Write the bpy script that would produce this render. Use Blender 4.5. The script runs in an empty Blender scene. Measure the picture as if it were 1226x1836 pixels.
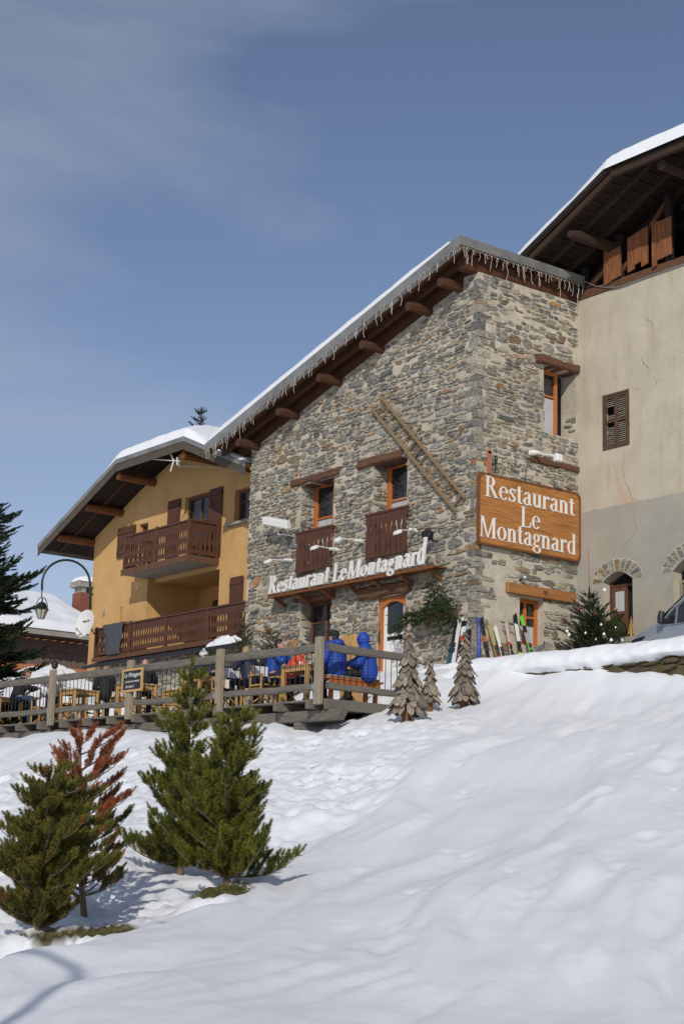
import bpy, bmesh, math, random
import numpy as np
from mathutils import Vector, Matrix
from mathutils.geometry import tessellate_polygon

random.seed(7)
RNG = np.random.default_rng(7)
PI = math.pi
scene = bpy.context.scene
COL = scene.collection

# ------------------------------------------------------------------ camera
YAW, PITCH, ROLL = math.radians(52.5), math.radians(12.07), math.radians(1.6)
CAMP = np.array([-28.3628, -31.1763, 0.0])
_fw = np.array([math.cos(PITCH)*math.cos(YAW), math.cos(PITCH)*math.sin(YAW), math.sin(PITCH)])
_rt = np.array([math.sin(YAW), -math.cos(YAW), 0.0])
_up = np.cross(_rt, _fw)
_r2 = _rt*math.cos(ROLL)+_up*math.sin(ROLL)
_u2 = -_rt*math.sin(ROLL)+_up*math.cos(ROLL)
cam = bpy.data.cameras.new('camera')
camo = bpy.data.objects.new('camera', cam)
COL.objects.link(camo)
m = Matrix.Identity(4)
for i in range(3):
    m[i][0] = _r2[i]; m[i][1] = _u2[i]; m[i][2] = -_fw[i]; m[i][3] = CAMP[i]
camo.matrix_world = m
cam.sensor_fit = 'VERTICAL'; cam.sensor_height = 36.0; cam.lens = 2925/1836*36
cam.clip_start = 0.1; cam.clip_end = 3000
scene.camera = camo

# ------------------------------------------------------------------ light
SUN_EL = math.radians(30); SUN_AZ = math.radians(180+45.0)
SD = Vector((math.cos(SUN_AZ)*math.cos(SUN_EL), math.sin(SUN_AZ)*math.cos(SUN_EL), math.sin(SUN_EL)))
sun = bpy.data.lights.new('sun', 'SUN'); sun.energy = 2.75; sun.angle = math.radians(0.55); sun.color = (1.0, 0.95, 0.86)
suno = bpy.data.objects.new('sun', sun); COL.objects.link(suno)
suno.rotation_euler = SD.to_track_quat('Z', 'Y').to_euler(); suno.location = (-30, -30, 40)

world = bpy.data.worlds.new('World'); scene.world = world; world.use_nodes = True
nt = world.node_tree; nt.nodes.clear()
N = nt.nodes.new; LK = nt.links.new
out = N('ShaderNodeOutputWorld'); bg = N('ShaderNodeBackground'); sky = N('ShaderNodeTexSky')
sky.sky_type = 'NISHITA'; sky.sun_disc = False; sky.sun_elevation = SUN_EL
sky.sun_rotation = math.atan2(SD.x, SD.y); sky.altitude = 1900; sky.air_density = 1.0; sky.dust_density = 0.6; sky.ozone_density = 2.0
tc = N('ShaderNodeTexCoord'); mp = N('ShaderNodeMapping'); mp.inputs['Rotation'].default_value = (0.30, 0.12, 0.9); mp.inputs['Scale'].default_value = (2.0, 3.0, 9.0)
n1 = N('ShaderNodeTexNoise'); n1.inputs['Scale'].default_value = 1.25; n1.inputs['Detail'].default_value = 6; n1.inputs['Roughness'].default_value = 0.5; n1.inputs['Distortion'].default_value = 0.5
rp = N('ShaderNodeValToRGB'); rp.color_ramp.elements[0].position = 0.42; rp.color_ramp.elements[1].position = 0.74
rp.color_ramp.elements[0].color = (0.0, 0.0, 0.0, 1); rp.color_ramp.elements[1].color = (0.42, 0.42, 0.42, 1)
mix = N('ShaderNodeMixRGB'); mix.inputs['Color2'].default_value = (4.5, 4.95, 5.8, 1)
tint = N('ShaderNodeMixRGB'); tint.blend_type = 'MULTIPLY'; tint.inputs['Fac'].default_value = 1; tint.inputs['Color2'].default_value = (1.22, 1.05, 1.0, 1)
LK(tc.outputs['Generated'], mp.inputs['Vector']); LK(mp.outputs[0], n1.inputs['Vector']); 
dp = N('ShaderNodeVectorMath'); dp.operation = 'DOT_PRODUCT'; dp.inputs[1].default_value = (-0.793, 0.609, 0.0)
ma = N('ShaderNodeMath'); ma.operation = 'MULTIPLY_ADD'; ma.inputs[1].default_value = 0.85
LK(tc.outputs['Generated'], dp.inputs[0]); LK(dp.outputs['Value'], ma.inputs[0]); LK(n1.outputs['Fac'], ma.inputs[2]); LK(ma.outputs[0], rp.inputs['Fac'])
LK(sky.outputs[0], tint.inputs['Color1']); LK(tint.outputs[0], mix.inputs['Color1']); LK(rp.outputs['Color'], mix.inputs['Fac'])
LK(mix.outputs[0], bg.inputs['Color']); LK(bg.outputs[0], out.inputs['Surface']); bg.inputs['Strength'].default_value = 0.094
scene.view_settings.view_transform = 'Standard'; scene.view_settings.look = 'None'
scene.view_settings.exposure = 0.0; scene.view_settings.gamma = 1.0
scene.render.engine = 'CYCLES'
scene.render.resolution_x = 683; scene.render.resolution_y = 1024

# ------------------------------------------------------------------ photo measuring helpers (pixel of the 1226x1836 photo -> point on a known plane)
def ray(px, py): return (px-613)/2925*_r2+(918-py)/2925*_u2+_fw
def on(ax, val, px, py):
    d = ray(px, py); return CAMP+d*((val-CAMP[ax])/d[ax])
def at(px, py, depth):
    d = ray(px, py); return CAMP+d*(depth/(d[0]*math.cos(YAW)+d[1]*math.sin(YAW)))

# ------------------------------------------------------------------ numpy value noise
_lat = RNG.random((256, 256))
def vnoise(x, y):
    xi = np.floor(x).astype(int); yi = np.floor(y).astype(int); fx = x-xi; fy = y-yi
    fx = fx*fx*fx*(fx*(fx*6-15)+10); fy = fy*fy*fy*(fy*(fy*6-15)+10)
    a = _lat[xi & 255, yi & 255]; b = _lat[(xi+1) & 255, yi & 255]; c = _lat[xi & 255, (yi+1) & 255]; d = _lat[(xi+1) & 255, (yi+1) & 255]
    return (a*(1-fx)+b*fx)*(1-fy)+(c*(1-fx)+d*fx)*fy
def fbm(x, y, o=4, g=0.5):
    s = 0; a = 1; t = 0
    for i in range(o):
        s = s+a*(vnoise(x*2**i+17.3*i, y*2**i+5.1*i)-0.5); t += a; a *= g
    return s/t*2

# ------------------------------------------------------------------ materials
def newmat(name):
    m = bpy.data.materials.new(name); m.use_nodes = True
    b = m.node_tree.nodes['Principled BSDF']; return m, m.node_tree, b
def mat(name, c1, c2=None, rough=0.7, scale=6.0, stretch=(1, 1, 1), bump=0.2, bscale=None, bdist=0.01, metal=0.0, spec=0.4, attr=False, detail=5, dirt=None, dscale=1.2, dramp=(0.45, 0.72), dstretch=None):
    m, t, b = newmat(name); nd = t.nodes.new; lk = t.links.new
    c2 = c2 or tuple(x*0.75 for x in c1)
    tc = nd('ShaderNodeTexCoord'); mp = nd('ShaderNodeMapping'); mp.inputs['Scale'].default_value = stretch
    lk(tc.outputs['Object'], mp.inputs['Vector'])
    no = nd('ShaderNodeTexNoise'); no.inputs['Scale'].default_value = scale; no.inputs['Detail'].default_value = detail; no.inputs['Roughness'].default_value = 0.6
    lk(mp.outputs[0], no.inputs['Vector'])
    rp = nd('ShaderNodeValToRGB'); rp.color_ramp.elements[0].position = 0.3; rp.color_ramp.elements[1].position = 0.7
    rp.color_ramp.elements[0].color = (*c2, 1); rp.color_ramp.elements[1].color = (*c1, 1)
    lk(no.outputs['Fac'], rp.inputs['Fac']); col = rp.outputs['Color']
    if attr:
        at_ = nd('ShaderNodeAttribute'); at_.attribute_name = 'Col'
        mx = nd('ShaderNodeMixRGB'); mx.blend_type = 'MULTIPLY'; mx.inputs['Fac'].default_value = 1
        lk(at_.outputs['Color'], mx.inputs['Color1']); lk(col, mx.inputs['Color2']); col = mx.outputs['Color']
    if dirt:
        n2 = nd('ShaderNodeTexNoise'); n2.inputs['Scale'].default_value = dscale; n2.inputs['Detail'].default_value = 6; n2.inputs['Roughness'].default_value = 0.65
        if dstretch:
            mp2 = nd('ShaderNodeMapping'); mp2.inputs['Scale'].default_value = dstretch; lk(tc.outputs['Object'], mp2.inputs['Vector']); lk(mp2.outputs[0], n2.inputs['Vector'])
        else: lk(tc.outputs['Object'], n2.inputs['Vector'])
        r2 = nd('ShaderNodeValToRGB'); r2.color_ramp.elements[0].position = dramp[0]; r2.color_ramp.elements[1].position = dramp[1]
        lk(n2.outputs['Fac'], r2.inputs['Fac'])
        mx2 = nd('ShaderNodeMixRGB'); mx2.inputs['Color2'].default_value = (*dirt, 1)
        lk(r2.outputs['Color'], mx2.inputs['Fac']); lk(col, mx2.inputs['Color1']); col = mx2.outputs['Color']
    lk(col, b.inputs['Base Color'])
    b.inputs['Roughness'].default_value = rough; b.inputs['Metallic'].default_value = metal
    b.inputs['Specular IOR Level'].default_value = spec
    if bump:
        n3 = nd('ShaderNodeTexNoise'); n3.inputs['Scale'].default_value = bscale or scale*2.5; n3.inputs['Detail'].default_value = 6; n3.inputs['Roughness'].default_value = 0.65
        lk(mp.outputs[0], n3.inputs['Vector'])
        bp = nd('ShaderNodeBump'); bp.inputs['Strength'].default_value = bump; bp.inputs['Distance'].default_value = bdist
        lk(n3.outputs['Fac'], bp.inputs['Height']); lk(bp.outputs['Normal'], b.inputs['Normal'])
    return m
M = {}
M['mortar'] = mat('mortar', (0.62, 0.555, 0.44), (0.42, 0.375, 0.295), 0.9, 3.0, bump=0.9, bscale=14, bdist=0.03, dirt=(0.36, 0.32, 0.25), dscale=0.5)
M['stone'] = mat('stone', (1.75, 1.66, 1.52), (0.50, 0.49, 0.48), 0.85, 9.0, (1, 1, 2.2), bump=1.0, bscale=15, bdist=0.035, attr=True, detail=8, dirt=(0.56, 0.50, 0.385), dscale=4.5, dramp=(0.54, 0.70))
M['snow'] = mat('snow', (0.86, 0.87, 0.89), (0.82, 0.84, 0.87), 0.55, 1.5, bump=0.25, bscale=9, bdist=0.02, spec=0.25)
M['beige_plaster'] = mat('beige_plaster', (0.55, 0.495, 0.39), (0.46, 0.41, 0.32), 0.9, 1.3, bump=0.7, bscale=11, bdist=0.015, dirt=(0.40, 0.34, 0.24), dscale=1.6, dstretch=(1.5, 1.5, 0.35), dramp=(0.5, 0.8))
M['grey_plaster'] = mat('grey_plaster', (0.385, 0.365, 0.315), (0.31, 0.295, 0.255), 0.85, 1.1, bump=0.35, bscale=7, bdist=0.01, dirt=(0.42, 0.36, 0.26), dscale=1.1, dstretch=(1.2, 1.2, 0.5), dramp=(0.5, 0.8))
M['yellow_plaster'] = mat('yellow_plaster', (0.62, 0.375, 0.15), (0.54, 0.32, 0.125), 0.85, 1.6, bump=0.35, bscale=8, bdist=0.01, dirt=(0.47, 0.29, 0.13), dscale=1.3, dstretch=(1, 1, 0.4), dramp=(0.5, 0.85))
M['metal_grey'] = mat('metal_grey', (0.27, 0.27, 0.26), (0.20, 0.20, 0.195), 0.5, 2, bump=0.05, metal=0.15, dirt=(0.12, 0.12, 0.115), dscale=1.1)
M['barge_wood'] = mat('barge_wood', (0.12, 0.095, 0.07), (0.05, 0.04, 0.03), 0.85, 5, (7, 0.7, 7), bump=0.5)
M['dark_metal'] = mat('dark_metal', (0.02, 0.03, 0.03), (0.015, 0.02, 0.02), 0.4, 3, bump=0.05, metal=0.4)
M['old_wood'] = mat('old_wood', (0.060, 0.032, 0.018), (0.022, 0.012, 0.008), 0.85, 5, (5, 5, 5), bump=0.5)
M['soffit_wood'] = mat('soffit_wood', (0.11, 0.042, 0.016), (0.045, 0.018, 0.008), 0.75, 5, (0.6, 6, 6), bump=0.4, bdist=0.01)
M['log_wood'] = mat('log_wood', (0.24, 0.088, 0.024), (0.10, 0.036, 0.012), 0.65, 4, (0.5, 7, 7), bump=0.3)
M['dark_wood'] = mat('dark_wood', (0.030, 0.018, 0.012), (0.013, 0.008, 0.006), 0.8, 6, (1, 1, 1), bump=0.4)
M['balcony_wood'] = mat('balcony_wood', (0.125, 0.048, 0.024), (0.055, 0.023, 0.013), 0.6, 6, (5, 5, 0.6), bump=0.3)
M['purlin_wood'] = mat('purlin_wood', (0.105, 0.040, 0.015), (0.045, 0.018, 0.008), 0.75, 4, (0.5, 7, 7), bump=0.5)
M['orange_wood'] = mat('orange_wood', (0.52, 0.165, 0.038), (0.38, 0.11, 0.024), 0.5, 5, (5, 5, 0.6), bump=0.15)
M['beam_wood'] = mat('beam_wood', (0.42, 0.19, 0.06), (0.26, 0.10, 0.03), 0.65, 4, (0.6, 7, 7), bump=0.35)
M['lintel_wood'] = mat('lintel_wood', (0.19, 0.088, 0.045), (0.06, 0.030, 0.018), 0.8, 5, (5, 0.8, 6), bump=0.6, bdist=0.02)
M['barn_wood'] = mat('barn_wood', (0.34, 0.125, 0.045), (0.09, 0.036, 0.017), 0.75, 4, (5, 5, 0.5), bump=0.5)
M['grey_wood'] = mat('grey_wood', (0.19, 0.168, 0.138), (0.085, 0.074, 0.062), 0.85, 5, (7, 0.7, 7), bump=0.5, bdist=0.008)
M['post_wood'] = mat('post_wood', (0.34, 0.28, 0.20), (0.19, 0.155, 0.11), 0.85, 5, (7, 7, 0.6), bump=0.4, bdist=0.008)
M['shingle'] = mat('shingle', (0.36, 0.30, 0.225), (0.17, 0.14, 0.11), 0.9, 9, (3, 3, 0.8), bump=0.7, bdist=0.01)
M['sign_wood'] = mat('sign_wood', (0.54, 0.235, 0.062), (0.27, 0.105, 0.03), 0.6, 3.2, (0.4, 1, 10), bump=0.2, detail=8, dirt=(0.15, 0.07, 0.03), dscale=2.2, dstretch=(0.5, 1, 6), dramp=(0.50, 0.74))
M['ladder_wood'] = mat('ladder_wood', (0.30, 0.20, 0.10), (0.18, 0.115, 0.06), 0.8, 6, (4, 4, 4), bump=0.3)
M['light_wood'] = mat('light_wood', (0.60, 0.36, 0.14), (0.47, 0.26, 0.09), 0.55, 6, (4, 4, 1), bump=0.15)
M['white_paint'] = mat('white_paint', (0.80, 0.79, 0.76), (0.72, 0.71, 0.68), 0.45, 4, bump=0.05)
M['white_cable'] = mat('white_cable', (0.74, 0.66, 0.58), (0.62, 0.55, 0.48), 0.5, 4, bump=0)
M['concrete'] = mat('concrete', (0.36, 0.33, 0.28), (0.26, 0.24, 0.2), 0.9, 2.5, bump=0.3)
M['glass'] = mat('glass', (0.020, 0.022, 0.026), (0.012, 0.013, 0.016), 0.06, 2, bump=0.0, spec=0.8)
M['curtain'] = mat('curtain', (0.55, 0.55, 0.55), (0.38, 0.38, 0.4), 0.8, 4, (8, 8, 0.4), bump=0.3)
M['shutter_wood'] = mat('shutter_wood', (0.125, 0.048, 0.028), (0.065, 0.026, 0.017), 0.7, 6, (5, 5, 0.6), bump=0.35)
M['louver_wood'] = mat('louver_wood', (0.115, 0.070, 0.042), (0.06, 0.036, 0.024), 0.8, 6, bump=0.35)
M['slat_pale'] = mat('slat_pale', (0.36, 0.31, 0.25), (0.2, 0.17, 0.135), 0.85, 6, bump=0.3)
M['bark'] = mat('bark', (0.20, 0.145, 0.10), (0.09, 0.065, 0.045), 0.9, 10, (1, 1, 0.5), bump=0.7, bdist=0.01)
M['needles'] = mat('needles', (1.2, 1.2, 1.2), (0.7, 0.7, 0.7), 0.6, 3, bump=0, attr=True, spec=0.3)
M['earth'] = mat('earth', (0.12, 0.085, 0.045), (0.055, 0.04, 0.022), 0.95, 9, bump=0.9, bdist=0.03, dirt=(0.085, 0.10, 0.03), dscale=5)
M['moss_stone'] = mat('moss_stone', (0.13, 0.095, 0.055), (0.06, 0.045, 0.03), 0.95, 7, bump=0.9, bdist=0.03, dirt=(0.07, 0.075, 0.018), dscale=3)
M['asphalt'] = mat('asphalt', (0.07, 0.07, 0.07), (0.05, 0.05, 0.05), 0.9, 6, bump=0.3)
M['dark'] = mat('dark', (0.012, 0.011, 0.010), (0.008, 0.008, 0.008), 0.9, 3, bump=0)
M['tile'] = mat('tile', (0.50, 0.21, 0.095), (0.36, 0.14, 0.06), 0.8, 6, bump=0.3)
M['board_grey'] = mat('board_grey', (0.20, 0.155, 0.125), (0.11, 0.085, 0.07), 0.85, 3, (6, 6, 0.5), bump=0.3)
M['chalkboard'] = mat('chalkboard', (0.022, 0.024, 0.03), (0.016, 0.018, 0.022), 0.6, 6, bump=0.05)
M['skin'] = mat('skin', (0.50, 0.27, 0.19), (0.44, 0.22, 0.15), 0.5, 12, bump=0.05)
def flat(name, c, rough=0.6, metal=0.0, var=0.85, bump=0.08, scale=12): 
    M[name] = mat(name, c, tuple(x*var for x in c), rough, scale, bump=bump, metal=metal); return M[name]
flat('hair_dark', (0.022, 0.014, 0.010), 0.5); flat('hair_blond', (0.42, 0.28, 0.13), 0.5, var=0.5, scale=30); flat('hair_brown', (0.07, 0.038, 0.02), 0.5)
flat('navy', (0.014, 0.018, 0.045), 0.6); flat('black_cloth', (0.014, 0.013, 0.014), 0.75); flat('blue_puffer', (0.014, 0.055, 0.34), 0.6, bump=0.25)
flat('blue_jacket', (0.012, 0.07, 0.36), 0.5); flat('red_top', (0.62, 0.07, 0.03), 0.6); flat('white_cloth', (0.72, 0.72, 0.72), 0.8); flat('jeans', (0.03, 0.05, 0.11), 0.8)
flat('fur', (0.38, 0.17, 0.06), 0.9, var=0.5, scale=40, bump=0.8); flat('grey_blanket', (0.075, 0.075, 0.095), 0.9, bump=0.4); flat('wool_grey', (0.10, 0.11, 0.15), 0.9, bump=0.5)
flat('van_paint', (0.30, 0.33, 0.37), 0.30, metal=0.35, var=0.95, bump=0); flat('black_plastic', (0.016, 0.016, 0.018), 0.45); flat('chrome', (0.55, 0.55, 0.56), 0.2, metal=0.9)
flat('lamp_glass', (0.42, 0.40, 0.34), 0.2); flat('brick_red', (0.24, 0.085, 0.05), 0.85); flat('rubber', (0.02, 0.02, 0.02), 0.8); flat('green_dark', (0.012, 0.035, 0.030), 0.4)
flat('steel', (0.42, 0.43, 0.45), 0.35, metal=0.7)
flat('bottle_green', (0.028, 0.032, 0.008), 0.07, bump=0); flat('bauble_white', (0.85, 0.84, 0.80), 0.25, bump=0); flat('bauble_red', (0.14, 0.03, 0.015), 0.25, bump=0)
flat('rust_red', (0.42, 0.16, 0.10), 0.8); flat('pink_plaster', (0.55, 0.42, 0.31), 0.9, bump=0.3); flat('crack', (0.13, 0.11, 0.085), 0.9)
flat('dish_white', (0.74, 0.73, 0.70), 0.4, bump=0)
# ------------------------------------------------------------------ mesh builder
def V3(p): return np.array([float(p[0]), float(p[1]), float(p[2])])
class MB:
    def __init__(s): s.v = []; s.f = []; s.mi = []; s.c = []; s.n = 0
    def add(s, vs, fs, mi=0, col=(1, 1, 1)):
        s.v.append(np.asarray(vs, float).reshape(-1, 3))
        for f in fs: s.f.append(tuple(i+s.n for i in f)); s.mi.append(mi); s.c.append(col)
        s.n += len(s.v[-1]); return s
    def hexa(s, p, mi=0, col=(1, 1, 1)):
        return s.add(p, [(0, 3, 2, 1), (4, 5, 6, 7), (0, 1, 5, 4), (1, 2, 6, 5), (2, 3, 7, 6), (3, 0, 4, 7)], mi, col)
    def box(s, x0, x1, y0, y1, z0, z1, mi=0, col=(1, 1, 1)):
        return s.hexa([(x0, y0, z0), (x1, y0, z0), (x1, y1, z0), (x0, y1, z0), (x0, y0, z1), (x1, y0, z1), (x1, y1, z1), (x0, y1, z1)], mi, col)
    def bar(s, p, q, w, h, up=(0, 0, 1), mi=0, taper=1.0, col=(1, 1, 1)):
        p = V3(p); q = V3(q); d = q-p; d /= np.linalg.norm(d); up = V3(up)
        if abs(d@up) > 0.98: up = V3((0, 1, 0))
        a = np.cross(d, up); a /= np.linalg.norm(a); b = np.cross(a, d)
        P = []
        for c, k in ((p, 1.0), (q, taper)):
            for sa, sb in ((-1, -1), (1, -1), (1, 1), (-1, 1)): P.append(c+a*sa*w/2*k+b*sb*h/2*k)
        return s.hexa(P, mi, col)
    def tube(s, pts, r, n=8, mi=0, caps=True, col=(1, 1, 1)):
        pts = [V3(p) for p in pts]; r = r if hasattr(r, '__len__') else [r]*len(pts)
        V = []; F = []; pa = None
        for i, p in enumerate(pts):
            d = pts[min(i+1, len(pts)-1)]-pts[max(i-1, 0)]; d = d/(np.linalg.norm(d)+1e-12)
            if pa is None:
                u = V3((0, 0, 1)) if abs(d[2]) < 0.9 else V3((1, 0, 0)); a = np.cross(d, u)
            else: a = pa-d*(pa@d)
            a = a/(np.linalg.norm(a)+1e-12); pa = a; b = np.cross(d, a)
            for k in range(n):
                t = 2*PI*k/n; V.append(p+(a*math.cos(t)+b*math.sin(t))*r[i])
        for i in range(len(pts)-1):
            for k in range(n): F.append((i*n+k, i*n+(k+1) % n, (i+1)*n+(k+1) % n, (i+1)*n+k))
        if caps: F.append(tuple(range(n-1, -1, -1))); F.append(tuple((len(pts)-1)*n+k for k in range(n)))
        return s.add(V, F, mi, col)
    def lathe(s, c, prof, n=20, axis=(0, 0, 1), mi=0, col=(1, 1, 1)):
        c = V3(c); ax = V3(axis); ax /= np.linalg.norm(ax)
        u = V3((1, 0, 0)) if abs(ax[0]) < 0.9 else V3((0, 1, 0)); a = np.cross(ax, u); a /= np.linalg.norm(a); b = np.cross(ax, a)
        V = []; F = []
        for r, h in prof:
            for k in range(n):
                t = 2*PI*k/n; V.append(c+ax*h+(a*math.cos(t)+b*math.sin(t))*max(r, 1e-4))
        for i in range(len(prof)-1):
            for k in range(n): F.append((i*n+k, i*n+(k+1) % n, (i+1)*n+(k+1) % n, (i+1)*n+k))
        return s.add(V, F, mi, col)
    def prism(s, poly, fn, d0, d1, mi=0, col=(1, 1, 1), holes=None):
        """poly in 2d -> fn(u, v, d) gives 3d; extruded from d0 to d1"""
        loops = [poly]+(holes or []); allp = [p for l in loops for p in l]
        tris = tessellate_polygon([[Vector((p[0], p[1], 0)) for p in l] for l in loops]); n = len(allp)
        V = [fn(u, v, d0) for u, v in allp]+[fn(u, v, d1) for u, v in allp]
        F = [tuple(t) for t in tris]+[(t[2]+n, t[1]+n, t[0]+n) for t in tris]
        o = 0
        for l in loops:
            k = len(l)
            for i in range(k): j = (i+1) % k; F.append((o+i, o+j, n+o+j, n+o+i))
            o += k
        return s.add(V, F, mi, col)
    def grid(s, P, mi=0, col=(1, 1, 1)):
        a, b = P.shape[:2]; F = []
        for i in range(a-1):
            for j in range(b-1): F.append((i*b+j, (i+1)*b+j, (i+1)*b+j+1, i*b+j+1))
        return s.add(P.reshape(-1, 3), F, mi, col)
    def build(s, name, mats, parent=None, origin=None, smooth=False, bevel=0, colattr=False, local=False, fixn=True):
        mats = mats if isinstance(mats, (list, tuple)) else [mats]
        V = np.concatenate(s.v) if s.v else np.zeros((0, 3))
        if local: o = np.zeros(3)
        elif parent is not None: o = wloc(parent)
        elif origin is not None: o = V3(origin)
        else: o = np.array([V[:, 0].mean(), V[:, 1].mean(), V[:, 2].min()])
        me = bpy.data.meshes.new(name); me.from_pydata((V-o).tolist(), [], s.f)
        for m in mats: me.materials.append(m)
        me.polygons.foreach_set('material_index', s.mi)
        if colattr:
            ca = me.color_attributes.new('Col', 'FLOAT_COLOR', 'CORNER')
            ls = np.empty(len(me.polygons), int); me.polygons.foreach_get('loop_total', ls)
            cc = np.repeat(np.array([(c[0], c[1], c[2], 1.0) for c in s.c]), ls, axis=0)
            ca.data.foreach_set('color', cc.ravel())
        if fixn:
            bm = bmesh.new(); bm.from_mesh(me); bmesh.ops.recalc_face_normals(bm, faces=bm.faces)
            if bevel: bmesh.ops.bevel(bm, geom=[e for e in bm.edges if len(e.link_faces) == 2 and e.calc_face_angle(0) > 0.6], offset=bevel, segments=1, affect='EDGES', clamp_overlap=True)
            bm.to_mesh(me); bm.free()
        if smooth: me.polygons.foreach_set('use_smooth', [True]*len(me.polygons))
        me.update()
        ob = bpy.data.objects.new(name, me); COL.objects.link(ob)
        if parent is not None: ob.parent = parent
        elif not local: ob.location = Vector(o)
        return ob
def wloc(o):
    l = V3(o.location)
    while o.parent is not None: o = o.parent; l = l+V3(o.location)
    return l
def raw(name, V, F, m, parent=None, cols=None, smooth=False, origin=None, percorner=False):
    """fast numpy mesh: V (n,3), F (m,k) all the same k; cols per face"""
    o = wloc(parent) if parent is not None else (V3(origin) if origin is not None else np.zeros(3))
    me = bpy.data.meshes.new(name); k = F.shape[1]
    me.vertices.add(len(V)); me.vertices.foreach_set('co', (V-o).astype(np.float32).ravel())
    me.loops.add(F.size); me.loops.foreach_set('vertex_index', F.astype(np.int32).ravel())
    me.polygons.add(len(F)); me.polygons.foreach_set('loop_start', np.arange(0, F.size, k, dtype=np.int32)); me.polygons.foreach_set('loop_total', np.full(len(F), k, np.int32))
    if smooth: me.polygons.foreach_set('use_smooth', np.ones(len(F), bool))
    for mm in (m if isinstance(m, (list, tuple)) else [m]): me.materials.append(mm)
    me.update(calc_edges=True); me.validate()
    if cols is not None:
        ca = me.color_attributes.new('Col', 'FLOAT_COLOR', 'CORNER')
        c4 = np.concatenate([cols, np.ones((len(cols), 1))], axis=1); ca.data.foreach_set('color', (c4 if percorner else np.repeat(c4, k, axis=0)).astype(np.float32).ravel())
    ob = bpy.data.objects.new(name, me); COL.objects.link(ob)
    if parent is not None: ob.parent = parent
    else: ob.location = Vector(o)
    return ob
def tag(o, label=None, cat=None, group=None, kind=None):
    if label: o['label'] = label
    if cat: o['category'] = cat
    if group: o['group'] = group
    if kind: o['kind'] = kind
    return o
def thing(name, loc, label, cat, group=None, rz=0):
    o = bpy.data.objects.new(name, None); COL.objects.link(o); o.location = Vector([float(c) for c in loc]); o.rotation_euler = (0, 0, rz); o.empty_display_size = 0.2
    return tag(o, label, cat, group)
def copy_tree(o, parent=None):
    c = o.copy(); COL.objects.link(c); c.parent = parent
    for ch in list(o.children): copy_tree(ch, c)
    return c
# ================================================================== THE GROUND
def tps(pts):
    P = np.array(pts); n = len(P); X = P[:, :2]
    def phi(r): return np.where(r > 1e-9, r*r*np.log(r+1e-12), 0)
    K = phi(np.linalg.norm(X[:, None]-X[None], axis=2))+np.eye(n)*0.6
    A = np.zeros((n+3, n+3)); A[:n, :n] = K; A[:n, n] = 1; A[:n, n+1:] = X; A[n, :n] = 1; A[n+1:, :n] = X.T
    w = np.linalg.solve(A, np.concatenate([P[:, 2], np.zeros(3)]))
    def f(x, y):
        x = np.asarray(x, float); y = np.asarray(y, float); sh = x.shape; x = x.ravel(); y = y.ravel(); r = np.zeros(x.shape)
        for i in range(n): r += w[i]*phi(np.hypot(x-X[i, 0], y-X[i, 1]))
        return (r+w[n]+w[n+1]*x+w[n+2]*y).reshape(sh)
    return f
_pp = [(0, 1850, 11.3), (613, 1838, 12), (1226, 1820, 12), (0, 1790, 12.4), (0, 1745, 13.4), (300, 1745, 14), (613, 1735, 14.2), (1226, 1640, 15), (180, 1700, 15.2), (375, 1625, 18.0), (613, 1640, 17.0), (1000, 1545, 18), (1226, 1500, 18.8),
       (0, 1690, 15.5), (613, 1545, 21), (1000, 1430, 22.5), (1226, 1385, 23), (0, 1600, 19.5), (300, 1560, 21), (613, 1440, 26), (900, 1345, 27), (1226, 1292, 27.5), (0, 1520, 24.5), (300, 1480, 25.5),
       (0, 1440, 31), (300, 1400, 31), (560, 1352, 31.5), (800, 1312, 31), (1000, 1285, 31.5), (1226, 1232, 32), (720, 1290, 33), (560, 1312, 34), (610, 1312, 34), (660, 1298, 34), (832, 1262, 35), (765, 1262, 34.5), (700, 1266, 35.5),
       (450, 1303, 35.3), (300, 1300, 37.5), (150, 1312, 40), (0, 1330, 42), (0, 1375, 37), (980, 1203, 35.6), (1226, 1171, 35.6), (900, 1211, 36.2), (1100, 1187, 35.6),
       (1600, 1780, 12), (1600, 1400, 19), (1600, 1250, 27), (1600, 1165, 35), (-400, 1860, 11.5), (-400, 1790, 15), (-400, 1640, 24), (-400, 1400, 44)]
_pts = [tuple(at(*p)) for p in _pp]+[(-28.4, -31.2, -1.7), (-4.6, 0, 3.7), (-4.6, 5, 3.2), (-6.5, 2, 2.9), (-3, 0, 4.5), (-1, 0, 5.0), (-1, 2.5, 5.05), (-0.8, 4.5, 5.0), (-1, 8, 3.9), (-1.0, -1.8, 4.75), (-2.2, -2.6, 4.5), (-1, 12, 3.7), (-1, 16, 4.0),
       (-0.5, 20.5, 5.9), (1.4, 23.4, 7.1), (-1, 24, 6.4), (-3, 22, 5.3), (-5, 18, 4.2), (-7, 14, 3.3), (-3, 28, 5.3), (2, 28, 7.0), (-1, -6, 4.4), (2, -8, 4.4), (0, -14, 4.4), (3, 4, 4), (3, 14, 4)]
_tz = tps(_pts)
LA = at(0, 1742, 13.5)[:2]; LB = at(620, 1500, 23.0)[:2]; LE = (LB-LA)/np.linalg.norm(LB-LA); LN = np.array([-LE[1], LE[0]])
if LN@(LA-CAMP[:2]) < 0: LN = -LN
_r0 = at(590, 1760, 13.6)[:2]; _r1 = at(890, 1490, 20.0)[:2]; RE = (_r1-_r0)/np.linalg.norm(_r1-_r0); RN = np.array([-RE[1], RE[0]])
def sst(x, a, b):
    t = np.clip((x-a)/(b-a), 0, 1); return t*t*(3-2*t)
PIT = [(at(45, 1712, 14.4)[:2], 0.62, 0.36), (at(366, 1622, 18.6)[:2], 0.85, 0.42)]
SMAX = (at(760, 1290, 33)[:2]-LA)@LE
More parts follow.
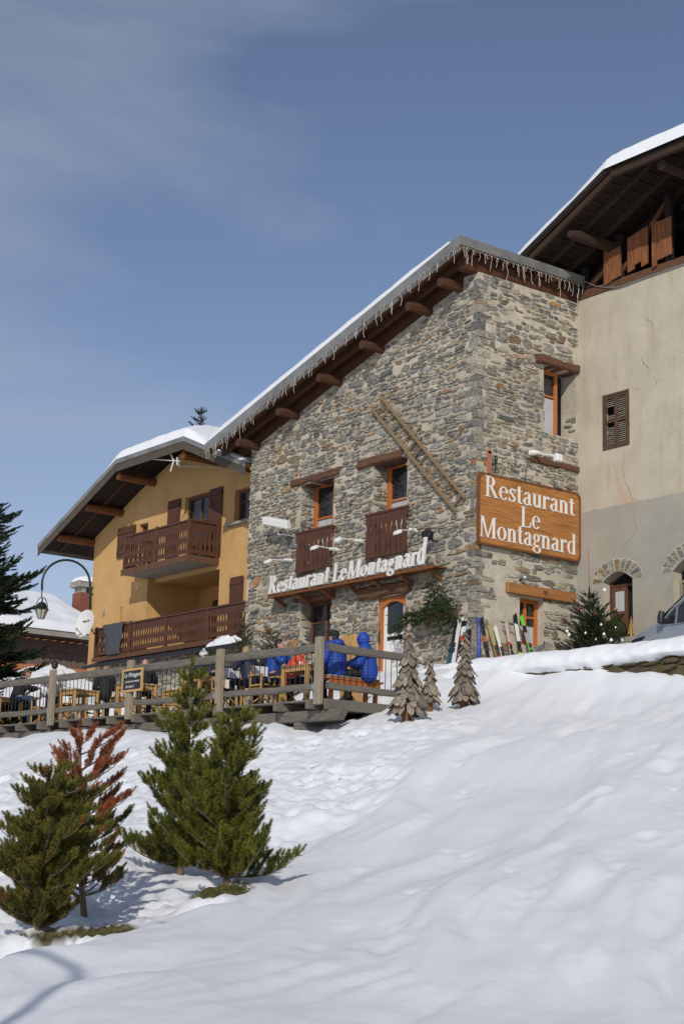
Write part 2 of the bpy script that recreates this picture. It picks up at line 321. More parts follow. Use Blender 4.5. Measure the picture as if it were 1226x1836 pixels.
def ground(x, y, detail=True):
    x = np.asarray(x, float); y = np.asarray(y, float)
    xc = np.clip(x, -32, 4); yc = np.clip(y, -34, 30)
    z = _tz(xc, yc)
    if not detail: return z
    s = (x-LA[0])*LE[0]+(y-LA[1])*LE[1]; d = (x-LA[0])*LN[0]+(y-LA[1])*LN[1]
    dl = d+0.5*fbm(s*0.6, s*0+3.1, 3)
    left = 1-sst(s, SMAX-1.5, SMAX+1.0); near = 1-sst(s, 11.0, 13)
    pm = 0
    for c, ra, rb in PIT:
        q = np.hypot(((x-c[0])*LE[0]+(y-c[1])*LE[1])/(ra*1.3), ((x-c[0])*LN[0]+(y-c[1])*LN[1])/(rb*1.5)); pm = np.maximum(pm, 1-sst(q, 0.7, 1.1))
    lump = left*sst(dl, 0.0, 0.5)*(1-0.75*pm)
    a = fbm(x*0.9, y*0.9, 4); bl = np.abs(fbm(x*1.9+9, y*1.9+4, 4, 0.6))
    calm = 0.45+0.55*sst(fbm(x*0.25+7, y*0.25, 2), -0.3, 0.3)
    z = z+lump*calm*(0.12*a+0.30*(0.28-bl)+0.055*fbm(x*5, y*5, 3))
    z = z-near*sst(s, -4, 1)*0.26*sst(dl, 0.0, 0.6)*(1-sst(dl, 1.3, 3.4))*(1-pm)
    # wind-drawn runnels down the smooth slope
    u = x*RE[0]+y*RE[1]; v = x*RN[0]+y*RN[1]+0.5*fbm(x*0.35, y*0.35, 2)
    r1 = fbm(u*0.22, v*1.15, 3); r2 = fbm(u*0.45+31, v*3.2, 3); r3 = fbm(u*0.14+5, v*0.5, 2); r4 = fbm(u*0.9+11, v*7.5, 2)
    sm = 1-lump
    z = z+sm*(0.13*r3+0.15*r1+0.11*r2*sst(fbm(x*0.3, y*0.3+50, 2), -0.35, 0.35)+0.036*r4*sst(fbm(x*0.4+60, y*0.4, 2), -0.1, 0.5)+0.02*np.maximum(0, fbm(x*2.6+40, y*2.6, 3)-0.25)+0.006*fbm(x*6, y*6, 2))
    z = z+0.05*fbm(x*0.22+3, y*0.22, 3)
    z = z+np.exp(-((x+3.45)/0.55)**2)*sst(-y, 2.5, 4.0)*(0.09+0.20*fbm(y*0.55+2.0, y*0+1.5, 3))
    # a few settled slumps and old prints
    for cx, cy, r, h in FOOT:
        q = np.hypot((x-cx)*RE[0]+(y-cy)*RE[1], 1.8*((x-cx)*RN[0]+(y-cy)*RN[1]))/r
        z = z-h*np.exp(-q*q)+0.5*h*np.exp(-(q-1.5)**2*3)
    for c, ra, rb in PIT:
        q = np.hypot(((x-c[0])*LE[0]+(y-c[1])*LE[1])/ra, ((x-c[0])*LN[0]+(y-c[1])*LN[1])/rb)
        z = z-0.09*(1-sst(q, 0.75, 1.05))
    return z
FOOT = []
for px, py, dp, r, h in [(1040, 1455, 21.5, 0.30, 0.05), (1075, 1448, 21.8, 0.25, 0.05), (1160, 1500, 19, 0.2, 0.035), (940, 1620, 16.5, 0.12, 0.03), (1110, 1560, 17.5, 0.15, 0.03), (1190, 1420, 23.5, 0.35, 0.05),
                        (700, 1700, 15.2, 0.3, 0.03), (660, 1690, 15.4, 0.3, 0.03), (720, 1660, 16.2, 0.22, 0.03), (560, 1690, 15.5, 0.2, 0.025), (820, 1400, 27, 0.2, 0.03), (860, 1380, 28, 0.2, 0.03), (760, 1470, 23.5, 0.15, 0.02), (640, 1560, 20.5, 0.15, 0.02)]:
    _q = at(px, py, dp); FOOT.append((_q[0], _q[1], r, h))
_rf = np.random.default_rng(41)
for _k in range(26):
    _px = _rf.uniform(640, 1220); _py = 1330+(1226-_px)*0.12+_rf.uniform(-10, 260); _d = 31.5-(_py-1290)*0.046; _q = at(_px, _py, max(_d, 14)); FOOT.append((_q[0], _q[1], _rf.uniform(0.07, 0.14), _rf.uniform(0.02, 0.045)))
def gz(x, y): return float(ground(np.array([x]), np.array([y]))[0])

_pit = PIT; PIT = []
def place(px, py, depth):
    ds = np.arange(max(10.5, depth-5), depth+7, 0.05); Q = np.array([at(px, py, d) for d in ds]); zz = ground(Q[:, 0], Q[:, 1]); k = np.argmax(Q[:, 2] < zz+0.0) if np.any(Q[:, 2] < zz) else len(ds)//2
    p = Q[k]; p[2] = zz[k]; return p
pC = place(322, 1568, 20.6); pD = place(402, 1594, 19.3); pA = place(62, 1697, 14.7); pB = place(150, 1640, 16.6)
dA = float((pA[:2]-LA)@LN); dD = float((pD[:2]-LA)@LN)
PIT = [(pA[:2]-(dA*0.45)*LN-0.22*LE, 0.42, max(dA*0.5, 0.28)), (pD[:2]-(dD*0.42)*LN-0.50*LE, 0.62, max(dD*0.5, 0.32))]

xs = np.concatenate([-np.geomspace(900, 27, 14), np.arange(-25.5, 0.6, 0.075), np.geomspace(1.4, 900, 16)])
ys = np.concatenate([-np.geomspace(900, 32, 12), np.arange(-28, 13, 0.08), np.arange(13, 30, 0.3), np.geomspace(31, 900, 12)])
gx, gy = np.meshgrid(xs, ys, indexing='ij'); gzz = ground(gx, gy)
# step down under the street slab and the deck so nothing pokes through
gzz = np.where((gx > -2.55) & (gy < -0.6), np.minimum(gzz, 4.45), gzz)
gzz = np.where((gx > -7.6) & (gx < -4.9) & (gy > -3.9) & (gy < 12.5), np.minimum(gzz, 2.95), gzz)
gzz = np.where(gx > 0.4, np.minimum(gzz, 4.3), gzz)
nx, ny = gx.shape
V = np.stack([gx, gy, gzz], axis=2).reshape(-1, 3)
idx = np.arange(nx*ny).reshape(nx, ny)
F = np.stack([idx[:-1, :-1], idx[1:, :-1], idx[1:, 1:], idx[:-1, 1:]], axis=2).reshape(-1, 4)
fc = V; dirt = np.zeros(len(V))
for c, ra, rb in PIT:
    s_ = ((fc[:, 0]-c[0])*LE[0]+(fc[:, 1]-c[1])*LE[1])/ra; d_ = ((fc[:, 0]-c[0])*LN[0]+(fc[:, 1]-c[1])*LN[1])/rb
    q = np.hypot(s_, d_)+0.7*fbm(fc[:, 0]*2.6, fc[:, 1]*2.6, 4)
    dirt = np.maximum(dirt, 1-sst(q, 0.86, 0.96))
mt, t, b = newmat('snow_ground'); nd = t.nodes.new; lk = t.links.new
b.inputs['Roughness'].default_value = 0.55; b.inputs['Specular IOR Level'].default_value = 0.25
a_ = nd('ShaderNodeAttribute'); a_.attribute_name = 'Col'; tcn = nd('ShaderNodeTexCoord')
e1 = nd('ShaderNodeTexNoise'); e1.inputs['Scale'].default_value = 7; e1.inputs['Detail'].default_value = 6; lk(tcn.outputs['Object'], e1.inputs['Vector'])
er = nd('ShaderNodeValToRGB'); er.color_ramp.elements[0].position = 0.35; er.color_ramp.elements[1].position = 0.65; er.color_ramp.elements[0].color = (0.07, 0.045, 0.022, 1); er.color_ramp.elements[1].color = (0.13, 0.115, 0.045, 1); lk(e1.outputs['Fac'], er.inputs['Fac'])
mx = nd('ShaderNodeMixRGB'); mx.inputs['Color1'].default_value = (0.80, 0.81, 0.84, 1); lk(a_.outputs['Fac'], mx.inputs['Fac']); lk(er.outputs['Color'], mx.inputs['Color2']); lk(mx.outputs[0], b.inputs['Base Color'])
e2 = nd('ShaderNodeTexNoise'); e2.inputs['Scale'].default_value = 11; e2.inputs['Detail'].default_value = 7; e2.inputs['Roughness'].default_value = 0.7; lk(tcn.outputs['Object'], e2.inputs['Vector'])
bp_ = nd('ShaderNodeBump'); bp_.inputs['Strength'].default_value = 0.35; bp_.inputs['Distance'].default_value = 0.025; lk(e2.outputs['Fac'], bp_.inputs['Height']); e4 = nd('ShaderNodeTexNoise'); e4.inputs['Scale'].default_value = 70; e4.inputs['Detail'].default_value = 3; lk(tcn.outputs['Object'], e4.inputs['Vector'])
bp2 = nd('ShaderNodeBump'); bp2.inputs['Strength'].default_value = 0.3; bp2.inputs['Distance'].default_value = 0.006; lk(e4.outputs['Fac'], bp2.inputs['Height']); lk(bp_.outputs['Normal'], bp2.inputs['Normal']); lk(bp2.outputs['Normal'], b.inputs['Normal'])
M['snow_ground'] = mt
tag(raw('snow_slope', V, F, mt, cols=np.repeat(dirt[F.ravel()][:, None], 3, axis=1), smooth=True, percorner=True), kind='structure')
g = MB(); g.box(-1.9, 60, -80, -0.02, 4.0, 4.62); g.box(-1.9, -0.02, -0.02, 0.6, 4.0, 4.615)
tag(g.build('street', M['snow']), kind='structure')

# ================================================================== STONE WORK
def palette(rs, z=0):
    k = rs.random()
    if k < 0.46: c = np.array([0.215, 0.21, 0.195])
    elif k < 0.58: c = np.array([0.15, 0.155, 0.158])
    elif k < 0.76: c = np.array([0.28, 0.265, 0.225])
    elif k < 0.86: c = np.array([0.215, 0.165, 0.11])
    elif k < 0.975: c = np.array([0.27, 0.255, 0.20])
    else: c = np.array([0.27, 0.16, 0.085])
    return tuple(np.clip(c*(0.72+0.62*rs.random())*(1+0.018*rs.standard_normal(3)), 0.02, 0.6))
def rubble(mb, fn, s0, s1, z0, z1, openings=(), topfn=None, seed=1, dens=lambda s, z: 1.0, size=1.0, mi=1, skip=None, prot=0.055):
    rs = np.random.default_rng(seed); N_ = 8
    z = z0
    while z < z1:
        h = float(np.clip(rs.lognormal(-2.12, 0.45), 0.055, 0.30))*size*(1.25 if z < 8.5 else 1.0)
        s = s0-rs.random()*0.2
        while s < s1:
            w = h*rs.uniform(1.1, 3.4) if h > 0.1 else h*rs.uniform(1.8, 6.0); w = min(w, 0.75)
            subs = [(s, z, w, h)]
            if h > 0.15 and rs.random() < 0.5:
                k = 2 if h < 0.24 or rs.random() < 0.5 else 3
                cut = np.sort(rs.uniform(0.25, 0.75, k-1)); e = [0, *cut, 1]; subs = [(s, z+h*e[i], w, h*(e[i+1]-e[i])) for i in range(k)]
            elif w > 0.45 and rs.random() < 0.3: c = rs.uniform(0.35, 0.65); subs = [(s, z, w*c, h), (s+w*c, z, w*(1-c), h)]
            for a, b_, ww, hh in subs:
                cs, cz = a+ww/2, b_+hh/2
                wz = 0.10*float(fbm(np.array(cs*0.5), np.array(cz*0.5+seed*9), 2))+0.035*rs.standard_normal()*0.5
                cz2 = cz+wz
                if rs.random() > dens(cs, cz2): continue
                if topfn and cz2 > topfn(cs)-0.05: continue
                if cs < s0+0.02 or cs > s1-0.02 or cz2 < z0 or cz2 > z1: continue
                if skip and skip(cs, cz2): continue
                if any(o[0]-0.01 < cs < o[1]+0.01 and o[2]-0.02 < cz2 < o[3]+0.02 for o in openings): continue
                g_ = rs.uniform(0.004, 0.026); rw = max(ww/2-g_/2, 0.02); rh = max(hh/2-g_/2, 0.014)
                p = rs.uniform(2.6, 6.0); rot = rs.normal(0, 0.07); tn = rs.uniform(0.35, 1.0)*prot
                th = (np.arange(N_)+rs.uniform(-0.3, 0.3, N_))*2*PI/N_+rs.random()
                ct, st = np.cos(th), np.sin(th)
                rr = (np.abs(ct)**p+np.abs(st)**p)**(-1/p)*(1+rs.uniform(-0.20, 0.10, N_))
                x = rw*rr*ct; y = rh*rr*st
                xr = x*math.cos(rot)-y*math.sin(rot); yr = x*math.sin(rot)+y*math.cos(rot)
                V = []
                for sc, oo in ((1.03, -0.01), (0.97, tn*0.65), (0.80, tn)):
                    for i in range(N_):
                        S = cs+xr[i]*sc; Z = cz2+yr[i]*sc
                        for o in openings:
                            if o[2] < Z < o[3] and o[0] < S < o[1]:
                                dd = [(S-o[0], 'l'), (o[1]-S, 'r')]; m_ = min(dd)
                                S = o[0] if m_[1] == 'l' else o[1]
                        S = min(max(S, s0), s1)
                        V.append(fn(S, Z, oo+(rs.uniform(-1, 1)*tn*0.22 if oo == tn else 0)))
                V.append(fn(cs, cz2, tn*rs.uniform(0.85, 1.15)))
                F = []
                for k in range(2):
                    for i in range(N_): j = (i+1) % N_; F.append((k*N_+i, k*N_+j, (k+1)*N_+j, (k+1)*N_+i))
                for i in range(N_): F.append((2*N_+i, 2*N_+(i+1) % N_, 3*N_))
                mb.add(V, F, mi, palette(rs, cz2))
            s += w
        z += h
fL = lambda x0: (lambda s, z, o: (x0-o, s, z))       # facade at X = x0 looking to -X ; s = Y
fR = lambda y0: (lambda s, z, o: (s, y0-o, z))       # facade at Y = y0 looking to -Y ; s = X
def rect(a, b, c, d): return [(a, c), (b, c), (b, d), (a, d)]
def irr_beam(mb, fn, s0, s1, z0, z1, o0, o1, sag=0.0, seed=0, n=9, mi=0):
    """hand-hewn beam along s with a slightly wandering section"""
    rs = np.random.default_rng(seed); P = []
    for i in range(n):
        t = i/(n-1); s = s0+(s1-s0)*t; j = rs.normal(0, 0.10, 6)*(z1-z0)
        zz0 = z0+j[0]*0.6+sag*math.sin(t*PI); zz1 = z1+j[1]*0.6+sag*math.sin(t*PI); c = (z1-z0)*0.18
        P.append([fn(s, zz0+c, o1+j[2]*0.3), fn(s, zz0, o1-c), fn(s, zz0+j[5]*0.2, o0), fn(s, zz1, o0), fn(s, zz1, o1-c), fn(s, zz1-c, o1+j[3]*0.3)])
    V = [p for r in P for p in r]; F = []; k = 6
    for i in range(n-1):
        for q in range(k): F.append((i*k+q, i*k+(q+1) % k, (i+1)*k+(q+1) % k, (i+1)*k+q))
    F.append(tuple(range(k))); F.append(tuple((n-1)*k+q for q in range(k-1, -1, -1)))
    return mb.add(V, F, mi)
def fbox(mb, fn, s0, s1, z0, z1, o0, o1, mi=0, col=(1, 1, 1)):
    return mb.hexa([fn(s0, z0, o0), fn(s1, z0, o0), fn(s1, z0, o1), fn(s0, z0, o1), fn(s0, z1, o0), fn(s1, z1, o0), fn(s1, z1, o1), fn(s0, z1, o1)], mi, col)
def window(parent, fn, s0, s1, z0, z1, o, wood, fw=0.09, fwt=None, leaves=2, bars=1, curtain=0.0, depth=0.07, sill=None, name='window', arched=0.0):
    fr = MB(); fwt = fwt or fw
    fbox(fr, fn, s0, s0+fw, z0, z1, o, o+depth); fbox(fr, fn, s1-fw, s1, z0, z1, o, o+depth)
    fbox(fr, fn, s0+fw, s1-fw, z1-fwt, z1, o, o+depth-0.004); fbox(fr, fn, s0+fw, s1-fw, z0, z0+fw, o, o+depth-0.004)
    iw = (s1-s0-2*fw)
    for k in range(1, leaves):
        c = s0+fw+iw*k/leaves; fbox(fr, fn, c-0.05, c+0.05, z0+fw, z1-fw, o, o+depth-0.01)
    for k in range(1, bars+1):
        c = z0+(z1-z0)*k/(bars+1)+0.12*(z1-z0)*(bars == 1)
        for l in range(leaves):
            a = s0+fw+iw*l/leaves+(0.05 if l else 0); b_ = s0+fw+iw*(l+1)/leaves-(0.05 if l < leaves-1 else 0)
            fbox(fr, fn, a, b_, c-0.03, c+0.03, o, o+depth-0.02)
    w = fr.build(name, wood, parent, bevel=0.006)
    pn = MB(); fbox(pn, fn, s0+fw*0.5, s1-fw*0.5, z0+fw*0.5, z1-fw*0.5, o-0.01, o+0.015); pn.build('pane', M['glass'], w)
    if curtain > 0:
        c = MB(); fbox(c, fn, s0+fw+0.005, s1-fw-0.005, z0+fw+0.005, z0+fw+(z1-z0-2*fw)*curtain, o+0.017, o+0.021); c.build('curtain', M['curtain'], w)
    return w

# ================================================================== STONE RESTAURANT HOUSE
zr = lambda y: 16.37-0.289*y
house = thing('stone_house', (3, 5, 4.7), 'tall rubble stone house with single-pitch snowy roof beside the yellow chalet', 'house')
OA = (6.2, 7.86, 8.42, 11.12); OB = (2.85, 4.36, 8.42, 11.12); OD = (2.80, 4.02, 4.8, 7.22); OC = (6.15, 7.70, 5.9, 7.50)
zu = lambda y: zr(y)-0.60
w = MB()
outer = [(0.01, 2.8), (10.57, 2.8), (10.57, zu(10.57)), (0.01, zu(0.01))]
w.prism(outer, fL(0.0), 0.0, -0.6, 0, holes=[rect(*o) for o in (OA, OB, OC)]+[rect(OD[0], OD[1], 4.5, OD[3])])
OW = (2.48, 3.76, 11.72, 13.66); OU = (1.6, 2.5, 5.75, 7.03)
w.prism([(0.004, 2.8), (3.8, 2.8), (3.8, zu(0)), (0.004, zu(0))], fR(0.0), 0.0, -0.6, 0, holes=[rect(*OW), rect(*OU)])
w.box(0.6, 12, 10.0, 10.565, 2.8, zu(10.57)); w.box(11.5, 12, 0.6, 10.0, 4.2, zu(10.3))
w.box(0.61, 11.4, 0.6, 9.99, 8.0, 8.3); w.box(3.8, 11.5, 0.35, 0.6, 4.2, zu(0.6))
def skipq(s, z): return s < 0.16+0.16*((int(z/0.21)) % 2)
dl = lambda s, z: 0.97 if z < 9 else 0.93
rubble(w, fL(0.0), 0.0, 10.57, 3.3, 16.2, (OA, OB, OC, OD), zu, 11, dl, skip=skipq)
def dr(s, z):
    if z < 8.4: return 0.35 if s < 1.5 else 0.68
    return 0.84 if z > 14.2 else 0.94
rubble(w, fR(0.0), 0.0, 3.8, 4.7, 15.8, (OW, OU), lambda s: zu(0), 23, dr, skip=skipq, prot=0.042)
for (yl, z0, z1, sd) in ((OA[1], OA[2], OA[3], 5), (OB[1], OB[2], OB[3], 6), (OD[1], OD[2], OD[3], 7), (OC[1], OC[2], OC[3], 8)):
    rubble(w, (lambda yy: (lambda s, z, o: (s, yy-o, z)))(yl), 0.02, 0.6, z0, z1, (), None, sd)
rubble(w, lambda s, z, o: (3.755-o, s, z), 0.02, 0.5, 11.75, 12.4, (), None, 9, lambda s, z: 0.3)
rsq = np.random.default_rng(77); z = 4.9      # corner stones that turn the corner
k = 0
while z < 15.55:
    h = rsq.uniform(0.11, 0.30); a = rsq.uniform(0.30, 0.62) if k % 2 else rsq.uniform(0.16, 0.3); b_ = rsq.uniform(0.16, 0.3) if k % 2 else rsq.uniform(0.30, 0.62)
    e = rsq.uniform(0.012, 0.04); e2 = rsq.uniform(0.012, 0.04); j = lambda s=0.014: rsq.normal(0, s)
    cc = palette(rsq)
    P = [(-e+j(), -e2+j(), z+0.01), (a+j(), -e2*0.5, z+0.012+j()), (a*0.96, 0.05, z+0.015), (-e*0.4, b_+j(), z+0.012+j()),
         (-e+j(), -e2+j(), z+h-0.008), (a+j(), -e2*0.5, z+h-0.012+j()), (a*0.96, 0.05, z+h-0.012), (-e*0.4, b_+j(), z+h-0.015+j())]
    w.add([P[0], P[1], P[2], (0.05, 0.05, z), P[3], P[4], P[5], P[6], (0.05, 0.05, z+h), P[7], (0.04, b_*0.97, z+0.015), (0.04, b_*0.97, z+h-0.015)],
          [(0, 1, 6, 5), (1, 2, 7, 6), (0, 5, 9, 4), (4, 9, 11, 10), (5, 6, 7, 8), (5, 8, 11, 9), (0, 3, 2, 1), (0, 4, 10, 3)], 1, cc)
    z += h; k += 1
w.build('wall', [M['mortar'], M['stone']], house, colattr=True)

# lintels
for (o, s0, s1, z0, z1, oo, sd) in ((OA, 5.87, 8.29, 11.10, 11.33, 0.10, 1), (OB, 3.05, 5.02, 11.10, 11.36, 0.10, 2), (OD, 2.55, 4.75, 7.24, 7.58, 0.16, 3), (OC, 5.95, 8.0, 7.48, 7.68, 0.05, 4)):
    b_ = MB(); irr_beam(b_, fL(0.0), s0, s1, z0, z1, -0.5, oo, seed=sd); b_.build('lintel', M['lintel_wood'], house)
b_ = MB(); irr_beam(b_, fR(0.0), 2.12, 3.79, 13.66, 13.90, -0.5, 0.13, seed=8); b_.build('lintel', M['lintel_wood'], house)
b_ = MB(); irr_beam(b_, fR(0.0), 1.93, 3.79, 10.78, 10.95, -0.2, 0.09, seed=9); b_.build('lintel', M['lintel_wood'], house)
b_ = MB(); fbox(b_, fR(0.0), 1.08, 3.64, 7.06, 7.34, -0.3, 0.12)
bo = b_.build('lintel', M['beam_wood'], house, bevel=0.015); tag(bo, 'squared orange wooden beam with a small carved heart')
hh = MB(); pts = []
for i in range(20):
    t = 2*PI*i/20; pts.append((2.45+0.0055*16*math.sin(t)**3, 7.21+0.0055*(13*math.cos(t)-5*math.cos(2*t)-2*math.cos(3*t)-math.cos(4*t))))
hh.prism(pts, fR(0.0), 0.121, 0.126); hh.build('carved_heart', M['lintel_wood'], bo)
# windows and door
window(house, fL(0.57), OA[0]-0.30, OA[1]-0.02, OA[2], OA[3], 0.0, M['orange_wood'], fw=0.17, fwt=0.07, curtain=0.62, leaves=2, bars=1, depth=0.08)
window(house, fL(0.57), OB[0]-0.42, OB[1]-0.02, OB[2], OB[3], 0.0, M['orange_wood'], fw=0.17, fwt=0.07, curtain=0.66, leaves=2, bars=1, depth=0.08)
window(house, fL(0.45), OC[0], OC[1], 5.9, OC[3], 0.0, M['lintel_wood'], fw=0.1, curtain=0, leaves=2, bars=1)
window(house, fR(0.42), 1.9, 3.36, OW[2], OW[3], 0.0, M['orange_wood'], fw=0.11, curtain=0.6, leaves=2, bars=1, depth=0.08)
window(house, fR(0.32), OU[0], OU[1], OU[2], OU[3], 0.0, M['orange_wood'], fw=0.10, curtain=0.42, leaves=2, bars=1, depth=0.08)
# door with arched head, pale glazed leaf
dj = MB()
fj = fL(0.2)
fbox(dj, fj, 3.90, 4.02, 4.8, 7.0, 0, 0.16); fbox(dj, fj, 2.80, 2.92, 4.8, 7.0, 0, 0.16)
arc = [(2.80+1.22*i/16, 6.86+0.22*math.sin(PI*i/16)) for i in range(17)]
dj.prism([(2.80, 7.2)]+arc+[(4.02, 7.2)], fj, 0.0, 0.15)
dframe = dj.build('door_frame', M['orange_wood'], house, bevel=0.006)
dd = MB(); fbox(dd, fj, 2.93, 3.89, 4.8, 6.0, 0.02, 0.08); fbox(dd, fj, 2.93, 3.05, 6.0, 7.15, 0.02, 0.08); fbox(dd, fj, 3.77, 3.89, 6.0, 7.15, 0.02, 0.08); fbox(dd, fj, 2.95, 3.87, 6.12, 6.2, 0.02, 0.07)
door = dd.build('door', M['white_paint'], house, bevel=0.005)
pn = MB(); fbox(pn, fj, 3.04, 3.78, 6.0, 7.1, 0.025, 0.045); pn.build('pane', M['glass'], door)
hb = MB(); fbox(hb, fj, 3.68, 3.80, 5.72, 5.98, 0.082, 0.10); hb.build('house_sign', M['white_paint'], door)
hd = MB(); hd.tube([fj(3.95, 5.95, 0.17), fj(3.95, 6.15, 0.20), fj(3.95, 6.3, 0.17)], 0.02, 6); hd.build('door_handle', M['dark_metal'], door)

# carved plank balustrades across the two tall windows
def carved_plank(mb, fn, s0, s1, z0, z1, o0, o1, wa=0.30, kind=0, col=(1, 1, 1)):
    """plank with wavy cut edges: the gaps between neighbours read as carved openings"""
    w_ = s1-s0; zs = np.linspace(0, 1, 17); L_ = []; R_ = []
    for t in zs:
        if kind == 0: e = 0.5*wa*w_*abs(math.sin(PI*(t*2.6-0.1)))**1.5*(0.08 < t < 0.92)
        else: e = 0.5*wa*w_*(1 if (0.62 < t < 0.80) else 0)*math.sin((t-0.62)/0.18*PI)
        L_.append((s0+0.006+e, z0+(z1-z0)*t)); R_.append((s1-0.006-e, z0+(z1-z0)*t))
    mb.prism(L_+R_[::-1], fn, o0, o1, 0, col)
def balustrade(parent, fn, s0, s1, z0, z1, o, wood, n, name='balustrade', kinds=None, post=True, wa=0.34, rail_h=0.07):
    r = MB(); fbox(r, fn, s0-0.03, s1+0.03, z1-rail_h, z1, o-0.05, o+0.05); fbox(r, fn, s0, s1, z0+0.06, z0+0.15, o-0.035, o-0.0); fbox(r, fn, s0, s1, z1-rail_h-0.17, z1-rail_h-0.08, o-0.035, o-0.0)
    root = r.build(name, wood, parent, bevel=0.006)
    for i in range(n):
        a = s0+(s1-s0)*i/n; b_ = s0+(s1-s0)*(i+1)/n; p = MB()
        carved_plank(p, fn, a, b_, z0, z1-rail_h-0.002, o+0.002, o+0.026, wa=wa, kind=0 if kinds is None else kinds[i % len(kinds)]); p.build('plank', wood, root)
    return root
for o in ((6.05, 7.80, 8.36, 9.61), (2.66, 4.46, 8.36, 9.66)):
    balustrade(house, fL(0.0), *o, 0.13, M['balcony_wood'], 8, kinds=[1, 0, 1, 0, 1, 0, 1, 1], wa=0.50)

# roof
rf = MB()
def slab(mb, x0, x1, y0, y1, zf, th, mi=0):
    P = [(x, y, zf(x, y)-d) for d in (th, 0) for x, y in ((x0, y0), (x1, y0), (x1, y1), (x0, y1))]
    return mb.hexa(P, mi)
zf = lambda x, y: zr(y)
slab(rf, -0.95, 12.2, 0.0, 11.78, zf, 0.10); slab(rf, -0.95, 3.79, -0.29, -0.001, zf, 0.10)
roof = rf.build('roof', M['metal_grey'], house)
fa = MB()
EX = -0.98
fa.hexa([(EX, -0.32, zr(-.32)-0.26), (EX+.028, -0.32, zr(-.32)-0.26), (EX+.028, 11.83, zr(11.83)-0.26), (EX, 11.83, zr(11.83)-0.26), (EX, -0.32, zr(-.32)+0.02), (EX+.028, -0.32, zr(-.32)+0.02), (EX+.028, 11.83, zr(11.83)+0.02), (EX, 11.83, zr(11.83)+0.02)])
fa.hexa([(EX+.029, -0.32, zr(-.32)-0.24), (3.79, -0.32, zr(-.32)-0.24), (3.79, -0.292, zr(-.32)-0.24), (EX+.029, -0.292, zr(-.32)-0.24), (EX+.029, -0.32, zr(-.32)+0.018), (3.79, -0.32, zr(-.32)+0.018), (3.79, -0.292, zr(-.32)+0.018), (EX+.029, -0.292, zr(-.32)+0.018)])
fa.build('fascia', M['metal_grey'], roof)
so = MB()   # board soffit in planks running down the slope
x = -0.945
while x < 3.7:
    x2 = min(x+0.16, 3.78); slab(so, x, x2-0.006, -0.285, 0.5 if x > 0 else 11.7, lambda a, b: zr(b)-0.102, 0.025); x = x2
so.build('soffit', M['soffit_wood'], roof)
ra = MB()
for x in (-0.88, -0.42, 0.12, 0.75, 1.38, 2.0, 2.62, 3.2):
    slab(ra, x, x+0.11, -0.27, 0.5 if x > 0 else 11.7, lambda a, b: zr(b)-0.13, 0.22)
ra.build('rafters', M['purlin_wood'], roof)
gt = MB(); gt.box(-0.5, 3.78, 0.02, 0.3, zu(0)-0.02, zr(0)-0.20); slab(gt, 0.02, 0.3, 0.31, 11.6, lambda a, b: zr(b)-0.13, 0.46); gt.build('wall_plate', M['soffit_wood'], roof)
gt = MB(); rs = np.random.default_rng(9)   # lead flashing with a torn lower edge
for i in range(60):
    y = -0.29+i*0.2; h_ = rs.uniform(0.02, 0.07)
    if i < 59: gt.add([(EX+.035, y, zr(y)-0.26), (EX+.035, y+.2, zr(y+.2)-0.26), (EX+.10, y+.2, zr(y+.2)-0.29-h_), (EX+.10, y, zr(y)-0.29-h_)], [(0, 1, 2, 3)])
gt.build('flashing', M['metal_grey'], roof)
for i, y in enumerate((0.72, 2.0, 4.1, 6.05, 8.15, 10.2)):
    p = MB(); r_ = 0.15; z_ = zr(y)-0.66
    p.tube([(-0.76-0.05*(i % 2), y, z_-0.02), (-0.5, y, z_), (0.3, y, z_)], [r_*0.86, r_, r_], 8); p.build('purlin', M['purlin_wood'], roof, smooth=False)
def snow_sheet(parent, xs_, ys_, base, thick, edge=0.35, seed=0, amp=0.05, mask=None):
    gx_, gy_ = np.meshgrid(xs_, ys_, indexing='ij')
    zb = base(gx_, gy_)
    d = np.minimum(np.minimum(gx_-xs_[0], xs_[-1]-gx_), np.minimum(gy_-ys_[0], ys_[-1]-gy_))
    prof = np.sqrt(np.clip(1-(1-np.clip(d/edge, 0, 1))**2, 0, 1))
    th = thick(gx_, gy_)*prof+amp*fbm(gx_*1.1+seed, gy_*1.1, 4)*prof
    P = np.stack([gx_, gy_, zb+np.maximum(th, 0)+0.01], axis=2); Pb = np.stack([gx_, gy_, zb-0.0+0.002], axis=2)
    mb = MB(); mb.grid(P); return mb.build('roof_snow', M['snow'], parent, smooth=True)
snow_sheet(roof, np.concatenate([np.arange(-0.97, -0.2, 0.06), np.arange(-0.1, 12.2, 0.4)]), np.concatenate([np.arange(0.1, 11.8, 0.12), [11.82]]), lambda x, y: zr(y)+0.0, lambda x, y: 0.17+0.08*sst(y, 0.0, 4.0), edge=0.10, seed=3, amp=0.05)
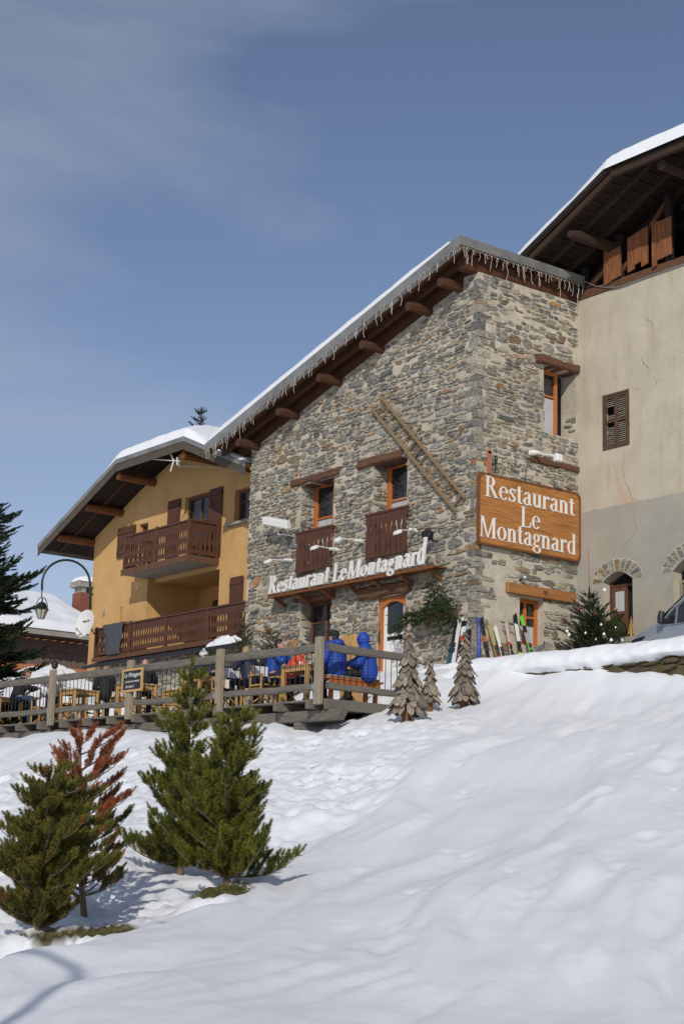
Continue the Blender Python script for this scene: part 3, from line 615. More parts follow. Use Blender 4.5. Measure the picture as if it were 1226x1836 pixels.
# icicle light strings
def icicles(name, path, ndrop, label, seed, maxd=0.42, away=(0, 0, 0)):
    rs = np.random.default_rng(seed); mb = MB(); path = [V3(p) for p in path]
    pts = []; n = ndrop*2
    L_ = [0]
    for a, b_ in zip(path[:-1], path[1:]): L_.append(L_[-1]+np.linalg.norm(b_-a))
    def P(t):
        t = t*L_[-1]
        for i in range(len(path)-1):
            if t <= L_[i+1]+1e-9: return path[i]+(path[i+1]-path[i])*((t-L_[i])/(L_[i+1]-L_[i]))
        return path[-1]
    for i in range(n+1):
        p = P(i/n).copy(); p[2] -= 0.05*(i % 2)+rs.uniform(0, 0.02); pts.append(p)
    mb.tube(pts, 0.0045, 4, caps=False)
    for i in range(ndrop):
        p = P(min(0.995, max(0.003, (i+rs.uniform(-0.2, 1.2))/ndrop))).copy(); p[2] -= 0.03; L2 = rs.uniform(0.06, maxd)*(1.3 if rs.random() < 0.25 else 1); k = max(3, int(L2/0.07)); q = [p]
        for j in range(k): q.append(q[-1]+V3((rs.normal(0, 0.014), rs.normal(0, 0.02), -L2/k)))
        mb.tube(q, 0.005, 4, caps=False)
    return tag(mb.build(name, M['white_cable']), label, 'string lights')
za = lambda y: zr(y)-0.27
icicles('icicle_light_string', [(-1.01, -0.34, za(-.34)), (-1.01, 11.8, za(11.8))], 70, 'white icicle lights hanging along the sloping edge of the stone house roof', 4, 0.40)
icicles('icicle_light_string', [(-0.98, -0.36, za(-.3)), (3.75, -0.36, za(-.3))], 36, 'white icicle lights hanging along the short level eave above the stone corner', 5, 0.50)
# ================================================================== PALE RENDERED BARN HOUSE (right)
barn = thing('rendered_house', (8, -8, 4.7), 'big pale rendered house with open timber attic, right of the stone house', 'house')
BX = 3.8; fB = fL(BX)
OS = (-1.95, -0.98, 11.24, 12.80)
def arch_poly(a, b, z0, zs, zc, n=14): return [(a, z0), (b, z0)]+[(b-(b-a)*i/n, zs+(zc-zs)*math.sin(PI*i/n)) for i in range(n+1)]
A1 = arch_poly(-2.02, -0.95, 5.95, 7.56, 7.80); A2 = arch_poly(-4.75, -3.40, 5.0, 7.56, 7.92)
w = MB()
def jag(a, b, z, amp, n, seed):
    rs = np.random.default_rng(seed); return [(a+(b-a)*i/n, z+rs.normal(0, amp)+0.006*math.sin(i*0.9)) for i in range(n+1)]
w.prism([(-18, 4.2), (-0.002, 4.2), (-0.002, 15.82), (-18, 15.82)], fB, 0.0, -0.55, 0, holes=[rect(*OS), A1, A2])
w.box(BX+0.55, 14, -0.5, -0.003, 4.2, 15.8); w.box(13.5, 14, -18, -0.5, 4.2, 15.8); w.box(BX, 14, -18.5, -18, 4.2, 15.8)
w.build('wall', M['beige_plaster'], barn)
w = MB()
top = jag(-0.004, -17.9, 9.62, 0.014, 260, 3)
w.prism([(-17.9, 4.2), (-0.004, 4.2)]+top, fB, 0.022, 0.0, 0, holes=[A1, A2]); w.build('base_render', M['grey_plaster'], barn)
# voussoir arches
for nm, (yc, hw, zs, rise, sd) in enumerate(((-1.485, 0.56, 7.56, 0.26, 1), (-4.075, 0.70, 7.56, 0.38, 2))):
    v = MB(); rs = np.random.default_rng(sd); nb = 11 if nm == 0 else 13
    for i in range(nb):
        a0 = PI*(i+0.10)/nb; a1 = PI*(i+0.90)/nb
        def pt(a, k): return (yc-(hw+0.32*k)*math.cos(a), zs+(rise+0.34*k)*math.sin(a)-0.02*k)
        v.prism([pt(a0, 0.03), pt((a0+a1)/2, 0.0), pt(a1, 0.03), pt(a1, 0.97+rs.normal(0, .03)), pt((a0+a1)/2, 1.0), pt(a0, 0.97+rs.normal(0, .03))], fB, 0.0, 0.034+rs.uniform(0, .01), 0, palette(rs))
    v.build('arch_stones', M['stone'], barn, colattr=True)
    v = MB(); lo = [pt(PI*i/20, -0.02) for i in range(21)]; hi = [pt(PI*i/20, 1.06) for i in range(20, -1, -1)]
    v.prism(lo+hi, fB, 0.0, 0.030); v.build('arch_mortar', M['mortar'], barn)
# wood-and-glass window in the first arch
fj = fL(BX+0.33)
wd = MB(); fbox(wd, fj, -2.02, -1.93, 5.95, 7.62, 0, 0.08); fbox(wd, fj, -1.04, -0.94, 5.95, 7.6, 0, 0.08); fbox(wd, fj, -1.93, -1.04, 7.42, 7.50, 0, 0.08)
win = wd.build('window', M['shutter_wood'], barn, bevel=0.005)
lf = MB(); fbox(lf, fj, -1.56, -1.05, 5.96, 7.41, 0.01, 0.05); lf.build('panel', M['lintel_wood'], win)
lf = MB()
for (a, b, c, d) in ((-1.56, -1.48, 5.96, 7.41), (-1.13, -1.05, 5.96, 7.41), (-1.48, -1.13, 7.33, 7.41), (-1.48, -1.13, 6.68, 6.76), (-1.48, -1.13, 5.96, 6.06)): fbox(lf, fj, a, b, c, d, 0.052, 0.085)
lf.build('casement', M['lintel_wood'], win, bevel=0.004)
lf = MB(); fbox(lf, fj, -1.47, -1.14, 6.77, 7.32, 0.052, 0.062); lf.build('pane', M['curtain'], win)
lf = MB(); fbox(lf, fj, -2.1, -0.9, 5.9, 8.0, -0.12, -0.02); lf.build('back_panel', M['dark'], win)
fj2 = fL(BX+0.30)
wd = MB(); fbox(wd, fj2, -4.8, -3.40, 7.28, 7.36, 0, 0.06); fbox(wd, fj2, -3.49, -3.40, 5.0, 7.28, 0, 0.06); fbox(wd, fj2, -4.8, -4.1, 5.0, 7.28, 0, 0.05)
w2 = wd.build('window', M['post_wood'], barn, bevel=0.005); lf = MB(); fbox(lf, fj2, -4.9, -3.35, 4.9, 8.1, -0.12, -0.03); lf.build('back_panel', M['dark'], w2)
s_ = MB(); fbox(s_, fB, -2.45, -0.85, 5.80, 5.95, 0.0, 0.34); s_.build('window_ledge', M['concrete'], barn, bevel=0.01)
# louvred shutters
sh = MB(); y0, y1, z0, z1 = OS
for (a, b, c, d) in ((y0, y0+.06, z0, z1), (y1-.06, y1, z0, z1), (y0+.06, y1-.06, z1-.06, z1), (y0+.06, y1-.06, z0, z0+.06)): fbox(sh, fB, a, b, c, d, -0.08, 0.03)
shr = sh.build('shutter_frame', M['louver_wood'], barn, bevel=0.004)
for k, (a, b) in enumerate(((y0+0.065, (y0+y1)/2-0.003), ((y0+y1)/2+0.003, y1-0.065))):
    l = MB()
    for (p, q, c, d) in ((a, a+.055, z0+.065, z1-.065), (b-.055, b, z0+.065, z1-.065), (a+.055, b-.055, z1-.14, z1-.065), (a+.055, b-.055, z0+.065, z0+.16), (a+.055, b-.055, 11.98, 12.06)): fbox(l, fB, p, q, c, d, -0.03, 0.015)
    sl = l.build('shutter', M['louver_wood'], shr, bevel=0.003)
    l = MB(); rs = np.random.default_rng(k)
    for z in np.arange(z0+0.18, z1-0.15, 0.058):
        if k == 1 and (12.22 < z < 12.42 or 11.86 < z < 11.97) and rs.random() < 0.8: continue
        if 11.96 < z < 12.07: continue
        tl = rs.normal(0, 0.008); l.hexa([fB(a+.055, z-.02, -.012), fB(b-.055, z-.02+tl, -.012), fB(b-.055, z-.012+tl, -.012), fB(a+.055, z-.012, -.012), fB(a+.055, z+.008, -.045), fB(b-.055, z+.008+tl, -.045), fB(b-.055, z+.018+tl, -.045), fB(a+.055, z+.018, -.045)])
    l.build('louvre_slats', M['slat_pale'], sl)
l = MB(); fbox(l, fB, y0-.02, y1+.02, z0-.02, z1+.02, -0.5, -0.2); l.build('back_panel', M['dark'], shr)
# cracks and a pink repair patch in the render
def crack(pts, wd, o, nm='crack'):
    c = MB(); L_ = []; R_ = []
    rs = np.random.default_rng(int(abs(pts[0][1])*100)); P = []
    for (a, b) in zip(pts[:-1], pts[1:]):
        for k in range(5): t = k/5; P.append((a[0]+(b[0]-a[0])*t+rs.normal(0, .012), a[1]+(b[1]-a[1])*t+rs.normal(0, .012)))
    P.append(pts[-1])
    for i, p in enumerate(P):
        ww = wd*(0.4+0.6*math.sin(PI*i/(len(P)-1)))*rs.uniform(0.5, 1.2); L_.append((p[0]-ww/2, p[1])); R_.append((p[0]+ww/2, p[1]))
    for i in range(len(P)-1): c.add([fB(*L_[i], o), fB(*R_[i], o), fB(*R_[i+1], o), fB(*L_[i+1], o)], [(0, 1, 2, 3)])
    return c.build(nm, M['crack'], barn)
def B(px, py): q = on(0, BX, px, py); return (q[1], q[2])
crack([B(1117, 815), B(1116, 845), B(1118, 860), B(1128, 880), B(1133, 899)], 0.014, 0.004); crack([B(1137, 906), B(1137, 930), B(1140, 950), B(1134, 965), B(1117, 980), B(1115, 1000)], 0.011, 0.026)
crack([B(1149, 640), B(1152, 650), B(1160, 659), B(1167, 663)], 0.022, 0.004); crack([B(1158, 571), B(1166, 577), B(1170, 588)], 0.014, 0.004); crack([B(1087, 684), B(1100, 677), B(1108, 675)], 0.014, 0.004)
crack([B(1136, 700), B(1142, 699), B(1150, 695)], 0.02, 0.004); crack([B(1172, 690), B(1178, 684), B(1182, 682)], 0.02, 0.004); crack([B(1069, 714), B(1076, 712), B(1083, 711)], 0.012, 0.004)
pk = MB(); pc = [B(*p) for p in ((1098, 828), (1102, 830), (1106, 852), (1118, 874), (1130, 892), (1145, 896), (1138, 902), (1120, 906), (1112, 898), (1106, 870), (1101, 850))]
pk.prism(pc, fB, 0.0, 0.003); pk.build('repair_patch', M['pink_plaster'], barn)

# roof: gable with a clipped front, ridge near Y = -9.2
def zbarn(x, y): return np.minimum(16.99-0.47*np.asarray(y, float) if np.ndim(y) or np.ndim(x) else 16.99-0.47*y, np.minimum(16.99+0.47*(np.asarray(y)+18.4), 18.40+0.47*(np.asarray(x)-2.0)))
def zb(x, y): return float(min(16.99-0.47*y, 16.99+0.47*(y+18.4), 18.40+0.47*(x-2.0)))
XE = 2.0; yb = -(18.40-16.99)/0.47; ridge_y = -9.2; zrg = 16.99+0.47*9.2; xa = 2.0+(zrg-18.4)/0.47
def roofprism(mb, pts, zf_, th, dz=0.0, mi=0):
    n = len(pts); V = [(p[0], p[1], zf_(p[0], p[1])-th+dz) for p in pts]+[(p[0], p[1], zf_(p[0], p[1])+dz) for p in pts]
    F = [tuple(range(n-1, -1, -1)), tuple(range(n, 2*n))]+[(i, (i+1) % n, n+(i+1) % n, n+i) for i in range(n)]
    return mb.add(V, F, mi)
rb = MB()
roofprism(rb, [(XE, 1.0), (XE, yb), (xa, ridge_y), (14.5, ridge_y), (14.5, 1.0)], zb, 0.12)
roofprism(rb, [(XE, yb), (XE, 2*ridge_y-yb), (xa, ridge_y)], zb, 0.12)
roofprism(rb, [(XE, 2*ridge_y-yb), (XE, -19.4), (14.5, -19.4), (14.5, ridge_y), (xa, ridge_y)], zb, 0.12)
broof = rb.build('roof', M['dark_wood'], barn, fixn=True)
# ragged shingle edge along the rake
sg = MB(); rs = np.random.default_rng(5)
for y in np.arange(0.95, yb, -0.14):
    for k in range(3):
        l = rs.uniform(0.10, 0.2); zz = zb(XE, y)-0.03-0.035*k; o = -0.02-0.03*k+rs.uniform(-.015, .015)
        sg.hexa([(XE-0.10-o*0.5, y, zz-0.02), (XE+0.2, y, zz-0.02), (XE+0.2, y-l, zz-0.02+0.47*l), (XE-0.10-o*0.5, y-l, zz-0.02+0.47*l), (XE-0.10-o*0.5, y, zz), (XE+0.2, y, zz), (XE+0.2, y-l, zz+0.47*l), (XE-0.10-o*0.5, y-l, zz+0.47*l)])
sg.build('shingle_edge', M['old_wood'], broof)
bb = MB()
for (a, b) in ((0.9, yb),): bb.bar((XE+0.04, a, zb(XE, a)-0.26), (XE+0.04, b, zb(XE, b)-0.26), 0.10, 0.16)
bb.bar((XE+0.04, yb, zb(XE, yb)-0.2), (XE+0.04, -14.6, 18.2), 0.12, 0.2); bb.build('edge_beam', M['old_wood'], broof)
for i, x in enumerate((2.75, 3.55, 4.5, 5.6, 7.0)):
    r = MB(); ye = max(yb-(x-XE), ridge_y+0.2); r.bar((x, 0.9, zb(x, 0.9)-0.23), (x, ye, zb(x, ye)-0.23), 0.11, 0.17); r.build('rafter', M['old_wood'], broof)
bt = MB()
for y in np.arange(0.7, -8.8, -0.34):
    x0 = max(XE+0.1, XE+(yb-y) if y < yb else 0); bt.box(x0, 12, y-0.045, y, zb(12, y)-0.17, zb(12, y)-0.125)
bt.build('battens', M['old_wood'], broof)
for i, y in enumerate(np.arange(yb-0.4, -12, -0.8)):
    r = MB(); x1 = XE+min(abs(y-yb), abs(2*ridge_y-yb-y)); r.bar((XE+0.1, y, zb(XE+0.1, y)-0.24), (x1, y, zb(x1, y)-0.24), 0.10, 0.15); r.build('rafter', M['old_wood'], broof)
lg = MB(); lg.tube([(2.12, -1.36, 17.02), (2.4, -1.36, 17.04), (6.0, -1.36, 17.10)], [0.10, 0.16, 0.17], 8); lg.build('purlin', M['old_wood'], broof)
lg = MB(); lg.tube([(2.2, -4.6, 18.0), (6.0, -4.6, 18.05)], [0.15, 0.16], 8); lg.build('purlin', M['old_wood'], broof)
# attic timber: sill beam, posts, braces, vertical boards, dark inner wall
at_ = MB(); at_.box(3.76, 3.98, -17.9, 0.3, 15.825, 16.06); sb = at_.build('sill_beam', M['lintel_wood'], barn, bevel=0.01)
for y, h in ((-1.55, 17.4), (-3.35, 18.0), (-5.2, 18.3), (-0.2, 16.8)):
    p = MB(); p.box(3.83, 4.0, y-0.09, y+0.09, 16.06, h); p.build('post', M['dark_wood'], barn)
p = MB(); p.bar((3.9, -0.3, 16.1), (3.9, -1.4, 16.75), 0.12, 0.15); p.bar((3.94, -1.6, 16.3), (3.94, -3.3, 17.9), 0.10, 0.12); p.build('brace', M['lintel_wood'], barn)
for i, (a, b, z0, z1) in enumerate(((-1.13, -1.42, 15.97, 17.0), (-1.43, -1.78, 16.04, 16.92), (-2.02, -2.27, 16.1, 17.12), (-2.29, -2.55, 16.25, 17.16), (-2.52, -2.76, 16.13, 17.22), (-2.92, -3.08, 15.98, 17.3), (-3.05, -3.60, 16.16, 17.26))):
    p = MB(); x = 3.70-0.015*(i % 2); p.hexa([(x, a, z0), (x+.035, a, z0), (x+.035, b, z0+.05), (x, b, z0+.05), (x, a, z1), (x+.035, a, z1), (x+.035, b, z1+.03), (x, b, z1+.03)]); p.build('board', M['barn_wood'], barn)
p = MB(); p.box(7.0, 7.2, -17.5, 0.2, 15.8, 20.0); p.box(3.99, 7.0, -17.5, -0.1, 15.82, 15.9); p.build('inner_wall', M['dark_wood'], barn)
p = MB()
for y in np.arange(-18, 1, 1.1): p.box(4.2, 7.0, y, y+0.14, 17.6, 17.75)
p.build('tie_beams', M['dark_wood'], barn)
snow_sheet(broof, np.concatenate([np.arange(1.86, 3.4, 0.07), np.arange(3.5, 14.6, 0.4)]), np.concatenate([np.arange(-19.4, -6, 0.4), np.arange(-6, 1.0, 0.09)]), lambda x, y: np.vectorize(zb)(x, y), lambda x, y: 0.22+0.14*sst(-y, 1.5, 3.6), edge=0.16, seed=8, amp=0.07)
cb = MB(); cb.tube([B(1056, 497)and(3.70, -0.37, 16.3), (3.74, -0.8, 16.05), (3.74, -1.35, 15.86), (3.76, -1.7, 15.80), (3.77, -2.6, 15.82), (3.77, -6, 15.83)], 0.022, 6)
tag(cb.build('cable', M['steel']), 'grey cable sagging from the stone house eave along the top of the pale rendered wall', 'cable')

# ================================================================== YELLOW CHALET
chalet = thing('yellow_chalet', (5, 17, 5), 'yellow rendered chalet with clipped snowy gable and two carved wooden balconies', 'chalet')
YX = 1.45; fY = fL(YX)
def zy(x, y): return float(min(14.74-0.415*abs(y-16.57), 13.81+0.415*(x+0.2)))
zyw = lambda y: zy(YX, y)-0.22
OYd = (15.15, 16.75, 9.95, 12.35); OYr = (12.4, 13.62, 11.05, 12.12); OYs = (19.2, 19.85, 10.9, 11.85)
REC = (14.35, 18.55, 6.9, 9.52); OYl = (19.95, 20.85, 6.95, 8.9); OYq = (12.0, 12.75, 6.95, 9.1)
w = MB()
outer = [(10.575, 2.8), (23.1, 2.8), (23.1, zyw(23.1))]+[(y, zyw(y)) for y in (19.9, 16.57, 14.2)]+[(10.575, zyw(10.575))]
w.prism(outer, fY, 0, -0.35, 0, holes=[rect(*o) for o in (OYd, OYr, OYs, REC, OYl)])
w.box(YX-0.28, YX-0.001, 18.56, 20.25, 6.7, 9.66)
w.box(YX+0.35, 14, 22.8, 23.095, 2.8, zyw(22.8)-0.02); w.box(13.7, 14, 10.6, 22.8, 4.2, 11.5)
w.box(YX+0.352, YX+2.0, 18.552, 18.8, 6.7, 9.7); w.box(YX+0.352, YX+2.0, 14.1, 14.348, 6.7, 9.7); w.box(YX+0.352, YX+2.2, 14.1, 18.8, 9.53, 9.75)
w.box(YX+1.9, YX+2.1, 14.35, 18.55, 6.7, 9.528)
w.box(YX+0.36, 8, 10.7, 22.7, 9.76, 9.95)
w.build('wall', M['yellow_plaster'], chalet)
fYr = fL(YX+1.9)
window(chalet, fL(YX+0.22), *OYd, 0.0, M['lintel_wood'], fw=0.10, leaves=2, bars=1, curtain=0)
window(chalet, fL(YX+0.25), *OYr, 0.0, M['lintel_wood'], fw=0.09, leaves=2, bars=1)
window(chalet, fL(YX+0.22), *OYs, 0.0, M['lintel_wood'], fw=0.08, leaves=1, bars=1, curtain=0.5)
window(chalet, fL(YX+0.25), *OYl, 0.0, M['lintel_wood'], fw=0.10, leaves=1, bars=1, curtain=0.4)
window(chalet, fYr, 14.6, 16.4, 6.95, 9.05, 0.003, M['lintel_wood'], fw=0.1, leaves=2, bars=1)
sl = MB(); fbox(sl, fY, 12.2, 13.95, 10.90, 11.0, -0.2, 0.14); sl.build('window_sill', M['concrete'], chalet, bevel=0.008)
def shutter(fn, s0, s1, z0, z1, o, flip=False, label=None):
    mb = MB(); n = max(4, int((s1-s0)/0.12))
    for i in range(n): a = s0+(s1-s0)*i/n; fbox(mb, fn, a+.003, a+(s1-s0)/n-.003, z0, z1, o, o+0.03)
    fbox(mb, fn, s0+.02, s1-.02, z0+0.12, z0+0.24, o+.031, o+.055); fbox(mb, fn, s0+.02, s1-.02, z1-0.26, z1-0.14, o+.031, o+.055)
    a, b_ = (s0+.07, s1-.07) if not flip else (s1-.07, s0+.07)
    pa = (a, z0+0.27); pb = (b_, z1-0.29); dx = 0.06
    mb.prism([(pa[0]-dx, pa[1]), (pa[0]+dx, pa[1]), (pb[0]+dx, pb[1]), (pb[0]-dx, pb[1])], fn, o+.031, o+.054)
    r = mb.build('shutter', M['shutter_wood'], chalet)
    h = MB(); fbox(h, fn, s0-0.02, s0+0.05, z1-0.22, z1-0.18, o+.056, o+.07); h.build('hinge', M['dark_metal'], r); return r
shutter(fY, 14.32, 15.12, 9.95, 12.38, 0.03); shutter(fY, 17.0, 17.8, 9.95, 12.38, 0.03, True)
shutter(fY, 20.0, 21.25, 10.75, 11.88, 0.05, True); shutter(fY, 12.85, 13.62, 6.95, 9.12, 0.03); shutter(fYr, 16.6, 17.55, 6.95, 9.0, 0.03, True); shutter(fY, 12.0, 12.55, 7.3, 9.1, 0.03)
sc = MB(); fbox(sc, fY, 22.0, 22.12, 8.7, 8.9, 0.0, 0.04); sc.build('wall_vent', M['slat_pale'], chalet)
# roof
yl, yrr = 18.81, 14.33; XY = -0.2; xap = -0.2+(14.74-13.81)/0.415
ry = MB()
roofprism(ry, [(XY, 24.42), (XY, yl), (xap, 16.57), (14.5, 16.57), (14.5, 24.42)], zy, 0.16)
roofprism(ry, [(XY, yl), (XY, yrr), (xap, 16.57)], zy, 0.16)
roofprism(ry, [(XY, yrr), (XY, 10.60), (14.5, 10.60), (14.5, 16.57), (xap, 16.57)], zy, 0.16)
yroof = ry.build('roof', M['soffit_wood'], chalet)
fm = MB(); fw_ = MB()
for (a, b) in ((24.46, yl), (yl, yrr), (yrr, 10.59)):
    for mb, x, d0, d1 in ((fm, XY-0.03, 0.14, -0.03), (fw_, XY-0.005, 0.42, 0.142)):
        za_, zb_ = zy(XY, a), zy(XY, b)
        mb.hexa([(x-0.025, a, za_-d0), (x, a, za_-d0), (x, b, zb_-d0), (x-0.025, b, zb_-d0), (x-0.025, a, za_-d1), (x, a, za_-d1), (x, b, zb_-d1), (x-0.025, b, zb_-d1)])
fm.build('metal_edge', M['metal_grey'], yroof); fw_.build('barge_board', M['barge_wood'], yroof)
fm = MB(); fm.box(-0.22, 14.4, 24.42, 24.46, zy(1, 24.42)-0.3, zy(1, 24.42)+0.02); fm.build('gutter_board', M['metal_grey'], yroof)
so = MB()
for y in np.arange(10.75, 24.2, 0.17):
    z0_, z1_ = zy(9, y)-0.162, zy(9, y+0.16)-0.162
    x0_ = XY+0.02+max(0, (min(z0_, z1_)+0.162-13.81)/0.415)
    so.hexa([(x0_, y, z0_-.02), (YX+0.3, y, z0_-.02), (YX+0.3, y+.164, z1_-.02), (x0_, y+.164, z1_-.02), (x0_, y, z0_), (YX+0.3, y, z0_), (YX+0.3, y+.164, z1_), (x0_, y+.164, z1_)])
so.build('soffit', M['dark_wood'], yroof)
rr = MB()
for x in (0.6,): 
    rr.bar((x, 24.3, zy(9, 24.3)-0.23), (x, 18.4, zy(9, 18.4)-0.23), 0.07, 0.08); rr.bar((x, 10.7, zy(9, 10.7)-0.23), (x, 15.6, zy(9, 15.6)-0.23), 0.07, 0.08)
rr.build('rafter', M['soffit_wood'], yroof)
for y in (23.2, 21.15, 18.9, 14.6, 12.2):
    z_ = zy(9, y)-0.18-0.16-0.02
    if y in (18.9, 14.6): z_ = 13.27
    p = MB(); p.tube([(XY+0.12, y, z_), (XY+0.2, y, z_), (YX+0.3, y, z_)], [0.14, 0.15, 0.155], 12); p.build('purlin', M['log_wood'], yroof, smooth=False)
ysn = np.concatenate([np.arange(10.7, 12, 0.2), np.arange(12, 24.3, 0.11)])
snow_sheet(yroof, np.concatenate([np.arange(-0.24, 3.1, 0.07), np.arange(3.2, 14.4, 0.4)]), ysn, lambda x, y: np.vectorize(zy)(x, y), lambda x, y: 0.13+0.22*sst(y, 12.5, 14.5)*(1-sst(y, 18.6, 20.4)), edge=0.24, seed=21, amp=0.06)
# balconies
def balcony(y0, y1, zt, zb_, xo, left=True, right=True, slab_th=0.16, n=30, posts=(), name='balcony'):
    s = MB(); s.box(xo-0.05, YX-0.001, y0-0.05, y1+0.05, zb_-slab_th, zb_); root = s.build(name, M['concrete'], chalet)
    e = MB(); e.box(xo-0.08, xo-0.052, y0-0.09, y1+0.09, zb_-slab_th-0.03, zb_+0.03)
    if right: e.box(xo-0.051, YX-0.003, y0-0.082, y0-0.054, zb_-slab_th-0.03, zb_+0.03)
    e.build('edge_board', M['lintel_wood'] , root)
    fr = fL(xo)
    r = MB(); fbox(r, fr, y0-0.04, y1+0.04, zt-0.06, zt, -0.06, 0.07); fbox(r, fr, y0, y1, zb_+0.16, zb_+0.25, -0.035, 0); fbox(r, fr, y0, y1, zt-0.24, zt-0.16, -0.035, 0)
    r.build('handrail', M['balcony_wood'], root, bevel=0.006)
    for i in range(n):
        a = y0+(y1-y0)*i/n; b_ = y0+(y1-y0)*(i+1)/n; p = MB(); carved_plank(p, fr, a, b_, zb_+0.10, zt-0.062, 0.002, 0.026, wa=0.72 if (i*7) % 5 < 3 else 0.5, kind=0); p.build('plank', M['balcony_wood'], root)
    for y in posts:
        p = MB(); fbox(p, fr, y-0.06, y+0.06, zb_+0.03, zt-0.063, -0.05, 0.055); fbox(p, fr, y-0.05, y+0.05, zt+0.001, zt+0.05, -0.04, 0.045); p.build('post', M['balcony_wood'], root, bevel=0.006)
    for on_, yy in ((right, y0), (left, y1)):
        if not on_: continue
        sg_ = 1 if yy == y0 else -1; fs = (lambda yy, sg_: (lambda s, z, o: (s, yy-o*sg_, z)))(yy, sg_); L_ = YX-xo
        r = MB(); fbox(r, fs, xo+0.062, YX-0.004, zt-0.06, zt-.002, -0.06, 0.07); fbox(r, fs, xo+0.05, YX-.004, zb_+0.16, zb_+0.25, -0.035, 0); fbox(r, fs, YX-0.12, YX-0.006, zb_+0.03, zt+0.04, -0.05, 0.075); r.build('handrail', M['balcony_wood'], root, bevel=0.006)
        k = 6
        for i in range(k):
            a = xo+0.02+(L_-0.12)*i/k; b_ = xo+0.02+(L_-0.12)*(i+1)/k; p = MB(); carved_plank(p, fs, a, b_, zb_+0.10, zt-0.062, 0.002, 0.026, wa=0.45); p.build('plank', M['balcony_wood'], root)
    return root
balcony(14.5, 18.72, 11.08, 9.84, 0.28, n=27, posts=(14.53, 16.6, 18.69))
balcony(10.60, 20.45, 7.93, 6.84, 0.28, right=False, left=True, n=62, posts=(13.1, 15.7, 18.05, 20.42), slab_th=0.10)
# stone base under the lower balcony with its dark coping
pl = MB(); pl.box(0.35, YX-0.002, 10.58, 20.3, 2.8, 6.66)
rubble(pl, fL(0.35), 10.6, 20.3, 4.9, 6.6, (), None, 31, lambda s, z: 0.85, size=0.8); pl.build('base_wall', [M['mortar'], M['stone']], chalet, colattr=True)
cp = MB(); cp.hexa([(-0.25, 10.6, 6.42), (0.34, 10.6, 6.62), (0.34, 20.4, 6.62), (-0.25, 20.4, 6.42), (-0.25, 10.6, 6.52), (0.34, 10.6, 6.72), (0.34, 20.4, 6.72), (-0.25, 20.4, 6.52)]); cp.build('coping', M['black_plastic'], chalet)
pl = MB(); pl.box(0.5, YX-.003, 20.46, 20.7, 4.2, 7.2); pl.build('pier', M['yellow_plaster'], chalet)
snw = MB(); X_ = np.linspace(-0.24, 0.3, 10); Y_ = np.arange(11.0, 12.45, 0.05); gx2, gy2 = np.meshgrid(X_, Y_, indexing='ij')
pr = np.sin(np.clip((gx2+0.24)/0.54, 0, 1)*PI)**0.5*np.clip(np.sin(np.clip((gy2-11.0)/1.45, 0, 1)*PI), 0, 1)**0.4
P = np.stack([gx2, gy2, 6.53+(gx2+0.24)*0.34+pr*(0.21+0.16*fbm(gx2*5, gy2*5, 3))], axis=2); snw.grid(P)
tag(snw.build('snow_patch', M['snow'], smooth=True), 'lump of snow lying on the dark ledge under the lower balcony', 'snow')
bl = MB(); ns = 16; ps = []
for i in range(9):
    row = []
    for j in range(15):
        t = i/8; z = 7.97-1.12*j/14 if j > 1 else 7.97; y = 18.3+ (1.5-0.75*(j/14)**1.3)*t+0.05*math.sin(j*0.7)
        row.append((0.19-0.03*math.sin(i*2.1+j*0.3)-(0 if j > 0 else -0.16)-0.04, y+0.25*(j/14)*1.0, z+0.012))
    ps.append(row)
bl.grid(np.array(ps)); bo = bl.build('blanket', M['grey_blanket'], smooth=True)
md = bo.modifiers.new('thick', 'SOLIDIFY'); md.thickness = 0.02
tag(bo, 'dark grey blanket hung over the left end of the lower balcony rail', 'blanket')
# TV aerial and satellite dish
an = thing('tv_aerial', (0.0, 14.9, 13.1), 'thin white television aerial sticking out under the yellow chalet gable', 'aerial')
a = MB(); p0 = V3((-0.0, 17.45, 13.62)); p1 = V3((-0.0, 14.9, 13.13)); p0 = V3(on(0, -0.05, 254, 822)); p1 = V3(on(0, -0.05, 323, 827)); a.tube([p0, p1], 0.018, 6); a.build('boom', M['white_paint'], an)
a = MB()
for t in np.linspace(0.02, 0.8, 12): c = p0+(p1-p0)*t; a.bar(c+V3((-.10, 0, .0)), c+V3((.10, 0, 0)), 0.012, 0.012)
a.build('rods', M['white_paint'], an)
a = MB()
for s_ in (-1, 1): a.bar(V3(on(0, -0.05, 312, 826)), V3(on(0, -0.05, 303+ (3 if s_ > 0 else 0), 826+19*s_)), 0.03, 0.05)
a.bar(V3(on(0, -0.05, 318, 820)), V3(on(0, -0.05, 318, 834)), 0.03, 0.04); a.build('reflector', M['white_paint'], an)
a = MB(); q = [V3(on(0, -0.03, 320, 826))]+[V3(on(0, 0.02+0.1*k, 322+math.sin(k)*2, 838-k)) for k in range(3)]+[V3((YX, 14.2, 13.0))]; a.tube(q, 0.012, 5); a.build('mount', M['steel'], an)
dc = V3(on(0, -0.30, 155, 1119)); dsh = thing('satellite_dish', dc-V3((0, 0, 0.5)), 'round white satellite dish at the left corner of the yellow chalet', 'satellite dish')
dn = V3((-0.98, -0.18, 0.18)); dn /= np.linalg.norm(dn)
a = MB(); prof = [(0.0, 0.0)]+[(0.50*t, 0.10*t*t) for t in np.linspace(0.1, 1, 9)]+[(0.51, 0.095), (0.50, 0.08)]+[(0.50*t, 0.10*t*t-0.015) for t in np.linspace(0.95, 0.0, 8)]
a.lathe(dc, prof, 28, dn); a.build('reflector', M['dish_white'], dsh, smooth=True)
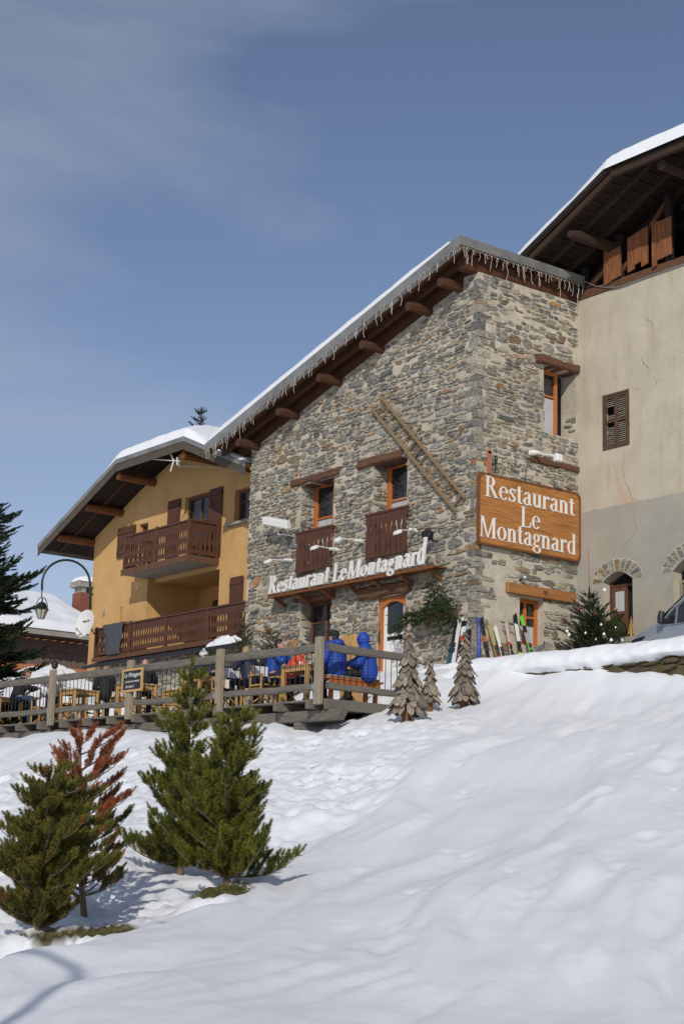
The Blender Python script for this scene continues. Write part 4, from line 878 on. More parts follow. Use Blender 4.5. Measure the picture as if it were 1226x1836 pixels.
a = MB(); low = dc+V3((0, 0, -0.48))+dn*0.08; lnb = dc+dn*0.42+V3((0, 0, -0.30)); a.tube([low, lnb], 0.014, 6); a.build('arm', M['dark_metal'], dsh)
a = MB(); a.tube([lnb+V3((0, 0, -.05)), lnb+V3((0, 0, .05))], 0.035, 8); a.build('receiver', M['steel'], dsh)
a = MB(); a.tube([dc-dn*0.02, dc-dn*0.2+V3((0, 0, -0.05)), V3((0.22, 20.5, 7.75))], 0.025, 6); a.build('mount', M['dark_metal'], dsh)
def textobj(name, txt, size, m, parent, loc, uvec, vvec, extrude=0.002, shear=0.0, sx=1.0, align='CENTER'):
    cu = bpy.data.curves.new(name, 'FONT'); cu.body = txt; cu.size = size; cu.align_x = align; cu.align_y = 'CENTER'; cu.extrude = extrude; cu.shear = shear; cu.resolution_u = 2
    tmp = bpy.data.objects.new(name+'_tmp', cu); COL.objects.link(tmp); bpy.context.view_layer.update()
    me = bpy.data.meshes.new_from_object(tmp.evaluated_get(bpy.context.evaluated_depsgraph_get())); bpy.data.objects.remove(tmp)
    ob = bpy.data.objects.new(name, me); COL.objects.link(ob); me.materials.clear(); me.materials.append(m)
    u = Vector(uvec).normalized(); v = Vector(vvec).normalized(); n_ = u.cross(v)
    R_ = Matrix((u*sx, v, n_)).transposed().to_4x4(); off = Vector([float(c) for c in (V3(loc)-wloc(parent))])
    me.transform(R_); me.transform(Matrix.Translation(off)); ob.parent = parent; return ob
uu = Vector((dn[1], -dn[0], 0)); uu = Vector((-dn[1], dn[0], 0))*(1 if (-dn[1]*_rt[0]+dn[0]*_rt[1]) > 0 else -1); vv = Vector(dn.tolist()).cross(uu)
textobj('dish_lettering', 'visual TV', 0.10, M['dark_metal'], dsh, dc+dn*0.025+V3((0, 0, 0.1)), uu, vv if vv.z > 0 else -vv, 0.006, 0.3)

# ================================================================== BACKGROUND LEFT: low chalet, chimney, spruces
YB = 36.0
def zB(px, py): return float(on(1, YB, px, py)[2])
lowc = thing('low_chalet', (2, YB+3, 6), 'low chalet with thick snowy roof and brick chimney far behind the deck on the left', 'chalet')
x0, x1 = -9.0, 9.5; ze = zB(100, 1131)
w = MB(); w.box(x0+0.5, x1-0.3, YB+0.9, YB+9, 4.5, ze+0.2); w.build('wall', M['board_grey'], lowc)
w = MB()
for x in np.arange(x0+0.5, x1-0.4, 0.14): w.box(x, x+0.125, YB+0.80+0.012*(int(x*50) % 2), YB+0.90, zB(100, 1196), zB(100, 1166))
w.build('cladding', M['board_grey'], lowc)
w = MB(); w.box(x0, x1, YB+0.3, YB+0.899, zB(100, 1204), zB(100, 1197)); w.box(x0+.4, x1-.4, YB+0.78, YB+0.92, 6.0, zB(100, 1205)); 
for x in np.arange(x0, x1, 0.2): w.tube([(x+0.1, YB+0.12, zB(100, 1204)), (x+0.1, YB+0.85, zB(100, 1198)+0.12)], 0.085, 7)
w.build('tile_row', M['tile'], lowc)
rs = np.random.default_rng(2); w = MB()
rt = ze+0.02; rz_ = rt+2.35
w.hexa([(x0, YB-0.2, rt-.16), (x1, YB-0.2, rt-.16), (x1, YB+5.5, rz_-.16), (x0, YB+5.5, rz_-.16), (x0, YB-0.2, rt), (x1, YB-0.2, rt), (x1, YB+5.5, rz_), (x0, YB+5.5, rz_)])
w.hexa([(x0, YB+5.5, rz_-.16), (x1, YB+5.5, rz_-.16), (x1, YB+11, rt-.16), (x0, YB+11, rt-.16), (x0, YB+5.5, rz_), (x1, YB+5.5, rz_), (x1, YB+11, rt), (x0, YB+11, rt)])
lr = w.build('roof', M['lintel_wood'], lowc)
w = MB(); w.box(x0, x1, YB-0.24, YB-0.205, rt-0.30, rt-0.02); w.build('fascia', M['concrete'], lr)
w = MB(); X_ = np.arange(x0, x1, 0.05); P = np.stack([np.stack([X_, np.full_like(X_, YB-0.12+0.5*k), np.full_like(X_, rt-0.34-0.16*(1-k))+0.0*X_+0.03*np.sin(X_*14)*(1-k)], axis=1) for k in (0, 1)], axis=0); w.grid(P); o_ = w.build('corrugated_canopy', M['tile'], lr)
snow_sheet(lr, np.arange(x0-0.1, x1+.1, 0.16), np.arange(YB-0.3, YB+5.4, 0.13), lambda x, y: rt+(y-(YB-0.2))*(rz_-rt)/5.7, lambda x, y: 0.36+0*x, edge=0.3, seed=44, amp=0.10)
c0 = on(1, YB+3.0, 143, 1095); c1 = on(1, YB+3.0, 176, 1095); zt = float(on(1, YB+3.0, 150, 1062)[2]); zc = float(on(1, YB+3.0, 150, 1052)[2])
ch = MB(); ch.box(c0[0], c1[0], YB+3.0, YB+3.8, c0[2]-1.2, zt); cho = ch.build('chimney', M['brick_red'], lowc)
ch = MB(); ch.box(c0[0]+.1, c0[0]+.3, YB+3.0, YB+3.8, zt, zc); ch.box(c1[0]-.3, c1[0]-.1, YB+3.0, YB+3.8, zt, zc); ch.box(c0[0]-.12, c1[0]+.12, YB+2.9, YB+3.9, zc, zc+0.26); ch.build('cap', M['concrete'], cho)
X_ = np.linspace(c0[0]-.14, c1[0]+.14, 12); Y_ = np.linspace(YB+2.85, YB+3.95, 12); gx2, gy2 = np.meshgrid(X_, Y_, indexing='ij')
pr = (np.sin(np.linspace(0, PI, 12))[:, None]**0.35)*(np.sin(np.linspace(0, PI, 12))[None]**0.35)
ch = MB(); ch.grid(np.stack([gx2, gy2, zc+0.27+0.34*pr+0.03*fbm(gx2*3, gy2*3, 2)], axis=2)); ch.build('snow_cap', M['snow'], cho, smooth=True)

# ------------------------------------------------------------------ conifers
def shoots_mesh(P, D, L, cols, nn, nl, nw, ang, rng, taper=0.55, start=0.0):
    """bottle-brush needles round every shoot; returns V, F, C"""
    n = len(P); D = D/np.linalg.norm(D, axis=1, keepdims=True)
    ref = np.where(np.abs(D[:, 2:3]) < 0.9, np.array([[0, 0, 1.0]]), np.array([[1.0, 0, 0]])); A = np.cross(D, ref); A /= np.linalg.norm(A, axis=1, keepdims=True); B_ = np.cross(D, A)
    t = rng.random((n, nn))*(1-start)+start; ph = rng.random((n, nn))*2*PI
    base = P[:, None]+D[:, None]*(t*L[:, None])[..., None]
    rad = A[:, None]*np.cos(ph)[..., None]+B_[:, None]*np.sin(ph)[..., None]
    a = ang*(1-0.45*t)*rng.uniform(0.7, 1.3, (n, nn)); nd = D[:, None]*np.cos(a)[..., None]+rad*np.sin(a)[..., None]
    l = nl*rng.uniform(0.7, 1.1, (n, nn))*(1-(1-taper)*t**3); side = np.cross(nd, rng.normal(size=(n, nn, 3))); side /= np.linalg.norm(side, axis=2, keepdims=True)
    v0 = base-side*nw/2; v1 = base+side*nw/2; v2 = base+nd*l[..., None]
    V = np.stack([v0, v1, v2], axis=2).reshape(-1, 3); F = np.arange(len(V)).reshape(-1, 3)
    C = np.repeat(cols[:, None], nn, axis=1)*rng.uniform(0.7, 1.3, (n, nn, 1)); return V, F, C.reshape(-1, 3)
def conifer(name, base, H, R, label, cat, seed, group=None, whorl=0.22, nb=6, rise=0.5, up=0.6, sl=0.16, ssp=0.09, nn=55, nl=0.055, nw=0.006, ang=0.9, colf=None, t0=0.08, trunk_r=0.05, lean=(0, 0), droop=0.0, twig=True, skipf=None, upsh=0.0, irr=0.25, sub=0.35, tipmin=0.0, bark='bark'):
    rng = np.random.default_rng(seed); base = V3(base)
    root = thing(name, base, label, cat, group)
    def tp(t): return base+V3((lean[0]*t+0.03*math.sin(t*5+seed), lean[1]*t+0.03*math.cos(t*4+seed), H*t))
    tk = MB(); ts = np.linspace(-0.06, 0.98, 12); tk.tube([tp(t) for t in ts], [max(trunk_r*(1-t)**0.8+0.006, 0.005) for t in ts], 8); tk.build('trunk', M[bark], root, smooth=True)
    P = []; D = []; L_ = []; C = []; br = MB()
    z = t0*H
    while z < H*0.97:
        t = z/H; k = max(3, int(round(nb*(1-0.35*t)+rng.uniform(-1, 1)))); a0 = rng.random()*2*PI
        for i in range(k):
            az = a0+2*PI*i/k+rng.normal(0, 0.25); r = R(t)*rng.uniform(1-irr, 1+irr*0.6)
            if r < 0.05: continue
            if skipf and skipf(t, az): continue
            q = tp(t+rng.uniform(-0.3, 0.3)*whorl/H); el = rise+rng.normal(0, 0.10); pts = [q]; r *= 1+0.42*math.sin(az*2+t*9+seed)*math.sin(az*3+seed*1.7+t*14); d = V3((math.cos(az)*math.cos(el), math.sin(az)*math.cos(el), math.sin(el))); ns = max(3, int(r/0.10)); st = r/ns
            for s_ in range(ns):
                f = s_/ns; d2 = d.copy(); d2[2] += up*f*f-droop*math.sin(PI*f)*1.0; d2 += rng.normal(0, 0.05, 3); d2 /= np.linalg.norm(d2); pts.append(pts[-1]+d2*st)
            if twig: br.tube(pts, [max(0.012*(1-f)*r+0.003, 0.0025) for f in np.linspace(0, 1, len(pts))], 4, caps=False)
            lat = np.cross(d, V3((0, 0, 1))); lat /= np.linalg.norm(lat)+1e-9
            m_ = max(2, int(r/ssp)); 
            for j in range(m_):
                f = (j+0.6)/m_; f = tipmin+(1-tipmin)*f; x_ = f*(len(pts)-1); a_ = int(min(x_, len(pts)-2)); p = pts[a_]+(pts[a_+1]-pts[a_])*(x_-a_); dd = pts[a_+1]-pts[a_]; dd /= np.linalg.norm(dd)
                for sd in ((-1, 1) if r > 0.15 else (rng.choice([-1, 1]),)):
                    spread = rng.uniform(0.5, 1.1); v = dd+lat*sd*spread*(1-0.45*upsh)+V3((0, 0, upsh*rng.uniform(0.5, 1.5)+rng.uniform(0.0, 0.5)+up*0.25-droop*0.8)); v /= np.linalg.norm(v)
                    sub_l = sub*r*(1-f)*rng.uniform(0.5, 1.1)
                    if sub_l > sl*0.8:
                        kk = int(sub_l/(sl*0.6))+1
                        for h_ in range(kk):
                            pp = p+v*(sub_l*h_/kk); vv_ = v+rng.normal(0, 0.35, 3)+V3((0, 0, up*0.2)); P.append(pp); D.append(vv_); L_.append(sl*rng.uniform(0.7, 1.15)); C.append(colf(pp, t, rng))
                        if twig: br.tube([p, p+v*sub_l], [0.005, 0.003], 3, caps=False)
                    P.append(p+v*sub_l*0.9); D.append(v); L_.append(sl*rng.uniform(0.7, 1.2)); C.append(colf(p, t, rng))
            P.append(pts[-1]); D.append(pts[-1]-pts[-2]+V3((0, 0, 0.3*up*st))); L_.append(sl*1.25); C.append(colf(pts[-1], t, rng))
        z += whorl*rng.uniform(0.8, 1.2)
    for h_ in np.arange(max(0.8, 1-0.35/H), 1.0, 0.03 if H > 2 else 0.05): P.append(tp(h_)); D.append(V3((rng.normal(0, .25), rng.normal(0, .25), 1))); L_.append(sl*1.1); C.append(colf(tp(h_), 1, rng))
    P.append(tp(0.97)); D.append(V3((0, 0, 1))); L_.append(sl*1.5); C.append(colf(tp(1), 1, rng))
    V, F, CC = shoots_mesh(np.array(P), np.array(D), np.array(L_), np.array(C), nn, nl, nw, ang, rng)
    raw('foliage', V, F, M['needles'], root, cols=np.clip(CC, 0, 1))
    if twig and br.n: br.build('branches', M[bark], root, fixn=False)
    return root
def green(a, b, dead=None, dp=0.0):
    a = np.array(a); b = np.array(b)
    def f(p, t, rng):
        if dead is not None and rng.random() < dp: return np.array(dead)*rng.uniform(0.6, 1.2)
        return a+(b-a)*rng.random()
    return f
PG = green((0.05, 0.07, 0.010), (0.22, 0.21, 0.032)); DEAD = (0.36, 0.11, 0.045)
def Rp(a, b, e=0.8): return lambda t: a*np.clip(np.sin(np.clip((t+0.10)/1.10, 0, 1)*PI)**0.5*(1-t)**e*1.5, 0, 1)+b*(1-t)
def htop(p, px, py):
    dp = (p[0]-CAMP[0])*math.cos(YAW)+(p[1]-CAMP[1])*math.sin(YAW); return float(at(px, py, dp)[2]-p[2])
PK = dict(up=1.15, upsh=1.1, ang=1.05, irr=0.42, bark='bark', skipf=lambda t, az: math.sin(az*2.0+t*31)*math.sin(t*47+az) > 0.85)
conifer('mountain_pine', pC, htop(pC, 343, 1195), lambda t: (0.95 if t < 0.45 else 0.75)*(1-t)**0.6*(0.8+0.2*math.sin(t*22)), 'tallest young pine on the slope, its tip reaching the deck railing', 'pine tree', 101, 'young pines on the snow slope', colf=PG, rise=0.15, lean=(0.02, -0.06), t0=0.04, nb=7, whorl=0.20, nn=130, nw=0.0066, nl=0.068, sl=0.14, ssp=0.090, trunk_r=0.05, sub=0.48, **PK)
conifer('mountain_pine', pD, htop(pD, 418, 1282), lambda t: 0.80*(1-t)**0.45*min(1, 0.72+2.2*t), 'bushy green pine standing just right of the tallest young pine', 'pine tree', 102, 'young pines on the snow slope', colf=PG, rise=0.2, lean=(0.02, -0.02), t0=0.07, nb=8, whorl=0.155, nn=130, nw=0.0064, nl=0.064, sl=0.13, ssp=0.085, trunk_r=0.04, sub=0.48, **PK)
conifer('mountain_pine', pA, htop(pA, 95, 1378), lambda t: 0.72*min(1, 0.6+t*2.2)*(1-t)**0.45, 'dense olive green pine at the left edge of the snow slope', 'pine tree', 103, 'young pines on the snow slope', colf=green((0.06, 0.07, 0.012), (0.20, 0.175, 0.032), DEAD, 0.03), rise=0.2, t0=0.09, nb=8, whorl=0.115, nn=120, nw=0.0052, nl=0.050, sl=0.095, ssp=0.062, trunk_r=0.035, lean=(0.0, -0.10), sub=0.50, **PK)
def colB(p, t, rng):
    if t > 0.42 or rng.random() < 0.18: return np.array(DEAD)*rng.uniform(0.55, 1.15)
    return np.array((0.085, 0.095, 0.015))*rng.uniform(0.8, 1.3)
conifer('mountain_pine', pB, htop(pB, 128, 1300), lambda t: 0.72*(1-t)**0.4, 'sparse pine with rusty brown dead needles behind the dense left pine', 'pine tree', 104, 'young pines on the snow slope', colf=colB, rise=0.35, t0=0.08, nb=7, whorl=0.14, nn=110, nw=0.0050, nl=0.048, sl=0.105, ssp=0.07, tipmin=0.38, trunk_r=0.032, lean=(-0.12, 0.16), sub=0.34, **PK)
ps = at(-78, 1330, 46); SG = green((0.014, 0.024, 0.009), (0.035, 0.05, 0.020))
conifer('tall_spruce', ps, float(at(-70, 838, 46)[2]-ps[2]), lambda t: 3.0*(1-t)**0.75*(0.75+0.25*math.sin(t*26)), 'large dark spruce cut by the left edge of the photo', 'spruce', 105, colf=SG, rise=0.10, up=0.5, droop=0.12, sl=0.34, ssp=0.15, nn=90, nl=0.10, nw=0.026, ang=0.8, whorl=0.30, nb=11, trunk_r=0.18, t0=0.04, sub=0.45)
pt_ = at(361, 738, 78); 
conifer('far_spruce', (pt_[0], pt_[1], pt_[2]-7), 7.0, lambda t: 1.9*(1-t)**0.85, 'small spruce tip showing above the snow on the yellow chalet roof', 'spruce', 106, colf=green((0.03, 0.04, 0.012), (0.07, 0.075, 0.02)), rise=0.45, up=0.5, sl=0.30, ssp=0.22, nn=40, nl=0.10, nw=0.03, whorl=0.40, nb=5, trunk_r=0.1, t0=0.5)
pX = at(1057, 1160, 41.6); pX[2] = 4.72
conifer('christmas_tree', pX, float(at(1049, 1062, 41.6)[2]-pX[2]), lambda t: 1.15*(1-t)**0.70*(0.85+0.15*math.sin(t*21)), 'decorated spruce standing against the pale rendered wall right of the big sign', 'christmas tree', 107, colf=green((0.020, 0.032, 0.012), (0.055, 0.07, 0.028)), rise=0.42, up=0.35, sl=0.15, ssp=0.075, nn=70, nl=0.04, nw=0.011, ang=0.9, whorl=0.15, nb=9, trunk_r=0.04, t0=0.05, irr=0.35)
ld = MB(); zt_ = float(at(1049, 1062, 41.6)[2]); ld.tube([(pX[0], pX[1], zt_-0.2), (pX[0]-0.02, pX[1]+0.03, float(at(1049, 985, 41.6)[2]))], [0.016, 0.010], 5)
tag(ld.build('tree_stake', M['beam_wood']), 'thin bare pole rising from the tip of the decorated spruce', 'pole')
rs = np.random.default_rng(12)
for i, (px, py) in enumerate(((1083, 1058), (1077, 1120), (1068, 1147), (1049, 1135), (1019, 1138), (1016, 1132), (1115, 1148), (1082, 1137), (1067, 1100), (1068, 1029), (1010, 1116), (1095, 1148), (1036, 1092))):
    b_ = MB(); c = at(px, py, 40.7+0.1*rs.random()); r_ = rs.uniform(0.028, 0.05); b_.lathe(c, [(0, -r_)]+[(r_*math.cos(a), r_*math.sin(a)) for a in np.linspace(-1.4, 1.4, 8)]+[(0.008, r_), (0.008, r_+0.015), (0, r_+.015)], 12)
    red = i in (8, 9, 10, 12)
    tag(b_.build('bauble', M['bauble_red' if red else 'bauble_white'], smooth=True), 'small dark red bauble hanging on the decorated spruce' if red else 'small white bauble hanging on the decorated spruce', 'bauble', 'dark red baubles on the tree' if red else 'white baubles on the tree')
# glass carboy and tiny wooden tree on the ledge
bt = thing('glass_carboy', (BX-0.17-0.12, -1.62, 5.95), 'big round green glass bottle on the ledge under the arched window', 'bottle')
b_ = MB(); b_.lathe((BX-0.30, -1.66, 5.952), [(0, 0), (0.20, 0.0), (0.30, 0.10), (0.32, 0.22), (0.27, 0.36), (0.14, 0.50), (0.06, 0.58), (0.045, 0.70), (0.06, 0.71), (0.06, 0.74), (0.03, 0.74)], 24); b_.build('glass_body', M['bottle_green'], bt, smooth=True)
b_ = MB(); b_.lathe((BX-0.30, -1.66, 6.69), [(0, 0), (0.03, 0), (0.035, 0.05), (0, 0.05)], 10); b_.build('cork', M['light_wood'], bt)
b_ = MB(); b_.tube([(BX-0.2, -2.12, 5.95), (BX-0.2, -2.12, 6.5)], [0.03, 0.005], 6)
for k in range(7): b_.bar((BX-0.2, -2.12-0.11*(1-k/8), 6.06+k*0.055), (BX-0.2, -2.12+0.11*(1-k/8), 6.06+k*0.055), 0.03, 0.03)
tag(b_.build('twig_tree', M['light_wood']), 'tiny pale twig tree ornament beside the green glass bottle', 'ornament')

# dead grass and litter on the bare earth under the pines
rs = np.random.default_rng(88); P = []; D = []; L_ = []; C = []
for (c, ra, rb), n_ in zip(PIT, (320, 420)):
    for k in range(n_):
        a = rs.uniform(0, 2*PI); r = math.sqrt(rs.random())*0.95; q = c+LE*ra*r*math.cos(a)+LN*rb*r*math.sin(a); P.append((q[0], q[1], gz(q[0], q[1])-0.005)); D.append((rs.normal(0, .5), rs.normal(0, .5), 1)); L_.append(rs.uniform(.01, .03)); C.append(np.array((0.16, 0.125, 0.045))*rs.uniform(.4, 1.4) if rs.random() < .6 else np.array((0.09, 0.11, 0.03))*rs.uniform(.5, 1.3))
V_, F_, C_ = shoots_mesh(np.array(P), np.array(D), np.array(L_), np.array(C), 9, 0.06, 0.005, 0.9, rs)
tag(raw('dead_grass', V_, F_, M['needles'], cols=np.clip(C_, 0, 1)), 'dead grass and litter on the bare earth under the young pines', 'grass', kind='stuff')
# ================================================================== THE DECK
FX = lambda y: -8.0-0.07*(y+4.1); YE = 11.6; FZ = 3.28
deck = thing('sun_deck', (-6.5, 3.5, 2.4), 'raised grey timber sun deck in front of the houses', 'deck')
fl = MB(); rs = np.random.default_rng(3)
for i in range(21):
    xo_ = 0.145*i; a = -4.18; fl.hexa([(FX(a)+xo_, a, FZ-.04), (FX(a)+xo_+.138, a, FZ-.04), (FX(YE)+xo_+.138, YE, FZ-.04), (FX(YE)+xo_, YE, FZ-.04), (FX(a)+xo_, a, FZ+rs.uniform(-.003, .003)), (FX(a)+xo_+.138, a, FZ), (FX(YE)+xo_+.138, YE, FZ), (FX(YE)+xo_, YE, FZ)])
fl.build('floor', M['grey_wood'], deck)
for y in np.arange(-3.85, YE, 1.05):
    j = MB(); j.box(FX(y)-0.16, -5.0, y-0.06, y+0.06, FZ-0.21, FZ-0.045); j.build('joist', M['grey_wood'], deck, bevel=0.008)
b_ = MB(); b_.hexa([(FX(-4.45)+.10, -4.45, FZ-.44), (FX(-4.45)+.34, -4.45, FZ-.44), (FX(YE)+.34, YE, FZ-.44), (FX(YE)+.10, YE, FZ-.44), (FX(-4.45)+.10, -4.62, FZ-.215), (FX(-4.45)+.34, -4.62, FZ-.215), (FX(YE)+.34, YE, FZ-.215), (FX(YE)+.10, YE, FZ-.215)])
b_.build('main_beam', M['grey_wood'], deck, bevel=0.02)
b_ = MB(); b_.box(-5.6, -5.4, -4.1, YE, FZ-.42, FZ-.215); b_.build('main_beam', M['grey_wood'], deck)
b_ = MB(); b_.box(-8.0, -5.3, -4.24, -4.19, FZ-.22, FZ+.0); b_.build('edge_board', M['grey_wood'], deck, bevel=0.008)
for y in (-3.2, 0.3, 3.8, 7.3, 10.6):
    p = MB(); p.box(FX(y)+.13, FX(y)+.31, y-.12, y+.12, 1.6, FZ-.442); p.build('footing_post', M['grey_wood'], deck)
rail = thing('deck_railing', (-7.9, -4.1, FZ), 'weathered wooden railing with thin black bars round the sun deck', 'railing')
PY = [-4.10, -0.74, 2.74, 6.20, 9.80]
for i, y in enumerate(PY):
    p = MB(); w_ = 0.10; p.box(FX(y)-0.02-0.115, FX(y)+0.10-0.115, y-w_, y+w_, FZ-0.13, 4.56); p.build('post', M['post_wood'], rail, bevel=0.012)
def rlog(mb, p, q, w_, h_, seed, n=8):
    rs = np.random.default_rng(seed); p = V3(p); q = V3(q); d = (q-p)/np.linalg.norm(q-p); a = np.cross(d, V3((0, 0, 1))); V = []
    for i in range(n):
        c = p+(q-p)*i/(n-1)+V3((0, 0, rs.normal(0, 0.007))); hh_ = h_*(1+rs.normal(0, .04)); 
        for sa, sb in ((-1, -.62), (-.7, -1), (.7, -1), (1, -.62), (1, .62), (.7, 1), (-.7, 1), (-1, .62)): V.append(c+a*sa*w_/2+V3((0, 0, sb*hh_/2)))
    F = [(i*8+k, i*8+(k+1) % 8, (i+1)*8+(k+1) % 8, (i+1)*8+k) for i in range(n-1) for k in range(8)]+[tuple(range(7, -1, -1)), tuple((n-1)*8+k for k in range(8))]
    return mb.add(V, F)
yl_ = PY+[YE]
for i in range(5):
    a, c = yl_[i]+0.11, yl_[i+1]-0.11
    for z, h in ((4.355, 0.17), (3.535, 0.135)):
        r = MB(); rlog(r, (FX(a)+0.02, a, z), (FX(c)+0.02, c, z), 0.11, h, i+int(z*10)); r.build('rail', M['grey_wood'], rail)
    b_ = MB(); yb_ = yl_[i]+0.22; b_.lathe((FX(yb_)-0.038, yb_, 3.545), [(0, -0.02), (0.065, -0.02), (0.065, 0.0), (0.045, 0.012), (0, 0.014)], 14, (-1, 0, 0)); b_.build('bolt_plate', M['steel'], rail)
for z, h, xe in ((4.355, 0.16, -5.75), (3.55, 0.14, -5.95)):
    r = MB(); rlog(r, (-7.87, -4.12, z+0.01), (xe, -4.12, z-0.02), 0.11, h, int(z*7)); r.build('rail', M['grey_wood'], rail)
p = MB(); p.box(-5.78, -5.66, -4.2, -4.04, FZ-0.3, 4.3); p.build('post', M['post_wood'], rail, bevel=0.012)
ys_ = [y for y in np.arange(-3.92, 10.9, 0.172) if min(abs(y-q) for q in PY) > 0.11]
for y in ys_: b_ = MB(); b_.tube([(FX(y)+0.02, y, 3.56), (FX(y)+0.02, y, 4.33)], 0.0085, 6); b_.build('baluster', M['dark_metal'], rail)
for x in np.arange(-7.75, -5.85, 0.16): b_ = MB(); b_.tube([(x, -4.12, 3.56), (x, -4.12, 4.33)], 0.0085, 6); b_.build('baluster', M['dark_metal'], rail)
# chalk menu board
cbd = thing('chalkboard_sign', (FX(2.56)-0.14, 2.56, 3.78), 'small black chalkboard in a wooden frame hung on the deck railing', 'chalkboard')
xf = FX(2.56)-0.16; y0, y1, z0, z1 = 2.07, 2.99, 3.79, 4.34
b_ = MB(); b_.box(xf, xf+0.02, y0+.03, y1-.03, z0+.03, z1-.03); b_.build('board', M['chalkboard'], cbd)
b_ = MB()
for q in ((y0, y0+.05, z0, z1), (y1-.05, y1, z0, z1), (y0+.05, y1-.05, z0, z0+.05), (y0+.05, y1-.05, z1-.05, z1)): b_.box(xf-0.015, xf+0.025, *q)
b_.build('frame', M['light_wood'], cbd)
for j, (tx, sz, dy, dz) in enumerate((('Le Motagard', 0.150, 0.0, 0.40), ('et est à vos menus', 0.085, -0.0, 0.25), ('de repas !', 0.095, 0.10, 0.13))):
    textobj('chalk_writing', tx, sz, M['white_paint'], cbd, (xf-0.003, (y0+y1)/2+dy, z0+dz), (0, -1, 0), (0, 0, 1), 0.001, 0.35, 1.0)

# ------------------------------------------------------------------ tables and folding chairs
def table_at(x, y, z, wx, wy, label, rz=0, name='wooden_table', h=0.80, group='light wooden tables on the deck'):
    t = thing(name, (x, y, z), label, 'table', group, rz)
    m_ = MB(); m_.box(-wx/2, wx/2, -wy/2, wy/2, h-.035, h); m_.build('tabletop', M['light_wood'], t, local=True, bevel=0.006)
    m_ = MB(); e = 0.035; m_.box(-wx/2+e, wx/2-e, -wy/2+e, -wy/2+e+.02, h-.13, h-.036); m_.box(-wx/2+e, wx/2-e, wy/2-e-.02, wy/2-e, h-.13, h-.036); m_.box(-wx/2+e, -wx/2+e+.02, -wy/2+e+.021, wy/2-e-.021, h-.13, h-.036); m_.box(wx/2-e-.02, wx/2-e, -wy/2+e+.021, wy/2-e-.021, h-.13, h-.036); m_.build('apron', M['light_wood'], t, local=True)
    for sx in (-1, 1):
        for sy in (-1, 1):
            m_ = MB(); cx, cy = sx*(wx/2-.05), sy*(wy/2-.05); m_.box(cx-.038, cx+.038, cy-.038, cy+.038, 0, h-.037); m_.build('leg', M['light_wood'], t, local=True, bevel=0.004)
    return t
def chair_proto(name, canvas):
    t = thing(name, (0, 0, 0), 'x', 'chair')
    for s in (-1, 1):
        m_ = MB(); x = s*0.26
        m_.box(x-.016, x+.016, -.24, -.20, 0.03, 0.90); m_.box(x-.016, x+.016, .20, .24, 0.03, 0.66)
        m_.box(x-.025, x+.025, -.27, .27, .662, .69); m_.box(x-.014, x+.014, -.199, .199, .43, .47); m_.box(x-.014, x+.014, -.199, .199, .37, .39); m_.box(x-.02, x+.02, -.26, .26, 0.0, .035); m_.build('side_frame', M['light_wood'], t, local=True)
    for y in (-0.12, 0.12):
        m_ = MB(); m_.bar((-.25, y, .05), (.25, y+.012, .44), 0.02, 0.035, (0, 1, 0)); m_.bar((.25, y-.024, .05), (-.25, y-.024, .44), 0.02, 0.035, (0, 1, 0)); m_.build('cross_leg', M['light_wood'], t, local=True)
    m_ = MB(); g_ = np.array([[(x, y, .475-.03*(1-(x/.25)**2)) for y in (-.2, 0, .2)] for x in np.linspace(-.25, .25, 7)]); m_.grid(g_); o = m_.build('seat', M['black_cloth'], t, local=True); o.modifiers.new('t', 'SOLIDIFY').thickness = 0.006
    m_ = MB(); g_ = np.array([[(x, -.225-.03*(1-(x/.27)**2), z) for z in (.70, .80, .91)] for x in np.linspace(-.275, .275, 7)]); m_.grid(g_); o = m_.build('backrest', M[canvas], t, local=True); o.modifiers.new('t', 'SOLIDIFY').thickness = 0.006
    return t
cw = chair_proto('folding_chair', 'white_cloth')
used = [False]
def chair(x, y, rz, label, z=FZ+0.004):
    o = cw if not used[0] else copy_tree(cw); used[0] = True
    o.location = (x, y, z); o.rotation_euler = (0, 0, rz); tag(o, label, 'chair', 'folding wooden chairs on the deck'); return o
def ypx(x, px, py): return float(on(0, x, px, py)[1])
XT = lambda y: FX(y)+0.62
tabs = []
for i, (pa, pb, lab) in enumerate(((30, 67, 'light wooden table between the woman in sunglasses and the man in white'), (150, 187, 'light wooden table left of the chalkboard'), (240, 283, 'light wooden table just right of the chalkboard'), (352, 390, 'light wooden table left of the fence post before the woman with fur collar'), (515, 572, 'light wooden table by the man in red, left of the corner post'))):
    y_ = (ypx(-8, pa, 1230-i*10)+ypx(-8, pb, 1230-i*10))/2+0.55; wy = 0.80 if i < 4 else 0.95
    tabs.append(y_); table_at(XT(y_), y_, FZ+0.004, 0.75, wy, lab)
yA = ypx(-7.6, 425, 1200); yBc = ypx(-7.6, 487, 1197); yc_ = ypx(-8.3, 12, 1250); yd = ypx(-8, 135, 1232); ye_ = ypx(-8.1, 90, 1240)
chair(FX(yA)+0.50, yA+0.15, 0, 'folding chair under the woman with the fur collar')
chair(FX(yBc)+0.52, yBc+0.15, PI, 'folding chair under the man in the blue jacket')
chair(FX(yc_)+0.6, yc_+0.3, PI, 'folding chair under the woman in sunglasses at the left edge')
chair(FX(yd)+0.6, yd+0.2, 0, 'empty folding chair between the man in white and the chalkboard')
chair(FX(ye_)+0.7, ye_+0.2, 0, 'folding chair under the man in the white top')
